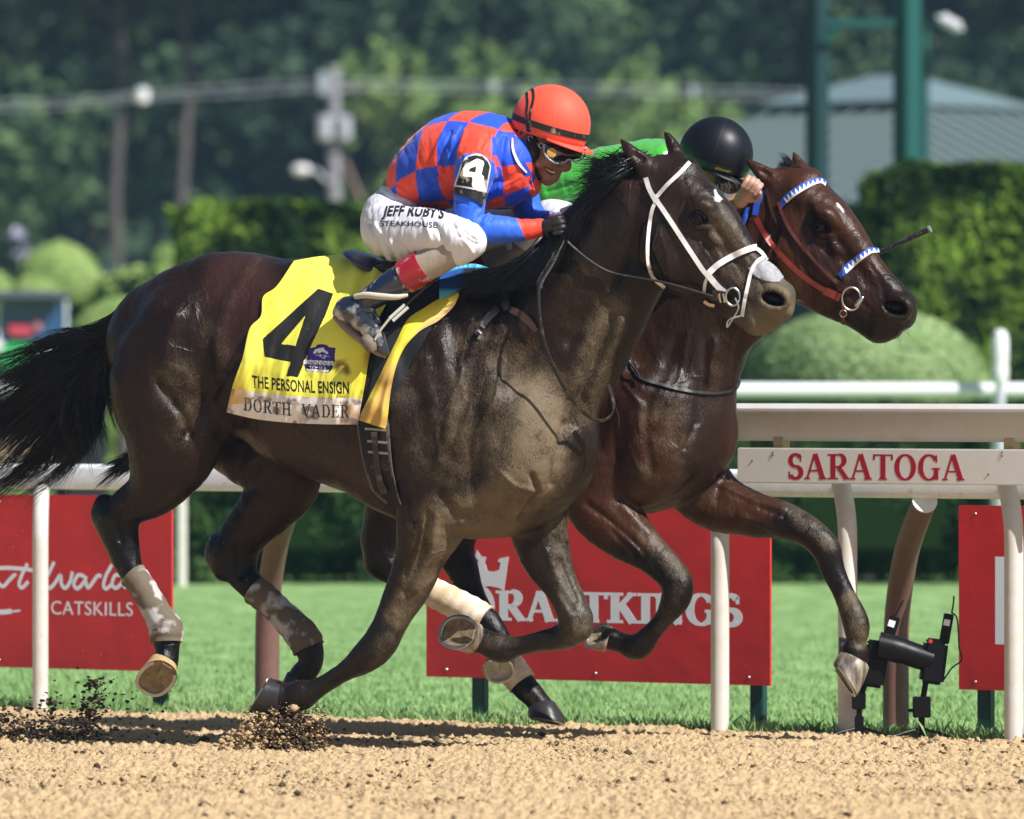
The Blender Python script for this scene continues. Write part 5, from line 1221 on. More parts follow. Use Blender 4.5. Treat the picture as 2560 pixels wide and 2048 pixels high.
# left and right edges follow the photograph's wavy outline
le = np.array([(735, 652), (692, 715), (658, 742), (652, 790), (624, 822), (606, 895), (583, 960), (566, 1031)], float)
ri = np.array([(985, 700), (965, 760), (945, 800), (934, 850), (924, 890), (912, 960), (903, 1010), (894, 1062)], float)
n_, m_ = 260, 300; UVg = UV.reshape(n_, m_, 2).copy()
tt = np.linspace(0, 1, m_); LE = catmull(le, 20); RI = catmull(ri, 20)
fl = np.stack([np.interp(tt, np.linspace(0, 1, len(LE)), LE[:, i]) for i in (0, 1)], 1) - UVg[0]; fr_ = np.stack([np.interp(tt, np.linspace(0, 1, len(RI)), RI[:, i]) for i in (0, 1)], 1) - UVg[-1]
ss = np.linspace(0, 1, n_)[:, None, None]; UV2 = UVg + fl[None] * (1 - ss) ** 1.5 + fr_[None] * ss ** 1.5
K = n_ * m_
# re-drape with the moved grid
Yg = np.zeros((n_, m_)); lasty = -.6
for i in range(n_):
    for j in range(m_):
        h_ = hit(BV1, UV2[i, j, 0], UV2[i, j, 1], 0); Yg[i, j] = h_[1] if h_ is not None else Yg[i, j - 1]; 
for _ in range(6):
    Zg = Yg.copy(); Zg[1:-1, 1:-1] = (Yg[:-2, 1:-1] + Yg[2:, 1:-1] + Yg[1:-1, :-2] + Yg[1:-1, 2:]) / 4; Yg = np.minimum(Yg, Zg)
S_, T_ = np.meshgrid(np.linspace(0, 1, n_), tt, indexing='ij'); Yf = Yg - cl_off(S_, T_)
def lay(Yq): d = (CAMD + Yq) / FPX; return np.stack([(UV2[..., 0] - CU) * d, Yq, CAMH - (UV2[..., 1] - HV) * d], -1).reshape(-1, 3)
V = np.vstack([lay(Yf), lay(Yf + .003)]); UV = UV2.reshape(-1, 2)
sh = [Z(*p) for p in ((945, 860), (950, 780), (1040, 760), (1060, 735), (1110, 728), (1160, 735), (1185, 758), (1265, 775), (1255, 870), (1260, 925), (1240, 975), (1225, 1010), (1190, 1055), (925, 1035), (905, 945), (935, 930))]
ins = [Z(*p) for p in ((960, 860), (965, 795), (1050, 775), (1070, 750), (1110, 743), (1150, 750), (1175, 773), (1250, 788), (1238, 890), (1205, 1000), (955, 985))]
bar = [Z(*p) for p in ((905, 905), (1245, 925), (1240, 972), (900, 950))]
lowbar = [Z(*p) for p in ((935, 1008), (1190, 1022), (1185, 1050), (930, 1032))]
horse_sw = [[Z(*p) for p in q] for q in (((1010, 830), (1030, 790), (1080, 775), (1130, 768), (1140, 780), (1085, 795), (1060, 815), (1035, 840)), ((1060, 815), (1090, 790), (1130, 782), (1150, 800), (1185, 825), (1180, 840), (1150, 830), (1110, 815), (1075, 835)))]
c_ = facecol(F, UV, nf, 'f2ee58', [
    (noisemask(.62, 3.5, 3), 'e6d935'),
    (both(inpolys([[(880, 820), (960, 820), (930, 1062), (820, 1060), (850, 960)]]), noisemask(.47, 9, 15, .12)), 'a58a2a'),
    (both(inpolys([[(740, 930), (960, 820), (930, 1062), (700, 1060)]]), noisemask(.66, 14, 18, .08)), '7a5c22'),
 (inpolys([strip]), 'e9e4e2'), (both(inpolys([strip]), noisemask(.62, 12, 8, .1)), 'c4a078'), (both(inpolys([strip]), noisemask(.62, 30, 9, .08)), '8a7a70'),
    (inpolys([four]), '141416'), (inpolys([hole]), 'f2ee58'), (both(inpolys([four]), noisemask(.82, 110, 12, .04)), '5a5850'),
    (inpolys([sh]), '15124a'), (inpolys([ins]), '3a2a90'), (inpolys(horse_sw), 'e8e8f4'), (inpolys([bar]), 'e8e8ee'), (inpolys([lowbar]), 'e8e8ee'),
    (inpolys(word_px('BREEDERS', Z(1045, 862), Z(1195, 876), 4.2)), 'f0f0f8'), (inpolys(word_px('CUP', Z(1090, 892), Z(1150, 896), 4.0)), 'f0f0f8'),
    (inpolys(word_px('CHALLENGE', Z(918, 944), Z(1232, 966), 6.6)), '3a3f78'), (inpolys(word_px('SERIES', Z(965, 998), Z(1160, 1010), 5.6)), 'f0f0f8'),
    (inpolys(word_px('THE PERSONAL ENSIGN', Z(320, 1215), Z(1420, 1290), 30, lean=-.10, bend=-4, bold=.03)), '1d1c1a'),
    (inpolys(word_px('DORTH  VADER', Z(222, 1478), Z(1420, 1562), 32, lean=-.08, serif=True, T=.17, t=.075, bend=-6)), '2b2b33'),
    (both(lambda u, v: sstep(640, 590, u) * sstep(800, 1000, v) * (v < 1010), noisemask(.56, 10, 19, .15)), 'd8b05a')], nf)
mk('panel', V, F, m_cloth, tk, colors=c_)
# folded front edge of the cloth
V, F, UV, nf = patch(BV1, [(1145, 728), (1096, 748), (1060, 770), (1019, 799), (987, 860), (946, 945), (894, 1050)], [(1148, 738), (1133, 768), (1095, 803), (1045, 832), (1003, 884), (979, 965), (966, 1074)], 150, 26,
                      lambda s, t: .016 + .012 * np.sin(t * 3.1) + .006 * np.sin(s * 30) * sstep(.4, 1, s) + .02 * sstep(.6, 1, s) * np.sin(t * 6.2) ** 2)
c_ = facecol(F, UV, nf, 'ecdf3a', [(lambda u, v: sstep(-12, 14, (v - 800) * .72 + (u - 1090) * .55 + 12) * sstep(1000, 1070, u) * .9, 'c9a878'), (both(lambda u, v: sstep(820, 960, v), noisemask(.42, 11, 23, .12)), 'c6a050'), (both(lambda u, v: sstep(900, 1010, v), noisemask(.56, 9, 25, .08)), '6b4a18')], nf)
mk('front_fold', V, F, m_cloth, tk, colors=c_)
# black saddle flap between the two
m_leather = mat('black_leather', (.010, .010, .012), .45, noise=.3, nscale=60, bump=.3, bscale=120, bdist=.001)
m_leatherw = mat('worn_leather', (.020, .017, .015), .5, c2=(.16, .13, .10), nscale=22, ramp=(.55, .75), bump=.3, bscale=150, bdist=.001)
sd = thing('saddle', 'small dark racing saddle with purple-blue cantle under the near rider', 'saddle', tuple(HF1.pt(950, 660, 0)))
V, F, UV, nf = patch(BV1, [(985, 690), (1040, 678), (1110, 672), (1150, 690), (1120, 735)], [(905, 1058), (915, 1064), (930, 1064), (940, 1060), (950, 1055)], 50, 60, .009); mk('flap', V, F, m_leather, sd)
def ellipsoid(c, R, ax): 
    bm = bmesh.new(); bmesh.ops.create_uvsphere(bm, u_segments=28, v_segments=18, radius=1)
    V = np.array([v.co[:] for v in bm.verts]) * np.array(ax); F = [[v.index for v in f.verts] for f in bm.faces]; bm.free()
    return V @ np.array(R).T + np.array(c), F
Rt = Matrix.Rotation(-.40, 3, 'Z') @ Matrix.Rotation(math.radians(29), 3, 'Y')
V, F = ellipsoid(HF1.pt(924, 658, -.02), Rt, (.092, .14, .022)); mk('cantle', V, F, mat('purple_leather', (.045, .04, .14), .28, coat=.3, noise=.15, nscale=14), sd)
V, F = ellipsoid(HF1.pt(1030, 672, -.0), Matrix.Rotation(-.40, 3, 'Z'), (.13, .15, .03)); mk('seat', V, F, m_leather, sd)
V, F, UV, nf = patch(BV1, [(1098, 690), (1120, 669), (1150, 663), (1190, 660), (1240, 676)], [(1098, 748), (1120, 742), (1146, 728), (1180, 708), (1236, 690)], 70, 24, lambda s, t: .018 + .01 * np.sin(t * 3.1))
c_ = facecol(F, UV, nf, '1c4f9c', [(lambda u, v: sstep(10, 3, polydist(u, v, [(1120, 671), (1150, 664), (1190, 661), (1240, 676)])), '58b8dc'), (lambda u, v: sstep(718, 732, v), '5cc0e4'), (lambda u, v: sstep(1150, 1165, u) * sstep(668, 672, v), '101218')], nf)
mk('pad', V, F, m_cloth, sd, colors=c_)
gi = thing('girth', 'black elastic girth strap with worn buckles under the near horse\'s belly', 'girth', tuple(HF1.pt(940, 1150, -.3)))
V, F, UV, nf = patch(BV1, [(890, 1050), (898, 1110), (908, 1160), (930, 1230), (962, 1260)], [(972, 1050), (976, 1110), (982, 1170), (992, 1220), (1004, 1264)], 80, 20, lambda s, t: .012 + .004 * np.sin(t * 3.14), th=.006)
c_ = facecol(F, UV, nf, '101012', [(lambda u, v: ((polydist(u, v, [(894, 1060), (908, 1160), (932, 1228), (966, 1258)]) < 3) | (polydist(u, v, [(968, 1060), (978, 1170), (1000, 1258)]) < 3)), '55504a'), (noisemask(.7, 50, 33, .04), '3a352e')], nf)
mk('elastic', V, F, m_cloth, gi, colors=c_)
for a, b in (((912, 1072), (966, 1076)), ((918, 1103), (968, 1107)), ((920, 1130), (970, 1134))):
    strap(BV1, [a, b], 6, th=.004, off=.019).build('keeper', mat('worn_grey', (.28, .26, .22), .6), gi)
strap(BV1, [(935, 1080, 16), (940, 1140, 14), (948, 1200, 16), (960, 1235, 20)], 15, th=.004, off=.020).build('billet', m_leatherw, gi)
# white bridle
m_wl = mat('white_bridle', (.76, .74, .74), .5, noise=.10, nscale=40, c2=(.60, .56, .50), ramp=(.5, .75), bump=.2, bscale=150, bdist=.001)
br = thing('bridle', 'white racing bridle on the near dark horse\'s head', 'bridle', tuple(HF1.pt(1760, 640, -.1)))
def bstrap(nm, pts, w_, m=None, th=.005, off=.004, par=None, bv=None): return smooth_angle(strap(bv or BV1, pts, w_, th=th, off=off).build(nm, m or m_wl, par or br), 50)
bstrap('brow_band', [(1725, 405), (1700, 432), (1668, 462), (1642, 492)], 10)
bstrap('crown_strap', [(1614, 444), (1622, 470), (1632, 490), (1640, 505)], 12, off=.006)
bstrap('cheek_strap', [(1632, 488), (1668, 540), (1715, 612), (1752, 668), (1770, 692)], 12, off=.006)
bstrap('throat_strap', [(1645, 497), (1632, 520), (1624, 560), (1619, 620), (1622, 665), (1634, 696), (1662, 720)], 9)
bstrap('nose_band', [(1769, 686), (1795, 662), (1832, 640), (1868, 624), (1893, 617)], 15, off=.006)
bstrap('cheek_strap', [(1764, 680), (1785, 706), (1800, 722), (1814, 733)], 15, off=.010, th=.006)
bstrap('lip_strap', [(1893, 622), (1905, 632), (1918, 650)], 9); bstrap('lip_strap', [(1915, 640), (1892, 655), (1878, 680), (1870, 712), (1862, 750), (1855, 792)], 9, off=.007)
bstrap('chin_strap', [(1768, 694), (1762, 712), (1760, 736)], 8, off=.006)
bstrap('loose_end', [(1760, 754), (1772, 762), (1786, 765)], 8, mat('tan_strap', (.62, .5, .38), .6), off=.008)
V, F, UV, nf = patch(BV1, [(1906, 646), (1925, 655), (1945, 672), (1960, 693)], [(1870, 672), (1886, 690), (1915, 703), (1948, 705)], 30, 20, lambda s, t: .004 + .003 * vnoise(np.stack([s.ravel() * 9, t.ravel() * 6, 0 * s.ravel()], 1), 1, 2).reshape(s.shape), th=.003)
mk('nasal_strip', V, F, mat('grey_strip', (.30, .30, .32), .7, noise=.25, nscale=60, bump=.6, bscale=90), br)
p = hit(BV1, 1832, 742, .012); Rk = np.array([(1, 0, 0), (0, 0, 1), (0, -1, 0)]).T
def ring(nm, c, r, rr, par, m=m_metal, squash=1.0, tilt=0):
    a = np.linspace(0, 2 * math.pi, 33); P = np.stack([c[0] + r * np.cos(a) * squash, c[1] + tilt * r * np.cos(a), c[2] + r * np.sin(a)], 1)
    mb = MB(); mb.tube(P, rr, n=8, cap=False, up=(0, 1, 0)); return smooth_angle(mb.build(nm, m, par), 60)
ring('bit_ring', p, .030, .0042, br, squash=.8)
wire([(1838, 745, p[1] - .01), (1846, 770, p[1] - .012), (1830, 800, p[1] - .01), (1818, 818, p[1] - .005), (1822, 800, p[1] - .015), (1850, 790, p[1] - .01)], .003).build('curb_chain', m_metal, br)
bstrap('bit_strap', [(1780, 737), (1800, 740), (1815, 744)], 26, m_leatherw, off=.012, th=.008)
bstrap('buckle', [(1798, 734), (1799, 745), (1802, 757)], 4, m_metal, off=.022, th=.003); bstrap('buckle', [(1808, 734), (1810, 745), (1812, 757)], 4, m_metal, off=.022, th=.003)
# reins
re_ = thing('reins', 'dark leather reins looping down the near dark horse\'s shoulder', 'reins', tuple(HF1.pt(1450, 800, -.2)))
def Yb(u, v, d=0): 
    h_ = hit(BV1, u, v, .01); return (h_[1] if h_ is not None else HF1.pt(u, v, -.15)[1]) - d
smooth_angle(wire([(1785, 742, Yb(1785, 738, .01)), (1720, 722, Yb(1720, 715, .01)), (1660, 706, Yb(1655, 700, .015)), (1590, 694, Yb(1590, 694, .02)), (1529, 681, Yb(1529, 681, .02)), (1480, 655, Yb(1480, 655, .02)), (1430, 615, Yb(1430, 615, .02)), (1408, 590, Yb(1408, 590, .03))], .010, flat=.4).build('rein', m_leatherw, re_), 60)
smooth_angle(wire([(1402, 602, Yb(1402, 602, .03)), (1385, 645, Yb(1385, 645, .04)), (1352, 700, Yb(1352, 700, .05)), (1346, 730, Yb(1346, 730, .06)), (1348, 790, Yb(1348, 790, .08)), (1362, 860, Yb(1362, 860, .10)), (1392, 935, Yb(1392, 935, .10)), (1435, 1005, Yb(1435, 1000, .10)), (1478, 1045, Yb(1470, 1030, .09)), (1512, 1050, Yb(1470, 1030, .08)), (1534, 1025, Yb(1470, 1030, .08)), (1530, 990, Yb(1470, 1000, .09)), (1521, 962, Yb(1470, 960, .09))], .0095, flat=.45).build('rein', m_leatherw, re_), 60)
strap(BV1, [(1405, 598), (1385, 645), (1352, 702), (1348, 720)], 15, th=.006, off=.045).build('grip', mat('rubber_grip', (.03, .03, .032), .7, c2=(.2, .2, .2), nscale=200, bump=.5, bscale=300), re_)
wire([(1532, 1000, Yb(1470, 1030, .085)), (1545, 1040, Yb(1470, 1030, .08)), (1547, 1068, Yb(1470, 1030, .075))], .006, flat=.5).build('rein_end', m_leather, re_)
yo = thing('neck_strap', 'brown leather yoke strap with buckle on the near horse\'s shoulder', 'strap', tuple(HF1.pt(1250, 780, -.3)))
bstrap('strap', [(1192, 836, 14), (1208, 812, 15), (1224, 790, 18), (1245, 770, 20)], 18, m_leatherw, off=.014, th=.006, par=yo)
bstrap('strap', [(1275, 773, 16), (1300, 785, 18), (1325, 808, 17), (1340, 828, 12)], 18, mat('brown_leather', (.055, .028, .022), .5, noise=.3, nscale=40), off=.014, th=.006, par=yo)
bstrap('strap', [(1262, 730, 14), (1262, 755, 22), (1266, 775, 14)], 20, m_leather, off=.022, th=.012, par=yo)
bstrap('buckle', [(1202, 812), (1212, 820)], 5, m_metal, off=.024, th=.003, par=yo); bstrap('buckle', [(1194, 826), (1204, 834)], 5, m_metal, off=.024, th=.003, par=yo)

# mane of the near horse
mg = [G(HF1, [(1610, 392, -.02), (1580, 398, -.04), (1550, 404, -.05), (1515, 410, -.05), (1480, 420, -.05)]),
      G(HF1, [(1590, 408, -.03), (1550, 430, -.06), (1515, 452, -.08), (1478, 474, -.08), (1440, 490, -.07)]),
      G(HF1, [(1560, 430, -.03), (1510, 470, -.09), (1465, 510, -.11), (1425, 560, -.12), (1392, 615, -.12)]),
      G(HF1, [(1510, 470, -.03), (1450, 510, -.10), (1415, 570, -.14), (1390, 640, -.15), (1350, 700, -.15)]),
      G(HF1, [(1450, 520, -.03), (1405, 560, -.10), (1370, 620, -.15), (1330, 690, -.17), (1270, 740, -.19)]),
      G(HF1, [(1390, 590, -.03), (1350, 630, -.10), (1300, 680, -.15), (1230, 710, -.19), (1160, 745, -.22)]),
      G(HF1, [(1330, 640, -.02), (1290, 665, -.08), (1230, 685, -.13), (1170, 700, -.17), (1110, 720, -.20)])]
S_ = guided(mg, 3800, 12, jit=.011, wave=.014, lenv=(.7, 1.0), seed=13, clump=130)
S_ += guided(mg[:2], 300, 12, jit=.018, wave=.03, lenv=(.8, 1.2), seed=14, clump=36)
fg = [G(HF1, [(1640, 400, .0), (1670, 408, -.03), (1700, 420, -.04), (1730, 432, -.02)]), G(HF1, [(1650, 395, .02), (1680, 400, -.0), (1712, 412, -.0), (1738, 430, .0)])]
S_ += guided(fg, 500, 10, jit=.007, wave=.006, seed=15, clump=30)
hair('mane', S_, m_hair, h1, r=.0019)

# ---------------------------------------------------------------- the near rider
m_skin = mat('skin', (.30, .145, .085), .5, noise=.12, nscale=50, subs=.15, bump=.15, bscale=200, bdist=.001)
m_silk = mat('silks', attr=True, rough=.55, sheen=.15, spec=.3, bump=.6, bscale=22, bdist=.010, stretch=(1.6, 1, .6))
m_brch = mat('breeches', (.70, .70, .76), .55, noise=.05, nscale=12, bump=.45, bscale=20, bdist=.010, stretch=(2.2, 1.5, .5))
J = HF1
def field(B, chains, lo, hi, h, relax=2):
    F = Field(lo, hi, h)
    for c in chains:
        if isinstance(c, tuple): B.chain(F, c[0], **c[1])
        else: B.chain(F, c, k=.025)
    return F.mesh(relax)
lo, hi = (-.70, -1.0, 1.25), (.42, .35, 2.5)
rider = thing('person', 'rider in red and blue checked silks and orange-red cap crouching on the dark horse', 'person', tuple(J.pt(1000, 620, 0)))
arm_n = [(1196, 376, -.17, 46), (1184, 430, -.205, 42), (1174, 500, -.22, 36), (1172, 560, -.225, 35), (1190, 570, -.22, 34), (1245, 573, -.19, 31), (1300, 576, -.15, 25), (1350, 570, -.12, 20)]
arm_f = [(1275, 400, .16, 44), (1300, 460, .20, 38), (1318, 520, .21, 34), (1340, 552, .20, 31), (1372, 556, .14, 24), (1405, 545, .08, 20)]
torso = [(1000, 480, 0, 56, 1.5), (1062, 434, 0, 82, 1.45), (1135, 394, 0, 102, 1.35), (1205, 384, 0, 100, 1.35), (1262, 392, 0, 84, 1.35), (1290, 385, 0, 56, 1.2)]
leg_n = [(985, 565, -.09, 76, .8), (1010, 585, -.17, 68), (1085, 588, -.23, 58), (1150, 596, -.26, 47), (1165, 604, -.26, 46)]
leg_f = [(1000, 565, .09, 74, .8), (1040, 580, .17, 66), (1150, 580, .22, 54), (1290, 570, .25, 44), (1318, 572, .25, 42)]
shin_n = [(1158, 600, -.26, 43), (1120, 632, -.265, 38), (1050, 672, -.275, 37), (980, 712, -.285, 33), (925, 750, -.29, 27), (898, 770, -.295, 25)]
shin_f = [(1316, 575, .25, 40), (1270, 625, .26, 36), (1200, 670, .27, 34), (1120, 720, .28, 28)]
headc = [(1345, 352, 0, 60, .86), (1362, 372, 0, 56, .80), (1372, 404, 0, 40, .86), (1366, 430, 0, 25, 1.0)]
body = [(torso, dict(k=.05)), (arm_n, dict(k=.03)), (arm_f, dict(k=.03)), (leg_n, dict(k=.04)), (leg_f, dict(k=.04)), (shin_n, dict(k=.03)), (shin_f, dict(k=.03)),
        ([(1285, 385, 0, 44), (1318, 378, 0, 42), (1345, 360, 0, 48)], dict(k=.03)), (headc, dict(k=.02)),
        ([(1400, 372, 0, 16, 1.4), (1412, 396, 0, 13, 1.1), (1418, 416, 0, 11.5, 1.2), (1412, 422, 0, 9, 1.5)], dict(k=.012)),     # nose
        ([(1392, 366, -.028, 13), (1398, 362, .0, 13), (1402, 366, .028, 13)], dict(k=.015)),                                          # brow
        ([(1372, 402, -.048, 17), (1350, 408, -.056, 14)], dict(k=.02)), ([(1388, 404, .046, 15)], dict(k=.02)),                     # cheekbones
        ([(1392, 425, 0, 12, 1.6), (1388, 442, 0, 12, 1.5)], dict(k=.012)),                                                          # lips
        ([(1370, 448, 0, 17, 1.2)], dict(k=.02)),                                                                                    # chin
        ([(1370, 418, -.062, 5), (1384, 432, -.050, 6.5), (1394, 438, -.030, 6), (1400, 436, -.01, 5)], dict(k=.006, op='sub')),     # open mouth
        ([(1356, 400, -.072, 4), (1362, 424, -.066, 5), (1366, 440, -.058, 4)], dict(k=.014, op='sub'))]
F = Field(lo, hi, .0055)
for c, k in body: J.chain(F, [tuple(p[:3]) + (p[3] * (.88 if c in (torso, arm_n, arm_f, leg_n, leg_f, shin_n, shin_f) else 1),) + tuple(p[4:]) for p in c], **k)
Vb, Fb = F.mesh(1)
Vh, Fh = None, None
rbody = mk('body', Vb, Fb, m_skin, rider); BVb = bvh_of(Vb, Fb)
# fine head surface is part of the same body field; teeth and ear as parts

F = Field(lo, hi, .005)
e0 = J.pt(1309, 346, -.075); 
mb = MB(); a = np.linspace(.4, 5.4, 18); P = [J.pt(1309 + 11 * math.cos(q) * (1.0) - 3, 347 + 24 * -math.sin(q) , -.082 - .006 * math.cos(q)) for q in a]; mb.tube(P, np.linspace(.006, .005, len(P)), n=8)
P2 = [J.pt(1312, 332, -.076), J.pt(1307, 346, -.074), J.pt(1312, 362, -.076)]; mb.tube(catmull(P2, 4), .011, n=8, flat=.5); smooth_angle(mb.build('ear', mat('ear_skin', (.36, .15, .10), .5, subs=.2), rider), 70)
# silks
def wr(V, N, amp, s, seed, st=(1, 1, 1)):
    return V + N * ((np.abs(fbm(V * np.array(st), s, seed, 2) - .5) * 2) ** 1.0 * amp)[:, None]
sil = [([(1016, 480, 0, 52, 1.6), (1052, 440, 0, 80, 1.5), (1135, 394, 0, 106, 1.4), (1205, 386, 0, 106, 1.4), (1262, 400, 0, 92, 1.35), (1292, 392, 0, 60, 1.2)], dict(k=.04)),
       ([(1100, 450, 0, 66, 1.9), (1230, 450, 0, 72, 1.7), (1290, 455, 0, 45, 1.5)], dict(k=.04)), ([(1020, 490, 0, 34, 3.2), (1040, 480, 0, 38, 3)], dict(k=.03)),
       ([(1196, 378, -.165, 52)] + [(p[0], p[1], p[2], p[3] + 3) for p in arm_n[1:-1]] + [(1348, 570, -.12, 22)], dict(k=.03)), ([(p[0], p[1], p[2], p[3] + 3) for p in arm_f[:-1]], dict(k=.03)),
       ([(1196, 390, -.19, 46), (1188, 440, -.21, 45)], dict(k=.02)),
       ([(1290, 430, -.02, 60, 1.3), (1318, 460, -.01, 34, 1.4)], dict(k=.03))]
F = Field(lo, hi, .0045)
for c, k in sil: J.chain(F, c, **k)
J.chain(F, [(1318, 358, 0, 52, .9), (1350, 350, 0, 60, .9)], k=.01, op='sub'); J.chain(F, [(1318, 325, 0, 34, 2.4), (1322, 368, 0, 32, 2.4), (1342, 408, 0, 24, 2.6), (1360, 438, 0, 20, 2.6)], k=.008, op='sub')
Vs, Fs = F.mesh(2); N = vnormals(Vs, Fs); u, v = topx(Vs)
onbody = v < 545
Vs = emboss(Vs, N, sk=1.3, strokes_=[([(1150, 320), (1120, 380), (1130, 420)], 5, .006), ([(1128, 330), (1102, 390), (1112, 430)], 4, -.006), ([(1165, 330), (1150, 380)], 5, .006), ([(1138, 345), (1125, 395), (1135, 430)], 3.5, .006), ([(1108, 335), (1085, 390), (1090, 420)], 5, .005),
     ([(1225, 330), (1232, 370), (1222, 400)], 5, .006), ([(1215, 345), (1200, 370)], 4, -.006), ([(1060, 470), (1100, 445)], 6, .004), ([(1235, 440), (1225, 410)], 8, .008), ([(1262, 345), (1252, 400), (1262, 440)], 6, -.006),
     ([(1192, 520), (1172, 548)], 3, -.004), ([(1200, 528), (1182, 556)], 3, .005), ([(1212, 534), (1196, 562)], 3, -.004), ([(1222, 538), (1208, 560)], 3, .004), ([(1234, 541), (1222, 556)], 3, -.003), ([(1140, 500), (1170, 512)], 4, -.003),
     ([(1250, 470), (1300, 440)], 6, .006), ([(1240, 500), (1290, 480)], 6, -.006), ([(1270, 520), (1325, 470)], 5, .006), ([(1040, 500), (1000, 470)], 5, .004), ([(1165, 390), (1160, 440)], 4, .004)])
Vs = wr(Vs, N, .007, 9, 5, (1.5, 1, .7)); Vs = wr(Vs, vnormals(Vs, Fs), .003, 20, 25, (1.6, 1, .6))
# chequered pattern follows the body: along the back and round it
N = vnormals(Vs, Fs); P0 = J.pt(985, 500, 0); P1 = J.pt(1300, 425, 0); ax = (P1 - P0); ax /= np.linalg.norm(ax); rel = Vs - P0; s_ = rel @ ax
side = np.cross(ax, (0, 0, 1)); side /= np.linalg.norm(side); upv = np.cross(side, ax); q = np.stack([rel @ side, rel @ upv], 1)
th_ = np.arctan2(q[:, 0], q[:, 1]); warp = .012 * np.sin(th_ * 3 + s_ * 12)
R_ = .135; ck = ((np.floor((s_ + .035 + warp + .035 * (th_ - 1.2)) / .104) + np.floor((th_ * R_ + .02 + .02 * np.sin(s_ * 9)) / .104)) % 2).astype(int)
cR, cB = lin('ea4a33'), lin('1f4fd0')
Cs = np.where(ck[:, None] == 1, cR, cB)
dn = polydist(u, v, [(p[0], p[1]) for p in arm_n[1:]]); near = Vs[:, 1] < J.pt(1180, 450, -.12)[1]
isarm = ((near & (dn < 47) & (v > 360) & ((v > 480) | (Vs[:, 1] < J.pt(1180, 450, -.165)[1])))) | (v > 535)
wn = np.array([(Vs[:, 0] - 0)]).T
fa = polydist(u, v, [(1318, 500), (1340, 552), (1405, 545)]) < 40; far = Vs[:, 1] > J.pt(1330, 500, .10)[1]
Cs[isarm | (fa & far)] = lin('2a62dc')
cuff = (u > 1293 + (v - 551) * .45) & (v > 530) & (Vs[:, 1] < J.pt(1340, 560, .0)[1]); Cs[cuff] = lin('e8452f')
Cs[(v > 330) & (v < 445) & (polydist(u, v, [(1276, 330), (1283, 380), (1316, 432)]) < 10)] = lin('2347b8')
mk('silks', Vs, Fs, m_silk, rider, colors=Cs); BVs = bvh_of(Vs, Fs)
strap(BVs, [(1281, 345, 3), (1283, 375, 6), (1297, 408, 7), (1317, 432, 4)], 5, th=.004, off=.004).build('collar_lining', mat('white_cotton', (.75, .75, .8), .7), rider)
# neck guard and ear harness
F = Field(lo, hi, .005); J.chain(F, [(1296, 340, 0, 40, 1.1), (1306, 372, 0, 36, 1.15), (1322, 404, 0, 26, 1.3), (1338, 434, 0, 16, 1.6)], k=.02)
J.chain(F, [(1330, 350, -.070, 14), (1334, 374, -.072, 17), (1333, 394, -.066, 14), (1330, 425, -.05, 9), (1348, 446, -.03, 7)], k=.012)
V, F_ = F.mesh(2); mk('chin_harness', V, F_, mat('black_knit', (.008, .008, .009), .8, bump=.4, bscale=120), rider)
for (a, b) in (((1322, 340), (1329, 352)), ((1347, 360), (1358, 368))):
    c = J.pt((a[0] + b[0]) / 2, (a[1] + b[1]) / 2, -.088); ring('buckle', c, .009, .0015, rider, m_metal, squash=.8)
# cap: shell, peak, bands
hc = J.pt(1378, 308, 0); tl = math.radians(17); yw = -.40
Rc = (Matrix.Rotation(yw, 3, 'Z') @ Matrix.Rotation(tl, 3, 'Y'))
m_cap = mat('cap_orange', (.80, .085, .045), .6, spec=.35, sheen=.1, bump=.25, bscale=180, bdist=.0008, noise=.05)
capm = thing('x', 'x y z w', 'cap') if False else None
def capshell(c, R, rx, ry, rz, zcut, m, parent, name='cap', peak=True, seams=True, mseam=None):
    nu, nv = 64, 26; V = []
    for j in range(nv + 1):
        ph = (math.pi / 2 + zcut) * j / nv
        for i in range(nu):
            q = 2 * math.pi * i / nu; f = 1 + .0035 * abs(math.sin(q * 3)) ** .3
            V.append((rx * math.sin(ph) * math.cos(q) * f, ry * math.sin(ph) * math.sin(q) * f, rz * math.cos(ph)))
    F = [(j * nu + i, (j + 1) * nu + i, (j + 1) * nu + (i + 1) % nu, j * nu + (i + 1) % nu) for j in range(nv) for i in range(nu)]
    V = np.array(V); W = V * .94
    n0 = len(V); V = np.vstack([V, W]); F += [tuple(n0 + k for k in f[::-1]) for f in F]; F += [(nv * nu + i, n0 + nv * nu + i, n0 + nv * nu + (i + 1) % nu, nv * nu + (i + 1) % nu) for i in range(nu)]
    Rn = np.array(R); return mk(name, V @ Rn.T + c, F, m, parent)
K7 = 1 / 712.5
cap = capshell(hc, Rc, .139, .118, .133, .38, m_cap, rider)
def onshell(R, c, rx, ry, rz, q, ph, k=1.0): return np.array(R) @ np.array([rx * math.sin(ph) * math.cos(q), ry * math.sin(ph) * math.sin(q), rz * math.cos(ph)]) * k + c
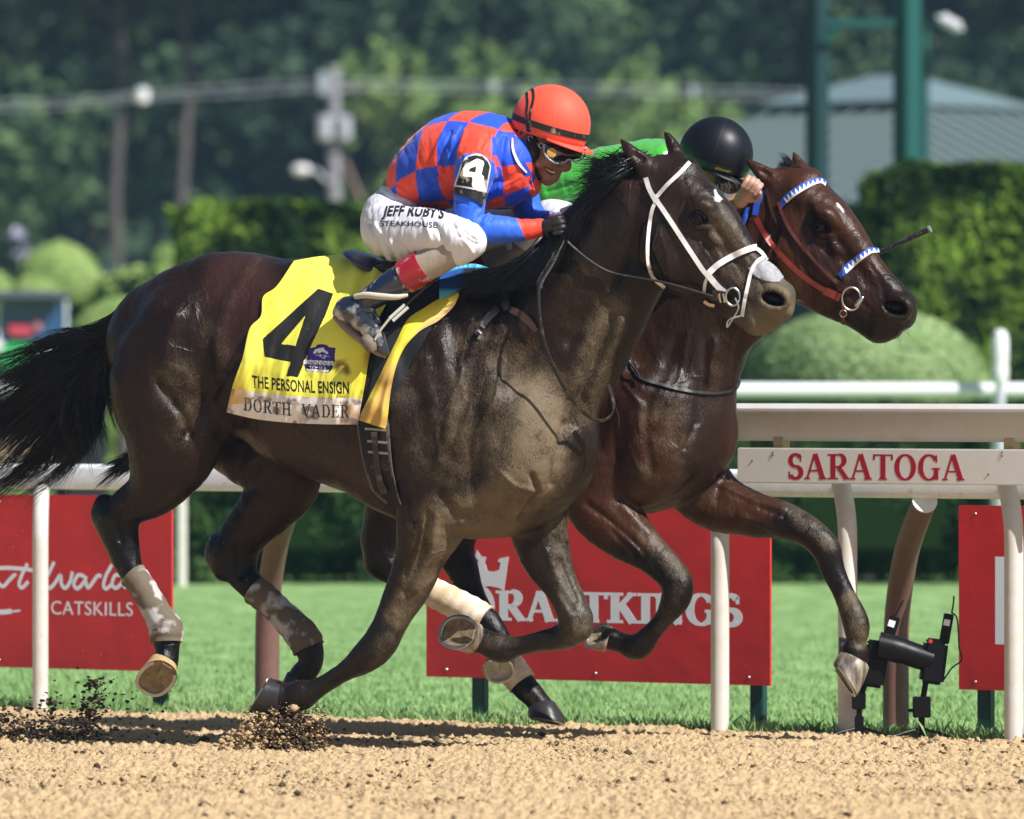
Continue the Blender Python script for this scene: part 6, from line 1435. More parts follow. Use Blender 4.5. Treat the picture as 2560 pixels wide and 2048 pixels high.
def band(R, c, rx, ry, rz, path, w, m, par, name, lift=1.012):
    """band on the shell along (q, ph) path with angular width w"""
    P = catmull(np.array(path, float), 8); V = []
    for i, (q, ph) in enumerate(P):
        a = P[min(i + 1, len(P) - 1)] - P[max(i - 1, 0)]; t = np.array([a[0] * math.sin(ph), a[1]]); t /= np.linalg.norm(t) + 1e-9; n = np.array([-t[1], t[0]])
        for s in (-1, 1):
            qq = q + n[0] * w / 2 * s / max(.25, math.sin(ph)); pp = ph + n[1] * w / 2 * s
            V.append(onshell(R, c, rx, ry, rz, qq, pp, lift)); V.append(onshell(R, c, rx, ry, rz, qq, pp, lift - .01))
    mb = MB(); m_ = len(P); F = []
    for i in range(m_ - 1):
        a = i * 4; b = a + 4; F += [(a, a + 2, b + 2, b), (a + 1, b + 1, b + 3, a + 3), (a, b, b + 1, a + 1), (a + 2, a + 3, b + 3, b + 2)]
    mb.add(V, F); return smooth_angle(mb.build(name, m, par), 60)
dims = (.139, .118, .133); m_elas = mat('black_elastic', (.010, .010, .011), .6, c2=(.30, .27, .20), nscale=38, ramp=(.56, .72), bump=.3, bscale=150)
band(Rc, hc, *dims, [(q, 1.66) for q in np.linspace(0, 6.2832, 20)], .16, m_elas, cap, 'goggle_strap')
band(Rc, hc, *dims, [(-3.25, 1.0), (-2.6, .95), (-2.15, 1.15), (-1.95, 1.5), (-1.80, 1.9)], .07, m_elas, cap, 'elastic')
band(Rc, hc, *dims, [(-3.1, .85), (-2.5, .78), (-2.02, 1.0), (-1.84, 1.45), (-1.74, 1.9)], .06, m_elas, cap, 'elastic', 1.02)
band(Rc, hc, *dims, [(-1.15, 1.55), (-1.25, 1.0), (-1.35, .45), (-1.5, .02)], .018, mat('seam_orange', (.70, .12, .07), .5), cap, 'seam', 1.006)
# peak
def peak(c, R, rx, ry, z0, reach, m, par, drop=.012, name='peak'):
    V = []; n = 28
    for i in range(n + 1):
        q = -1.25 + 2.5 * i / n; ex = reach * max(0, math.cos(q * 1.25)) ** .8
        for (f, dz) in ((.97, 0), (1.0, -.001)):
            pass
        a = np.array([rx * math.cos(q), ry * math.sin(q), z0]); d = np.array([1, .15 * math.sin(q), 0])
        b = a + d * ex + np.array([0, 0, -drop * (ex / reach)])
        V += [a * (.96, .96, 1), (a * .5 + b * .5) + (0, 0, .003), b, b - (0, 0, .005), a * (.96, .96, 1) - (0, 0, .006)]
    F = []
    for i in range(n):
        for k in range(5): F.append((i * 5 + k, i * 5 + (k + 1) % 5, (i + 1) * 5 + (k + 1) % 5, (i + 1) * 5 + k))
    mb = MB(); mb.add(np.array(V) @ np.array(R).T + c, F); return smooth_angle(mb.build(name, m, par), 60)
peak(hc, Rc, .136, .114, -.046, .040, m_cap, cap)
# goggles
m_lens = mat('dark_lens', (.015, .012, .012), .06, spec=.9, coat=1, noise=.4, nscale=30)
V, F, UV, nf = patch(BVb, [(1360, 358), (1392, 362), (1425, 366), (1462, 368)], [(1364, 388), (1384, 405), (1412, 404), (1452, 396)], 34, 16, lambda s, t: .024 + .012 * np.sin(t * 3.14) * np.sin(s * 3.14), relax=25)
gog = mk('goggles', V, F, m_lens, rider)
mb = MB(); fr2 = catmull(np.array([(1361, 360), (1362, 385), (1382, 405), (1400, 409), (1414, 404), (1422, 399), (1440, 404), (1458, 394), (1465, 370)], float), 6)
def gy(u, v): h_ = hit(BVb, min(u, 1408), v, .026); return h_[1] if h_ is not None else J.pt(u, v, -.03)[1]
mb.tube([at(a, b, gy(a, b) - .004) for a, b in fr2], .0035, n=8); smooth_angle(mb.build('frame', mat('clear_frame', (.35, .35, .38), .15, spec=.8), gog), 60)
p = J.pt(1379, 382, -.092); p[1] = gy(1379, 382) - .012
mb = MB(); mb.lathe([(.0165, 0), (.0165, .002), (.015, .003)], p, n=24, R=(Matrix.Rotation(-.35, 3, 'Z') @ Matrix(Rk.T.tolist()).transposed()) if False else Rk); smooth_angle(mb.build('yellow_disc', mat('yellow_sticker', (.62, .38, .08), .5), gog), 40)
mb = MB(); mb.lathe([(.0115, .0), (.0115, .0036), (.009, .0036)], p, n=24, R=Rk); smooth_angle(mb.build('disc_ring', mat('gold_sticker', (.50, .28, .05), .5), gog), 40)
strap(BVb, [(1330, 352), (1345, 362), (1362, 370)], 9, th=.004, off=.010).build('side_strap', m_elas, gog)
# breeches
brc = [([(985, 556, -.05, 80, 1.0), (985, 556, .05, 80, 1.0)], dict(k=.03)), ([(1000, 500, 0, 54, 1.5), (985, 530, 0, 66, 1.4)], dict(k=.04)),
       ([(980, 572, -.10, 76, .8), (1010, 586, -.18, 70), (1085, 586, -.235, 62), (1145, 594, -.262, 52), (1172, 604, -.262, 44), (1150, 625, -.263, 38)], dict(k=.03)),
       ([(1000, 565, .10, 76, .8), (1040, 580, .18, 68), (1150, 582, .23, 58), (1285, 575, .255, 48), (1318, 572, .255, 44), (1290, 606, .255, 40)], dict(k=.03))]
F = Field(lo, hi, .0048)
for c, k in brc: J.chain(F, c, **k)
Vr, Fr = F.mesh(2); N = vnormals(Vr, Fr)
Vr = emboss(Vr, N, sk=1.6, strokes_=[([(925, 560), (945, 610), (960, 650)], 5, -.006), ([(940, 560), (962, 605), (980, 645)], 4, .005), ([(955, 590), (990, 650)], 4, -.005), ([(975, 600), (1010, 650)], 4, .004), ([(990, 600), (1030, 640)], 4, -.005),
     ([(1085, 560), (1110, 600), (1100, 635)], 7, -.006), ([(1060, 545), (1080, 600)], 5, .004), ([(1130, 560), (1150, 590), (1190, 610)], 5, -.005), ([(1140, 575), (1170, 610), (1180, 630)], 4, .004), ([(920, 530), (960, 500), (1000, 510)], 5, .004), ([(1160, 580), (1190, 600)], 3, -.004), ([(950, 480), (980, 500), (1020, 510)], 5, -.005)])
Vr = wr(Vr, N, .006, 10, 8, (2.0, 1, .6)); Vr = wr(Vr, vnormals(Vr, Fr), .003, 22, 18, (2.4, 1, .5)); mk('breeches', Vr, Fr, m_brch, rider); BVr = bvh_of(Vr, Fr)
def tattoo(name, polys, bvh, m, par, off=.002, sub=2):
    """lettering laid on a body: pixel polygons subdivided and draped"""
    bm = bmesh.new()
    for P in polys:
        try: bm.faces.new([bm.verts.new((p[0], p[1], 0)) for p in P])
        except Exception: pass
    bmesh.ops.triangulate(bm, faces=bm.faces[:])
    for _ in range(sub):
        le_ = [e for e in bm.edges if e.calc_length() > 5]
        if not le_: break
        bmesh.ops.subdivide_edges(bm, edges=le_, cuts=1); bmesh.ops.triangulate(bm, faces=bm.faces[:])
    bm.verts.ensure_lookup_table(); V = []; last = -.5
    for k, v_ in enumerate(bm.verts):
        h_ = hit(bvh, v_.co.x, v_.co.y, off); 
        if h_ is None: h_ = at(v_.co.x, v_.co.y, last)
        last = h_[1]; V.append(h_)
    F = [[v_.index for v_ in f.verts] for f in bm.faces]; bm.free(); return mk(name, V, F, m, par, smooth=True)
m_ink = mat('black_print', (.015, .015, .02), .6)
tattoo('mouth', [[(1361, 416), (1375, 424), (1390, 428), (1389, 436), (1378, 440), (1366, 431)]], BVb, mat('mouth_red', (.10, .02, .018), .5), rider, .0025, 3)
tattoo('teeth', [[(1365, 420), (1376, 427), (1388, 430), (1387, 434), (1375, 431), (1365, 424)]], BVb, mat('teeth', (.62, .58, .5), .3), rider, .0035, 3)
tattoo('lettering', word_px("JEFF RUBY'S", (955, 540), (1108, 546), 26, lean=.22, bend=4, bold=.03), BVr, m_ink, rider)
tattoo('lettering', word_px("STEAKHOUSE", (950, 566), (1093, 570), 14, bend=2), BVr, m_ink, rider)
# gaiter, boot cuff, boot, foot
m_gait = mat('gaiter', (.42, .37, .32), .7, noise=.15, nscale=22, c2=(.30, .24, .18), bump=.3, bscale=80)
def sleeve(name, pts, m, ex=0, par=None, n=30, k=8):
    P = np.array([J.pt(p[0], p[1], p[2]) for p in pts]); r = np.array([(p[3] + ex) / 712. for p in pts]); Q = catmull(np.hstack([P, r[:, None]]), k)
    mb = MB(); mb.tube(Q[:, :3], Q[:, 3], n=n, up=(0, 1, 0)); return smooth_angle(mb.build(name, m, par or rider), 60)
sleeve('gaiter', [(1148, 612, -.262, 41), (1118, 633, -.266, 40), (1052, 671, -.276, 40), (1030, 684, -.278, 38)], m_gait)
boot = sleeve('boot', [(1055, 669, -.276, 41), (1040, 680, -.277, 41), (985, 710, -.283, 37), (930, 744, -.289, 30), (905, 762, -.292, 28)], mat('navy_boot', (.012, .018, .05), .18, coat=.4, c2=(.30, .28, .27), nscale=26, ramp=(.60, .68), spec=.7))
sleeve('boot_cuff', [(1062, 664, -.2745, 44), (1045, 675, -.276, 44), (1012, 694, -.279, 42)], mat('red_cuff', (.36, .012, .03), .25, coat=.3, c2=(.55, .44, .42), nscale=24, ramp=(.55, .70)), par=boot)
F = Field((-.75, -1.1, 1.2), (-.2, 0, 1.75), .0045)
J.chain(F, [(872, 775, -.295, 33, .85), (900, 786, -.298, 36, .8), (922, 812, -.30, 31, .8), (944, 846, -.30, 21, .95), (962, 880, -.30, 11, 1.2)], k=.02); J.chain(F, [(850, 782, -.295, 18, 1), (862, 770, -.295, 22, 1)], k=.02)
J.chain(F, [(905, 762, -.292, 28), (900, 780, -.295, 28)], k=.03); V, F_ = F.mesh(2); N = vnormals(V, F_)
V = emboss(V, N, [([(872, 800), (900, 778), (945, 782)], 3, -.004), ([(862, 790), (885, 765)], 3, .003), ([(905, 815), (940, 800)], 3, .003)])
mk('foot', V, F_, mat('scuffed_boot', (.014, .018, .035), .2, coat=.4, c2=(.42, .42, .42), nscale=20, ramp=(.50, .66), spec=.8), boot)
wire([(834, 790, -.82 + .33), (834, 792, 0), ], .001) if False else None
ysole = J.pt(880, 810, -.30)[1]
mb = MB(); mb.tube(catmull([J.pt(836, 790, -.30), J.pt(858, 815, -.30), J.pt(886, 838, -.305), J.pt(912, 856, -.305), J.pt(940, 878, -.305), J.pt(966, 893, -.305)], 5), [.012] * 20 + [.010] * 6, n=10, flat=3.0, up=(0, 1, 0)) if False else None
sleeve('sole', [(838, 790, -.298, 9), (860, 814, -.30, 10), (888, 838, -.30, 10), (915, 858, -.30, 10), (942, 880, -.30, 8), (964, 890, -.30, 6)], mat('boot_sole', (.22, .18, .14), .8, noise=.3, nscale=40), 0, boot)
sleeve('ankle_strap', [(888, 742, -.325, 7), (915, 738, -.335, 8), (950, 741, -.34, 8), (990, 743, -.335, 7), (1020, 738, -.32, 4)], mat('cream_strap', (.55, .50, .42), .8, bump=.6, bscale=200), 0, boot)
# far boot and gaiter
sleeve('gaiter', [(1300, 598, .252, 41), (1268, 628, .26, 39), (1215, 662, .27, 37)], m_gait); sleeve('boot', [(1225, 655, .268, 39), (1170, 690, .275, 34), (1120, 722, .28, 28)], mat('red_boot_top', (.30, .012, .025), .3))
# stirrup
stp = thing('stirrup', 'small muddy stirrup iron and pale leather at the rider\'s near foot', 'stirrup', tuple(J.pt(925, 860, -.31)))
sleeve('tread', [(912, 846, -.325, 15), (924, 862, -.33, 17), (930, 878, -.325, 13)], mat('muddy_tread', (.16, .12, .09), .7, noise=.3, nscale=60), 0, stp)
mb = MB(); mb.tube([J.pt(937, 850, -.335), J.pt(952, 824, -.335), J.pt(976, 794, -.33)], .0045, n=8); mb.build('side_bar', mat('cream_iron', (.62, .56, .46), .5), stp)
for d_ in (0, 8): 
    mb = MB(); mb.tube([J.pt(974 + d_, 796 + d_ * .8, -.325), J.pt(1012 + d_, 762 + d_ * .8, -.31)], .0042, n=8, flat=1.4); mb.build('buckle_bar', mat('pale_braid', (.6, .6, .58), .6), stp)
mb = MB(); mb.tube([J.pt(1014, 764, -.31), J.pt(1060, 722, -.29), J.pt(1100, 690, -.26)], .006, n=8, flat=.6); mb.build('leather', m_leather, stp)
# arm number
V, F, UV, nf = patch(BVs, [(1150, 418), (1160, 398), (1174, 388), (1190, 384), (1206, 388), (1220, 400), (1228, 416)], [(1134, 466), (1146, 472), (1160, 472), (1176, 474), (1190, 478), (1204, 481), (1216, 486)], 90, 80, .006)
Zb = lambda x, y: (1040 + .1507 * x, 300 + .1507 * y)
f4 = [Zb(*p) for p in ((1010, 640), (1120, 680), (1130, 720), (1085, 900), (1130, 940), (1120, 990), (1170, 1150), (1150, 1190), (940, 1120), (925, 1060), (940, 950), (730, 935), (725, 900), (770, 800), (900, 700))]
h4 = [Zb(*p) for p in ((1000, 770), (985, 870), (870, 855), (900, 800))]
c_ = facecol(F, UV, nf, '17171a', [(noisemask(.60, 34, 43, .05), 'a8a49a'), (lambda u, v: (polydist(u, v, [Zb(640, 1090), Zb(720, 850), Zb(760, 700), Zb(850, 600), Zb(980, 570), Zb(1110, 590), Zb(1210, 690), Zb(1240, 780), Zb(1170, 1190), Zb(900, 1130), Zb(640, 1090)]) < 2.2), 'd8d6d0'), (inpolys([f4]), 'f4f2ea'), (inpolys([h4]), '222226')], nf)
ab = mk('arm_band', V, F, m_cloth, rider, colors=c_)
strap(BVs, [(1134, 478, 16), (1160, 482, 14), (1190, 490, 20), (1214, 500, 34)], 14, th=.004, off=.004).build('band_edge', m_elas, ab)
# hands: palm and five fingers round the reins
def hand(B, wrist, palm, dirn, m, parent, w0, near=-1):
    F = Field(np.minimum(wrist, palm) - .12, np.maximum(wrist, palm) + .14, .0030)
    d = dirv(wrist, palm); side_ = np.cross(d, (0, 1, 0)); side_ /= np.linalg.norm(side_); pn = np.cross(side_, d)
    F.chain([wrist, (wrist + palm) / 2, palm], [.026, .027, .024], k=.015, ys=.8)
    for i, o in enumerate((-.026, -.009, .009, .025)):
        a = palm + side_ * o + d * .015; L = (.030, .034, .032, .026)[i]
        P = [a, a + d * L * .9 + pn * near * -.004, a + d * L * 1.1 - pn * near * -.026 * 1, a + d * L * .3 - pn * near * -.040]
        F.chain(P, [.0105, .0098, .009, .008], k=.004, sub=5)
    t0 = (wrist + palm) / 2 + side_ * -.026; F.chain([t0, t0 + side_ * -.018 + d * .02, t0 + side_ * -.012 + d * .05 - pn * near * -.012], [.0125, .0105, .009], k=.008, sub=5)
    V, F_ = F.mesh(1); return mk('hand', V, F_, m, parent)
m_glove = mat('black_glove', (.012, .012, .013), .45, noise=.3, nscale=80, bump=.3, bscale=200)
g1 = hand(J, J.pt(1352, 571, -.12), J.pt(1385, 566, -.13), None, m_glove, rider, 0)
g2 = hand(J, J.pt(1400, 548, .06), J.pt(1425, 540, .02), None, mat('white_glove', (.6, .6, .68), .7), rider, 0)

# ================= the far, bay horse
DU, DV = 305, 22
def prims2(B, F):
    c = lambda pts, **k: B.chain(F, pts, **k)
    c([(860, 870, 0, 160, .66), (985, 845, 0, 195, .68), (1120, 890, 0, 232, .66), (1265, 915, 0, 262, .62), (1400, 945, 0, 285, .60), (1500, 990, 0, 285, .58), (1590, 1050, 0, 238, .62), (1665, 1072, 0, 180, .80)], k=.05)
    c([(900, 860, -.13, 140, .7), (880, 980, -.15, 140, .62), (930, 1090, -.16, 125, .62), (985, 1200, -.16, 88, .64), (975, 1290, -.15, 66, .7), (955, 1350, -.15, 54, .75), (958, 1400, -.15, 46, .72)], k=.05)
    c([(930, 860, .13, 140, .7), (1000, 980, .15, 135, .62), (1100, 1090, .15, 120, .62), (1165, 1200, .15, 88, .64), (1150, 1290, .15, 64, .66), (1130, 1360, .15, 54, .7)], k=.05)
    c([(958, 1400, -.15, 46, .75), (985, 1425, -.15, 38, .8), (1050, 1462, -.15, 32, .85), (1130, 1505, -.15, 32, .85), (1205, 1545, -.15, 36, .9), (1232, 1575, -.15, 33, .95), (1254, 1612, -.15, 28, .95), (1258, 1640, -.16, 30, 1)], k=.02)
    c([(1130, 1370, .15, 50, .75), (1155, 1420, .15, 42, .8), (1180, 1490, .15, 33, .85), (1232, 1590, .15, 31, .85), (1285, 1680, .15, 34, .9), (1310, 1715, .15, 33, .95), (1338, 1745, .15, 29, .95), (1352, 1765, .15, 31, 1)], k=.02)
    # near fore
    c([(1510, 1140, -.16, 120, .5), (1500, 1250, -.16, 92, .58), (1555, 1325, -.15, 72, .66), (1620, 1380, -.15, 50, .72), (1668, 1425, -.14, 42, .85), (1692, 1462, -.14, 41, .9), (1688, 1500, -.14, 37, .9), (1660, 1545, -.14, 25, .85), (1626, 1585, -.14, 25, .85), (1594, 1618, -.14, 34, .9), (1560, 1610, -.14, 27, .95), (1528, 1598, -.14, 29, 1)], k=.02)
    # far fore, reaching forward
    c([(1700, 1150, .12, 100, .75), (1780, 1245, .13, 78, .7), (1870, 1282, .13, 60, .72), (1960, 1303, .13, 46, .8), (2022, 1330, .13, 40, .9), (2062, 1370, .13, 38, .9), (2082, 1425, .13, 30, .88), (2108, 1480, .13, 26, .85), (2130, 1530, .13, 31, .9), (2142, 1570, .13, 33, .95), (2140, 1605, .13, 25, .95), (2135, 1640, .13, 37, 1)], k=.02)
    c([(1640, 1030, -.14, 110, .62), (1650, 1120, -.15, 100, .6), (1620, 1180, -.14, 85, .6)], k=.03)
    c([(1735, 1040, .08, 100, .9), (1748, 1110, .06, 84, .9)], k=.03)
    c([(1620, 820, -.01, 150, .56), (1700, 850, 0, 158, .56), (1765, 765, 0, 135, .54), (1818, 690, 0, 128, .52), (1870, 622, 0, 122, .52), (1925, 552, 0, 108, .56)], k=.05)
    c([(1700, 980, 0, 135, .78), (1750, 920, 0, 100, .78), (1812, 850, 0, 66, .8), (1872, 790, 0, 62, .85), (1915, 730, 0, 66, .85)], k=.05)
    head_prims(B, F, DU, DV)
    c([(1938, 462, -.045, 23, 1), (1916, 440, -.055, 21, .9), (1888, 418, -.06, 13, .8), (1866, 399, -.062, 3, .8)], k=.02)
    c([(1922, 438, -.072, 9, 1), (1900, 425, -.078, 6, .9)], k=.008, op='sub')
    c([(2018, 445, .055, 22, 1), (2002, 420, .062, 17, .9), (1990, 397, .066, 11, .8), (1984, 380, .066, 3, .8)], k=.02)
    c([(1965, 462, 0, 45, .9), (2023, 455, 0, 34, 1)], k=.04)
    c([(1745, 960, -.20, 12), (1700, 1010, -.215, 14), (1685, 1100, -.215, 10)], k=.03, op='sub')
STR2 = [([(1620, 1000), (1612, 1100), (1630, 1180)], 14, -.005), ([(1690, 850), (1655, 940), (1615, 1000)], 14, -.004), ([(1765, 850), (1755, 950), (1745, 1050)], 12, -.005), ([(1740, 1060), (1715, 1120)], 8, -.006),
        ([(1470, 1260), (1530, 1310), (1600, 1370)], 10, -.006), ([(1560, 1270), (1620, 1330)], 12, .004), ([(1530, 1330), (1590, 1390)], 6, -.004), ([(1900, 1270), (1960, 1290)], 6, -.004), ([(1850, 1290), (1930, 1320)], 8, .004), ([(1800, 1190), (1790, 1250)], 12, -.006),
        ([(2005, 582), (2025, 662), (2013, 722)], 5, .0015), ([(2075, 612), (2105, 662), (2111, 712)], 4, .002), ([(2140, 722), (2175, 762)], 4, .002), ([(2060, 622), (2095, 682), (2093, 732)], 4, -.002), ([(1850, 520), (1800, 640)], 20, -.005), ([(1720, 830), (1700, 940), (1660, 1040)], 5, .003), ([(1790, 850), (1770, 960)], 6, .004), ([(1560, 960), (1600, 1010), (1600, 1080)], 6, .003), ([(1570, 1120), (1600, 1180)], 5, .003), ([(1500, 1290), (1570, 1350), (1630, 1420)], 4, .003), ([(1980, 600), (2004, 680)], 5, .002), ([(2065, 662), (2105, 722), (2135, 752)], 5, -.002), ([(2175, 662), (2205, 712), (2210, 742)], 6, -.0025), ([(2155, 752), (2185, 782)], 5, -.002), ([(1800, 1210), (1880, 1250), (1960, 1275)], 6, .003), ([(1540, 1000), (1530, 1100)], 20, .005), ([(1480, 1010), (1500, 1130)], 14, -.005)]
F2 = Field((-.62, -.95, .08), (1.46, 1.62, 2.25), .0078)
prims2(HF2, F2); V2, FC2 = F2.mesh(2); del F2
N2 = vnormals(V2, FC2); V2 = emboss(V2, N2, STR2, 1.6); V2 += N2 * ((fbm(V2, 10, 13, 3) - .5) * .009)[:, None]
N2 = vnormals(V2, FC2); BV2 = bvh_of(V2, FC2); print('horse 2', len(V2), time.time() - T0)
BL2 = '0c0908'
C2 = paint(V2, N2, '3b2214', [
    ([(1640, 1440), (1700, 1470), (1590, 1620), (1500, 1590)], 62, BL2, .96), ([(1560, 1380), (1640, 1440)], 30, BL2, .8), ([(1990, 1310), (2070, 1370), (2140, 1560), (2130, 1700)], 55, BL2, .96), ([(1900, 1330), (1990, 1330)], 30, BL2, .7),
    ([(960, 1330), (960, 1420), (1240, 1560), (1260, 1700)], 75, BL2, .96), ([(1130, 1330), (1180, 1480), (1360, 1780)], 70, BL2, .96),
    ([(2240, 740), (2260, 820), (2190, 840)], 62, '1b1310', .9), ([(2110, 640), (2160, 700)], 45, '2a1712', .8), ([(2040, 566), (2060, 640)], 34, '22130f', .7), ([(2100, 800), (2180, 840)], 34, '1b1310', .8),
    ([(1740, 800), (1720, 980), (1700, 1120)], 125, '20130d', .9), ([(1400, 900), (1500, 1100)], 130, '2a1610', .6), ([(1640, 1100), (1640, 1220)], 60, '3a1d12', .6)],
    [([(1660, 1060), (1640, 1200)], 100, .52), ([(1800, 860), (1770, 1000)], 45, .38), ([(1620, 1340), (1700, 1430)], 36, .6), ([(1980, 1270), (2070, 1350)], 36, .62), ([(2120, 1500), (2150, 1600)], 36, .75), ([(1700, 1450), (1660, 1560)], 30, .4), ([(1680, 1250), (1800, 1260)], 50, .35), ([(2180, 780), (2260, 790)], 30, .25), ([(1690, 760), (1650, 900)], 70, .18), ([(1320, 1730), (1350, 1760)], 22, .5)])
u_, v_ = topx(V2); st_ = ((polydist(u_, v_, [(2092, 508), (2102, 520), (2108, 528)]) < 3.2)) & (N2[:, 1] < .3); C2[st_, :3] = .5; C2[st_, 3] = 0
nostril_dark(V2, N2, C2, DU - 3, DV + 1)
h2 = thing('racehorse', 'bay racehorse on the far side, galloping with a blue and white browband', 'horse', tuple(HF2.pt(1500, 1850, 0) * (1, 1, 0)))
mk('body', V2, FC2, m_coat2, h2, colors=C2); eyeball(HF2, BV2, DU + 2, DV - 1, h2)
hoof('hoof', HF2, (1524, 1598, -.14), (1498, 1590, -.15), (1460, 1588, -.15), h2, 29, 40)
hoof('hoof', HF2, (2134, 1646, .13), (2110, 1694, .105), (2136, 1744, .11), h2, 41, 50)
hoof('hoof', HF2, (1256, 1628, -.16), (1246, 1672, -.22), (1262, 1706, -.20), h2, 28, 44, m_hoofd, m_paless)
hoof('hoof', HF2, (1350, 1762, .15), (1362, 1800, .14), (1408, 1812, .14), h2, 33, 46, m_hoofd)
wrap_part('leg_wrap', HF2, [(1046, 1460, -.15, 35), (1085, 1482, -.15, 35), (1130, 1505, -.15, 36), (1180, 1532, -.15, 38), (1214, 1552, -.15, 37)], h2, m_wrapt, label='tan and white wrap on the near hind leg')
wrap_part('leg_wrap', HF2, [(1226, 1580, .15, 33), (1258, 1634, .15, 34), (1286, 1682, .15, 37), (1306, 1708, .15, 36)], h2, m_wrapt, label='tan wrap on the far hind leg')
hair('forelock', guided([G(HF2, [(1990, 440, .02), (1978, 415, .02), (1960, 402, .01), (1942, 398, .0)]), G(HF2, [(2008, 440, .0), (1985, 424, .0), (1962, 418, -.01), (1945, 422, -.01)]), G(HF2, [(2030, 446, -.02), (2000, 440, -.03), (1970, 436, -.03), (1955, 432, -.03)])], 420, 10, jit=.007, wave=.009, seed=21, clump=34)
     + guided([G(HF2, [(1960, 430, 0), (1900, 480, -.02), (1830, 520, -.02), (1780, 560, 0)]), G(HF2, [(1930, 460, -.04), (1870, 520, -.07), (1820, 580, -.07), (1770, 640, -.06)])], 500, 10, jit=.012, wave=.02, seed=22, clump=34), m_hair, h2, r=.0018)
hair('whisker', guided([G(HF2, [(2180, 850, 0), (2176, 862, 0), (2166, 872, 0)]), G(HF2, [(2240, 840, -.03), (2244, 852, -.03), (2240, 864, -.03)]), G(HF2, [(2272, 815, -.03), (2282, 822, -.03), (2290, 832, -.03)])], 60, 6, jit=.006, wave=.002, seed=23, clump=40), mat('grey_hair', (.12, .11, .10), .6), h2, r=.0005)
# bridle
m_blue = mat('royal_blue', (.015, .06, .42), .5); m_redl = mat('red_leather', (.20, .028, .018), .38, noise=.25, nscale=30, bump=.2, bscale=150, bdist=.001)
m_brl = mat('brown_bridle', (.06, .022, .016), .42, noise=.25, nscale=40)
br2 = thing('bridle', 'red-brown bridle with blue and white triangle bands on the bay horse', 'bridle', tuple(HF2.pt(2060, 600, -.1)))
def triband(name, top, bot, n):
    V, F, UV, nf = patch(BV2, top, bot, 120, 14, lambda s, t: .006 + .004 * np.sin(t * 3.14), th=.004)
    c = UV[F % len(UV)].mean(1); st = np.arange(len(UV)); s_ = (st // 14) / 119; t_ = (st % 14) / 13; fs = s_[F % len(UV)].mean(1); ft = t_[F % len(UV)].mean(1)
    C = np.tile(lin('e9e9ee'), (len(F), 1)); tri = ft > np.abs(((fs * n) % 1) - .5) * 2 * .85 + .08; tri &= True
    C[(1 - ft) > (np.abs(((fs * n) % 1) - .5) * 2) * .8 + .12] = lin('2a55b4'); C[fs < .16] = lin('1f4597'); return mk(name, V, F, m_cloth, br2, colors=C)
triband('brow_band', [(1943, 512), (1965, 485), (1995, 465), (2028, 449), (2052, 444), (2066, 452)], [(1952, 524), (1976, 500), (2004, 480), (2032, 464), (2052, 458), (2064, 465)], 12)
triband('nose_band', [(2093, 685), (2120, 656), (2150, 634), (2176, 619), (2196, 620)], [(2102, 698), (2130, 672), (2158, 648), (2180, 633), (2200, 632)], 10)
S2 = lambda nm, pts, w_, m, off=.005, th=.005: bstrap(nm, pts, w_, m, off=off, th=th, par=br2, bv=BV2)
S2('cheek_strap', [(1945, 505), (1962, 552), (1992, 600), (2030, 645), (2070, 690), (2098, 712), (2122, 730)], 7, m_redl)
S2('cheek_strap', [(1950, 525), (1970, 570), (2000, 612), (2040, 655), (2080, 695), (2112, 722)], 6, m_brl, off=.009)
S2('throat_strap', [(1916, 470), (1928, 520), (1944, 570), (1946, 620), (1942, 690)], 5, m_brl)
S2('cheek_strap', [(2085, 700), (2105, 714), (2122, 728)], 12, m_brl, off=.010)
p2 = hit(BV2, 2128, 747, .012); ring('bit_ring', p2, .040, .0042, br2, squash=.82)
V, F = ellipsoid(p2 + (.028, -.006, -.010), Matrix.Rotation(math.radians(-50), 3, 'Y'), (.024, .006, .009)); mk('bit_cheek', V, F, m_metal, br2)
S2('chin_strap', [(2108, 762), (2108, 776), (2108, 790), (2108, 812)], 8, m_redl, off=.010, th=.004)
for k in (0,): ring('buckle', hit(BV2, 2108, 784, .018), .012, .0018, br2)
rn2 = thing('reins', 'red leather rein with blue rubber grip running to the far rider\'s hand', 'reins', tuple(HF2.pt(1950, 700, -.2)))
def Yb2(u, v, d=0):
    h_ = hit(BV2, u, v, .01); return (h_[1] if h_ is not None else HF2.pt(u, v, -.12)[1]) - d
b_ = lambda pts, w_, m, nm, off=.02, th=.005: smooth_angle(strap(BV2, pts, w_, th=th, off=off).build(nm, m, rn2), 60)
b_([(1887, 535), (1898, 560), (1920, 598), (1955, 640), (1995, 680), (2035, 710), (2065, 728), (2092, 738)], 13, m_redl, 'rein')
b_([(2060, 727), (2080, 735), (2100, 745)], 20, m_redl, 'keeper', off=.028, th=.008)
b_([(1897, 474), (1901, 492), (1892, 512), (1888, 538)], 15, m_blue, 'grip', off=.024, th=.006)
wire([(1870, 520, HF2.pt(1870, 520, 0)[1] - .1), (1862, 545, HF2.pt(1862, 545, 0)[1] - .12), (1850, 575, HF2.pt(1850, 575, 0)[1] - .12)], .011, flat=.5).build('grip', m_blue, rn2)
ns2 = thing('neck_strap', 'black neck strap looping round the bay horse\'s chest', 'strap', tuple(HF2.pt(1700, 960, -.2)))
smooth_angle(strap(BV2, [(1560, 880), (1572, 900), (1585, 925), (1602, 945), (1650, 960), (1700, 973), (1750, 981), (1800, 982), (1840, 972), (1850, 950)], 7, th=.005, off=.006).build('strap', m_leatherw, ns2), 60)
wire([(1568, 880, Yb2(1572, 900, .03)), (1574, 905, Yb2(1574, 905, .03)), (1592, 930, Yb2(1592, 930, .03)), (1600, 948, Yb2(1600, 948, .02))], .005).build('loop', m_leather, ns2)

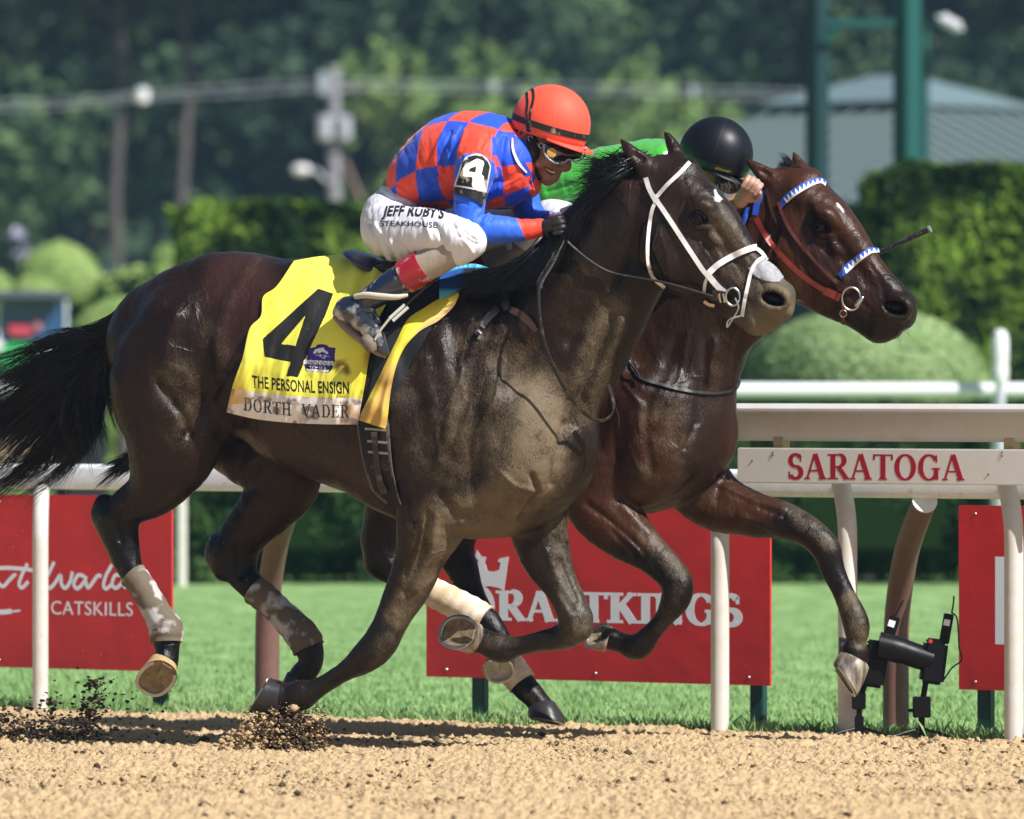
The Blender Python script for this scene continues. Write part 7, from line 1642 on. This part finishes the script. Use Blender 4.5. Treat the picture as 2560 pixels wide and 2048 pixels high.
# ================= the far rider, mostly hidden
R2 = HF2
rid2 = thing('person', 'far rider in bright green silks and black cap, low behind the horses', 'person', tuple(R2.pt(1480, 620, 0)))
lo2, hi2 = (-.15, -.45, 1.25), (1.15, 1.35, 2.45)
t2c = [(1395, 500, 0, 78, 1.4), (1480, 472, 0, 92, 1.3), (1570, 452, 0, 92, 1.3), (1640, 438, 0, 88, 1.3), (1705, 432, 0, 62, 1.2)]
ar2 = [(1640, 440, -.17, 44), (1700, 500, -.21, 36), (1745, 560, -.21, 34), (1800, 530, -.17, 28), (1842, 500, -.14, 20)]
lg2 = [(1400, 560, -.10, 74, .8), (1440, 590, -.20, 62), (1540, 600, -.25, 50), (1450, 680, -.27, 38), (1360, 760, -.28, 30)]
lg2f = [(1400, 560, .10, 74, .8), (1440, 590, .20, 62), (1540, 600, .25, 50), (1450, 680, .27, 38), (1360, 760, .28, 30)]
F = Field(lo2, hi2, .0065)
for c, k in ((t2c, .05), (ar2, .03), (lg2, .04), (lg2f, .04)): R2.chain(F, [tuple(p[:3]) + (p[3] * .86,) + tuple(p[4:]) for p in c], k=k)
R2.chain(F, [(1790, 400, 0, 58, .86), (1812, 420, 0, 52, .82), (1826, 450, 0, 36, .9)], k=.02); R2.chain(F, [(1720, 430, 0, 44), (1780, 415, 0, 46)], k=.03)
V, F_ = F.mesh(1); mk('body', V, F_, m_skin, rid2); BVr2 = bvh_of(V, F_)
F = Field(lo2, hi2, .006)
R2.chain(F, t2c, k=.05); R2.chain(F, [(p[0], p[1], p[2], p[3] + 3) for p in ar2[:-1]], k=.03)
R2.chain(F, [(1600, 400, -.10, 40, 1.2), (1660, 400, -.13, 42, 1.1)], k=.04)
V, F_ = F.mesh(2); N = vnormals(V, F_)
V = emboss(V, N, [([(1380, 520), (1420, 490), (1500, 480)], 7, .006), ([(1370, 480), (1430, 460)], 6, -.006), ([(1500, 380), (1480, 440)], 6, .005), ([(1560, 370), (1540, 430)], 6, -.005), ([(1600, 400), (1640, 380)], 6, .005)]); V = wr(V, N, .010, 7, 15, (1.3, 1, .8)); N = vnormals(V, F_); V = wr(V, N, .005, 16, 19, (1.5, 1, .6))
mk('silks', V, F_, mat('green_silks', (.055, .42, .035), .25, sheen=.2, bump=.5, bscale=16, bdist=.012, stretch=(1.6, 1, .6), spec=.7), rid2)
F = Field(lo2, hi2, .0065)
for c in (lg2[:3], lg2f[:3]): R2.chain(F, [tuple(p[:3]) + (p[3] + 2,) + tuple(p[4:]) for p in c], k=.04)
V, F_ = F.mesh(2); mk('breeches', V, F_, m_brch, rid2)
def sleeve2(name, pts, m):
    P = np.array([R2.pt(p[0], p[1], p[2]) for p in pts]); r = np.array([p[3] / 712. for p in pts]); Q = catmull(np.hstack([P, r[:, None]]), 6); mb = MB(); mb.tube(Q[:, :3], Q[:, 3], n=24, up=(0, 1, 0)); return smooth_angle(mb.build(name, m, rid2), 60)
for s_ in (-1, 1): sleeve2('boot', [(1500, 640, s_ * .262, 40), (1440, 690, s_ * .27, 36), (1370, 755, s_ * .28, 30), (1340, 790, s_ * .285, 30), (1400, 860, s_ * .29, 14)], m_leather)
hc2 = R2.pt(1790, 385, 0); Rc2 = (Matrix.Rotation(-.5, 3, 'Z') @ Matrix.Rotation(math.radians(20), 3, 'Y'))
m_bcap = mat('black_cap', (.005, .006, .010), .42, spec=.28, bump=.15, bscale=180, bdist=.0008); dm2 = (.134, .122, .133)
cap2 = capshell(hc2, Rc2, *dm2, .42, m_bcap, rid2)
band(Rc2, hc2, *dm2, [(q, 1.80) for q in np.linspace(0, 6.2832, 20)], .15, mat('black_band', (.012, .012, .016), .3), cap2, 'goggle_strap')
for q0 in (-2.35, -1.2, -.2): band(Rc2, hc2, *dm2, [(q0, 1.72), (q0, 1.1), (q0, .5), (q0, .05)], .02, m_leather, cap2, 'seam', 1.004)
band(Rc2, hc2, *dm2, [(-2.6, 1.9), (-2.45, 1.2), (-2.3, .5)], .06, m_elas if False else m_leather, cap2, 'elastic', 1.012)
peak(hc2, Rc2, .130, .118, -.050, .035, m_bcap, cap2)
# yellow marks on the cap band
P_ = text_polys('JOCKEY', 1.0); wd_ = max(p[:, 0].max() for p in P_); mb = MB()
for p in P_:
    V = [onshell(Rc2, hc2, *dm2, -1.05 + .48 * a / wd_, 1.835 - .075 * b, 1.018 + .0002 * random.random()) for a, b in p]; mb.add(V, [tuple(range(len(V)))])
mb.build('lettering', mat('yellow_print', (.6, .5, .02), .5), cap2)
hair('hair', guided([G(R2, [(1790, 448, -.075), (1800, 462, -.08), (1806, 474, -.08)]), G(R2, [(1822, 452, -.07), (1828, 464, -.075), (1834, 472, -.075)])], 260, 7, jit=.008, wave=.006, seed=31, clump=30), mat('brown_hair', (.10, .075, .045), .6), rid2, r=.0012)
m_skin2 = mat('pale_skin', (.46, .27, .20), .5, subs=.15, noise=.08, nscale=60)
hand(R2, R2.pt(1852, 502, -.17), R2.pt(1872, 474, -.19), None, m_skin2, rid2, 0)
wh = thing('whip', 'black riding whip sticking out past the bay horse\'s nose', 'whip', tuple(R2.pt(2100, 680, .28)))
sleeve_pts = [(1900, 760, .30, 5), (2120, 664, .28, 6), (2205, 628, .27, 7), (2300, 584, .27, 8.5), (2324, 573, .27, 9)]
P = np.array([R2.pt(p[0], p[1], p[2]) for p in sleeve_pts]); mb = MB(); mb.tube(catmull(P, 6), np.interp(np.linspace(0, 1, 25), np.linspace(0, 1, 5), [.005, .007, .0085, .011, .0118]), n=14); smooth_angle(mb.build('shaft', mat('whip_grip', (.012, .012, .014), .5, c2=(.16, .16, .17), nscale=160, ramp=(.5, .75), bump=.6, bscale=220), wh), 50)
mb = MB(); d_ = dirv(P[-2], P[-1]); mb.tube([P[-1] - d_ * .004, P[-1] + d_ * .003], .0135, n=14); mb.build('cap', mat('grey_rubber', (.16, .17, .18), .6), wh)

# ================= dirt thrown up by the hooves
def plume(C0, n, spread, up, rmin, rmax, seed):
    R = np.random.RandomState(seed); P = R.randn(n, 3) * spread + C0; P[:, 2] = np.abs(P[:, 2] - .01) + .01; r = rmin + (rmax - rmin) * R.rand(n) ** 3; return P, r
def gnd(u, v): Y = groundY(v); return np.array([(u - CU) * (CAMD + Y) / FPX, Y, 0.])
Ps, Rs, Pd, Rd = [], [], [], []
R = np.random.RandomState(17)
# under the near forefoot
for k in range(2600):
    t_ = R.rand(); u = 540 + 290 * R.beta(2.2, 1.9) + R.randn() * 8; h_ = (1 - abs(u - 705) / 200) * 135 * R.rand() ** 1.1 + R.rand() * 10; v = 1888 - max(0, h_) + R.randn() * 4
    p = at(u, v, -.12 + R.randn() * .10); p[2] = max(p[2], .012)
    dark = (u > 670 and R.rand() < .55)  # shade on the burst's right half, put in as dark soil colour
    (Pd if dark else Ps).append(p); (Rd if dark else Rs).append(.0018 + .0135 * R.rand() ** 3.2)
for k in range(1300):                                     # fine spray above it
    a = R.rand(); u = 600 + 215 * R.rand(); v = 1770 + 90 * R.rand() + R.randn() * 10; p = at(u, v, -.12 + R.randn() * .15); sd_ = R.rand() < .6; (Ps if sd_ else Pd).append(p); (Rs if sd_ else Rd).append(.0012 + .003 * R.rand())
# dark clods thrown back at the left
for (cu_, cv_, su, sv, n_) in ((40, 1850, 60, 12, 900), (160, 1846, 50, 12, 500), (120, 1828, 80, 16, 500), (215, 1806, 20, 26, 420), (240, 1748, 20, 22, 240), (232, 1712, 10, 8, 60), (95, 1800, 60, 26, 220), (15, 1806, 26, 22, 240), (130, 1755, 10, 6, 70), (200, 1780, 90, 50, 160), (330, 1800, 60, 40, 60)):
    for k in range(int(n_ * 1.5)):
        p = at(cu_ + R.randn() * su, cv_ + R.randn() * sv, .45 + R.randn() * .12); p[2] = max(p[2], .01); sd_ = R.rand() < .22; (Ps if sd_ else Pd).append(p); (Rs if sd_ else Rd).append(.0010 + .009 * R.rand() ** 5)
n_ = min(len(Ps), len(Rs)); tag(lumps('flying_dirt', np.array(Ps[:n_]), np.array(Rs[:n_]), m_sand, 41), 'tan dirt bursting up under the near horse\'s forefoot', 'dirt', kind='stuff')
n_ = min(len(Pd), len(Rd)); tag(lumps('flying_clods', np.array(Pd[:n_]), np.array(Rd[:n_]), m_soil, 42), 'dark clods and soil kicked up behind the near horse, with shade-coloured lumps under its forefoot', 'dirt', kind='stuff')
n_ = 520; P = np.array([at(R.uniform(0, 620) if R.rand() < .8 else R.uniform(600, 1500), R.uniform(1150, 1780), .2 + R.randn() * .25) for _ in range(n_)]); tag(lumps('airborne_grit', P, R.uniform(.0006, .0016, n_), m_sand, 43), 'fine tan grit hanging in the air at lower left', 'dirt', kind='stuff')

# ---------------------------------------------------------------- air between here and the wood
mb = MB(); mb.box((0, 140, 45), (700, 400, 92))
hz = mb.build('haze', bpy.data.materials.new('haze_air')); tag(hz, 'thin blue summer haze filling the air out to the wood', 'haze', kind='stuff')
hm = hz.data.materials[0]; hm.use_nodes = True; hn = hm.node_tree; hn.nodes.clear(); ho = hn.nodes.new('ShaderNodeOutputMaterial')
pv = hn.nodes.new('ShaderNodeVolumePrincipled'); pv.inputs['Color'].default_value = (.42, .68, 1, 1); pv.inputs['Density'].default_value = .00055; pv.inputs['Anisotropy'].default_value = .2
hn.links.new(pv.outputs[0], ho.inputs['Volume'])
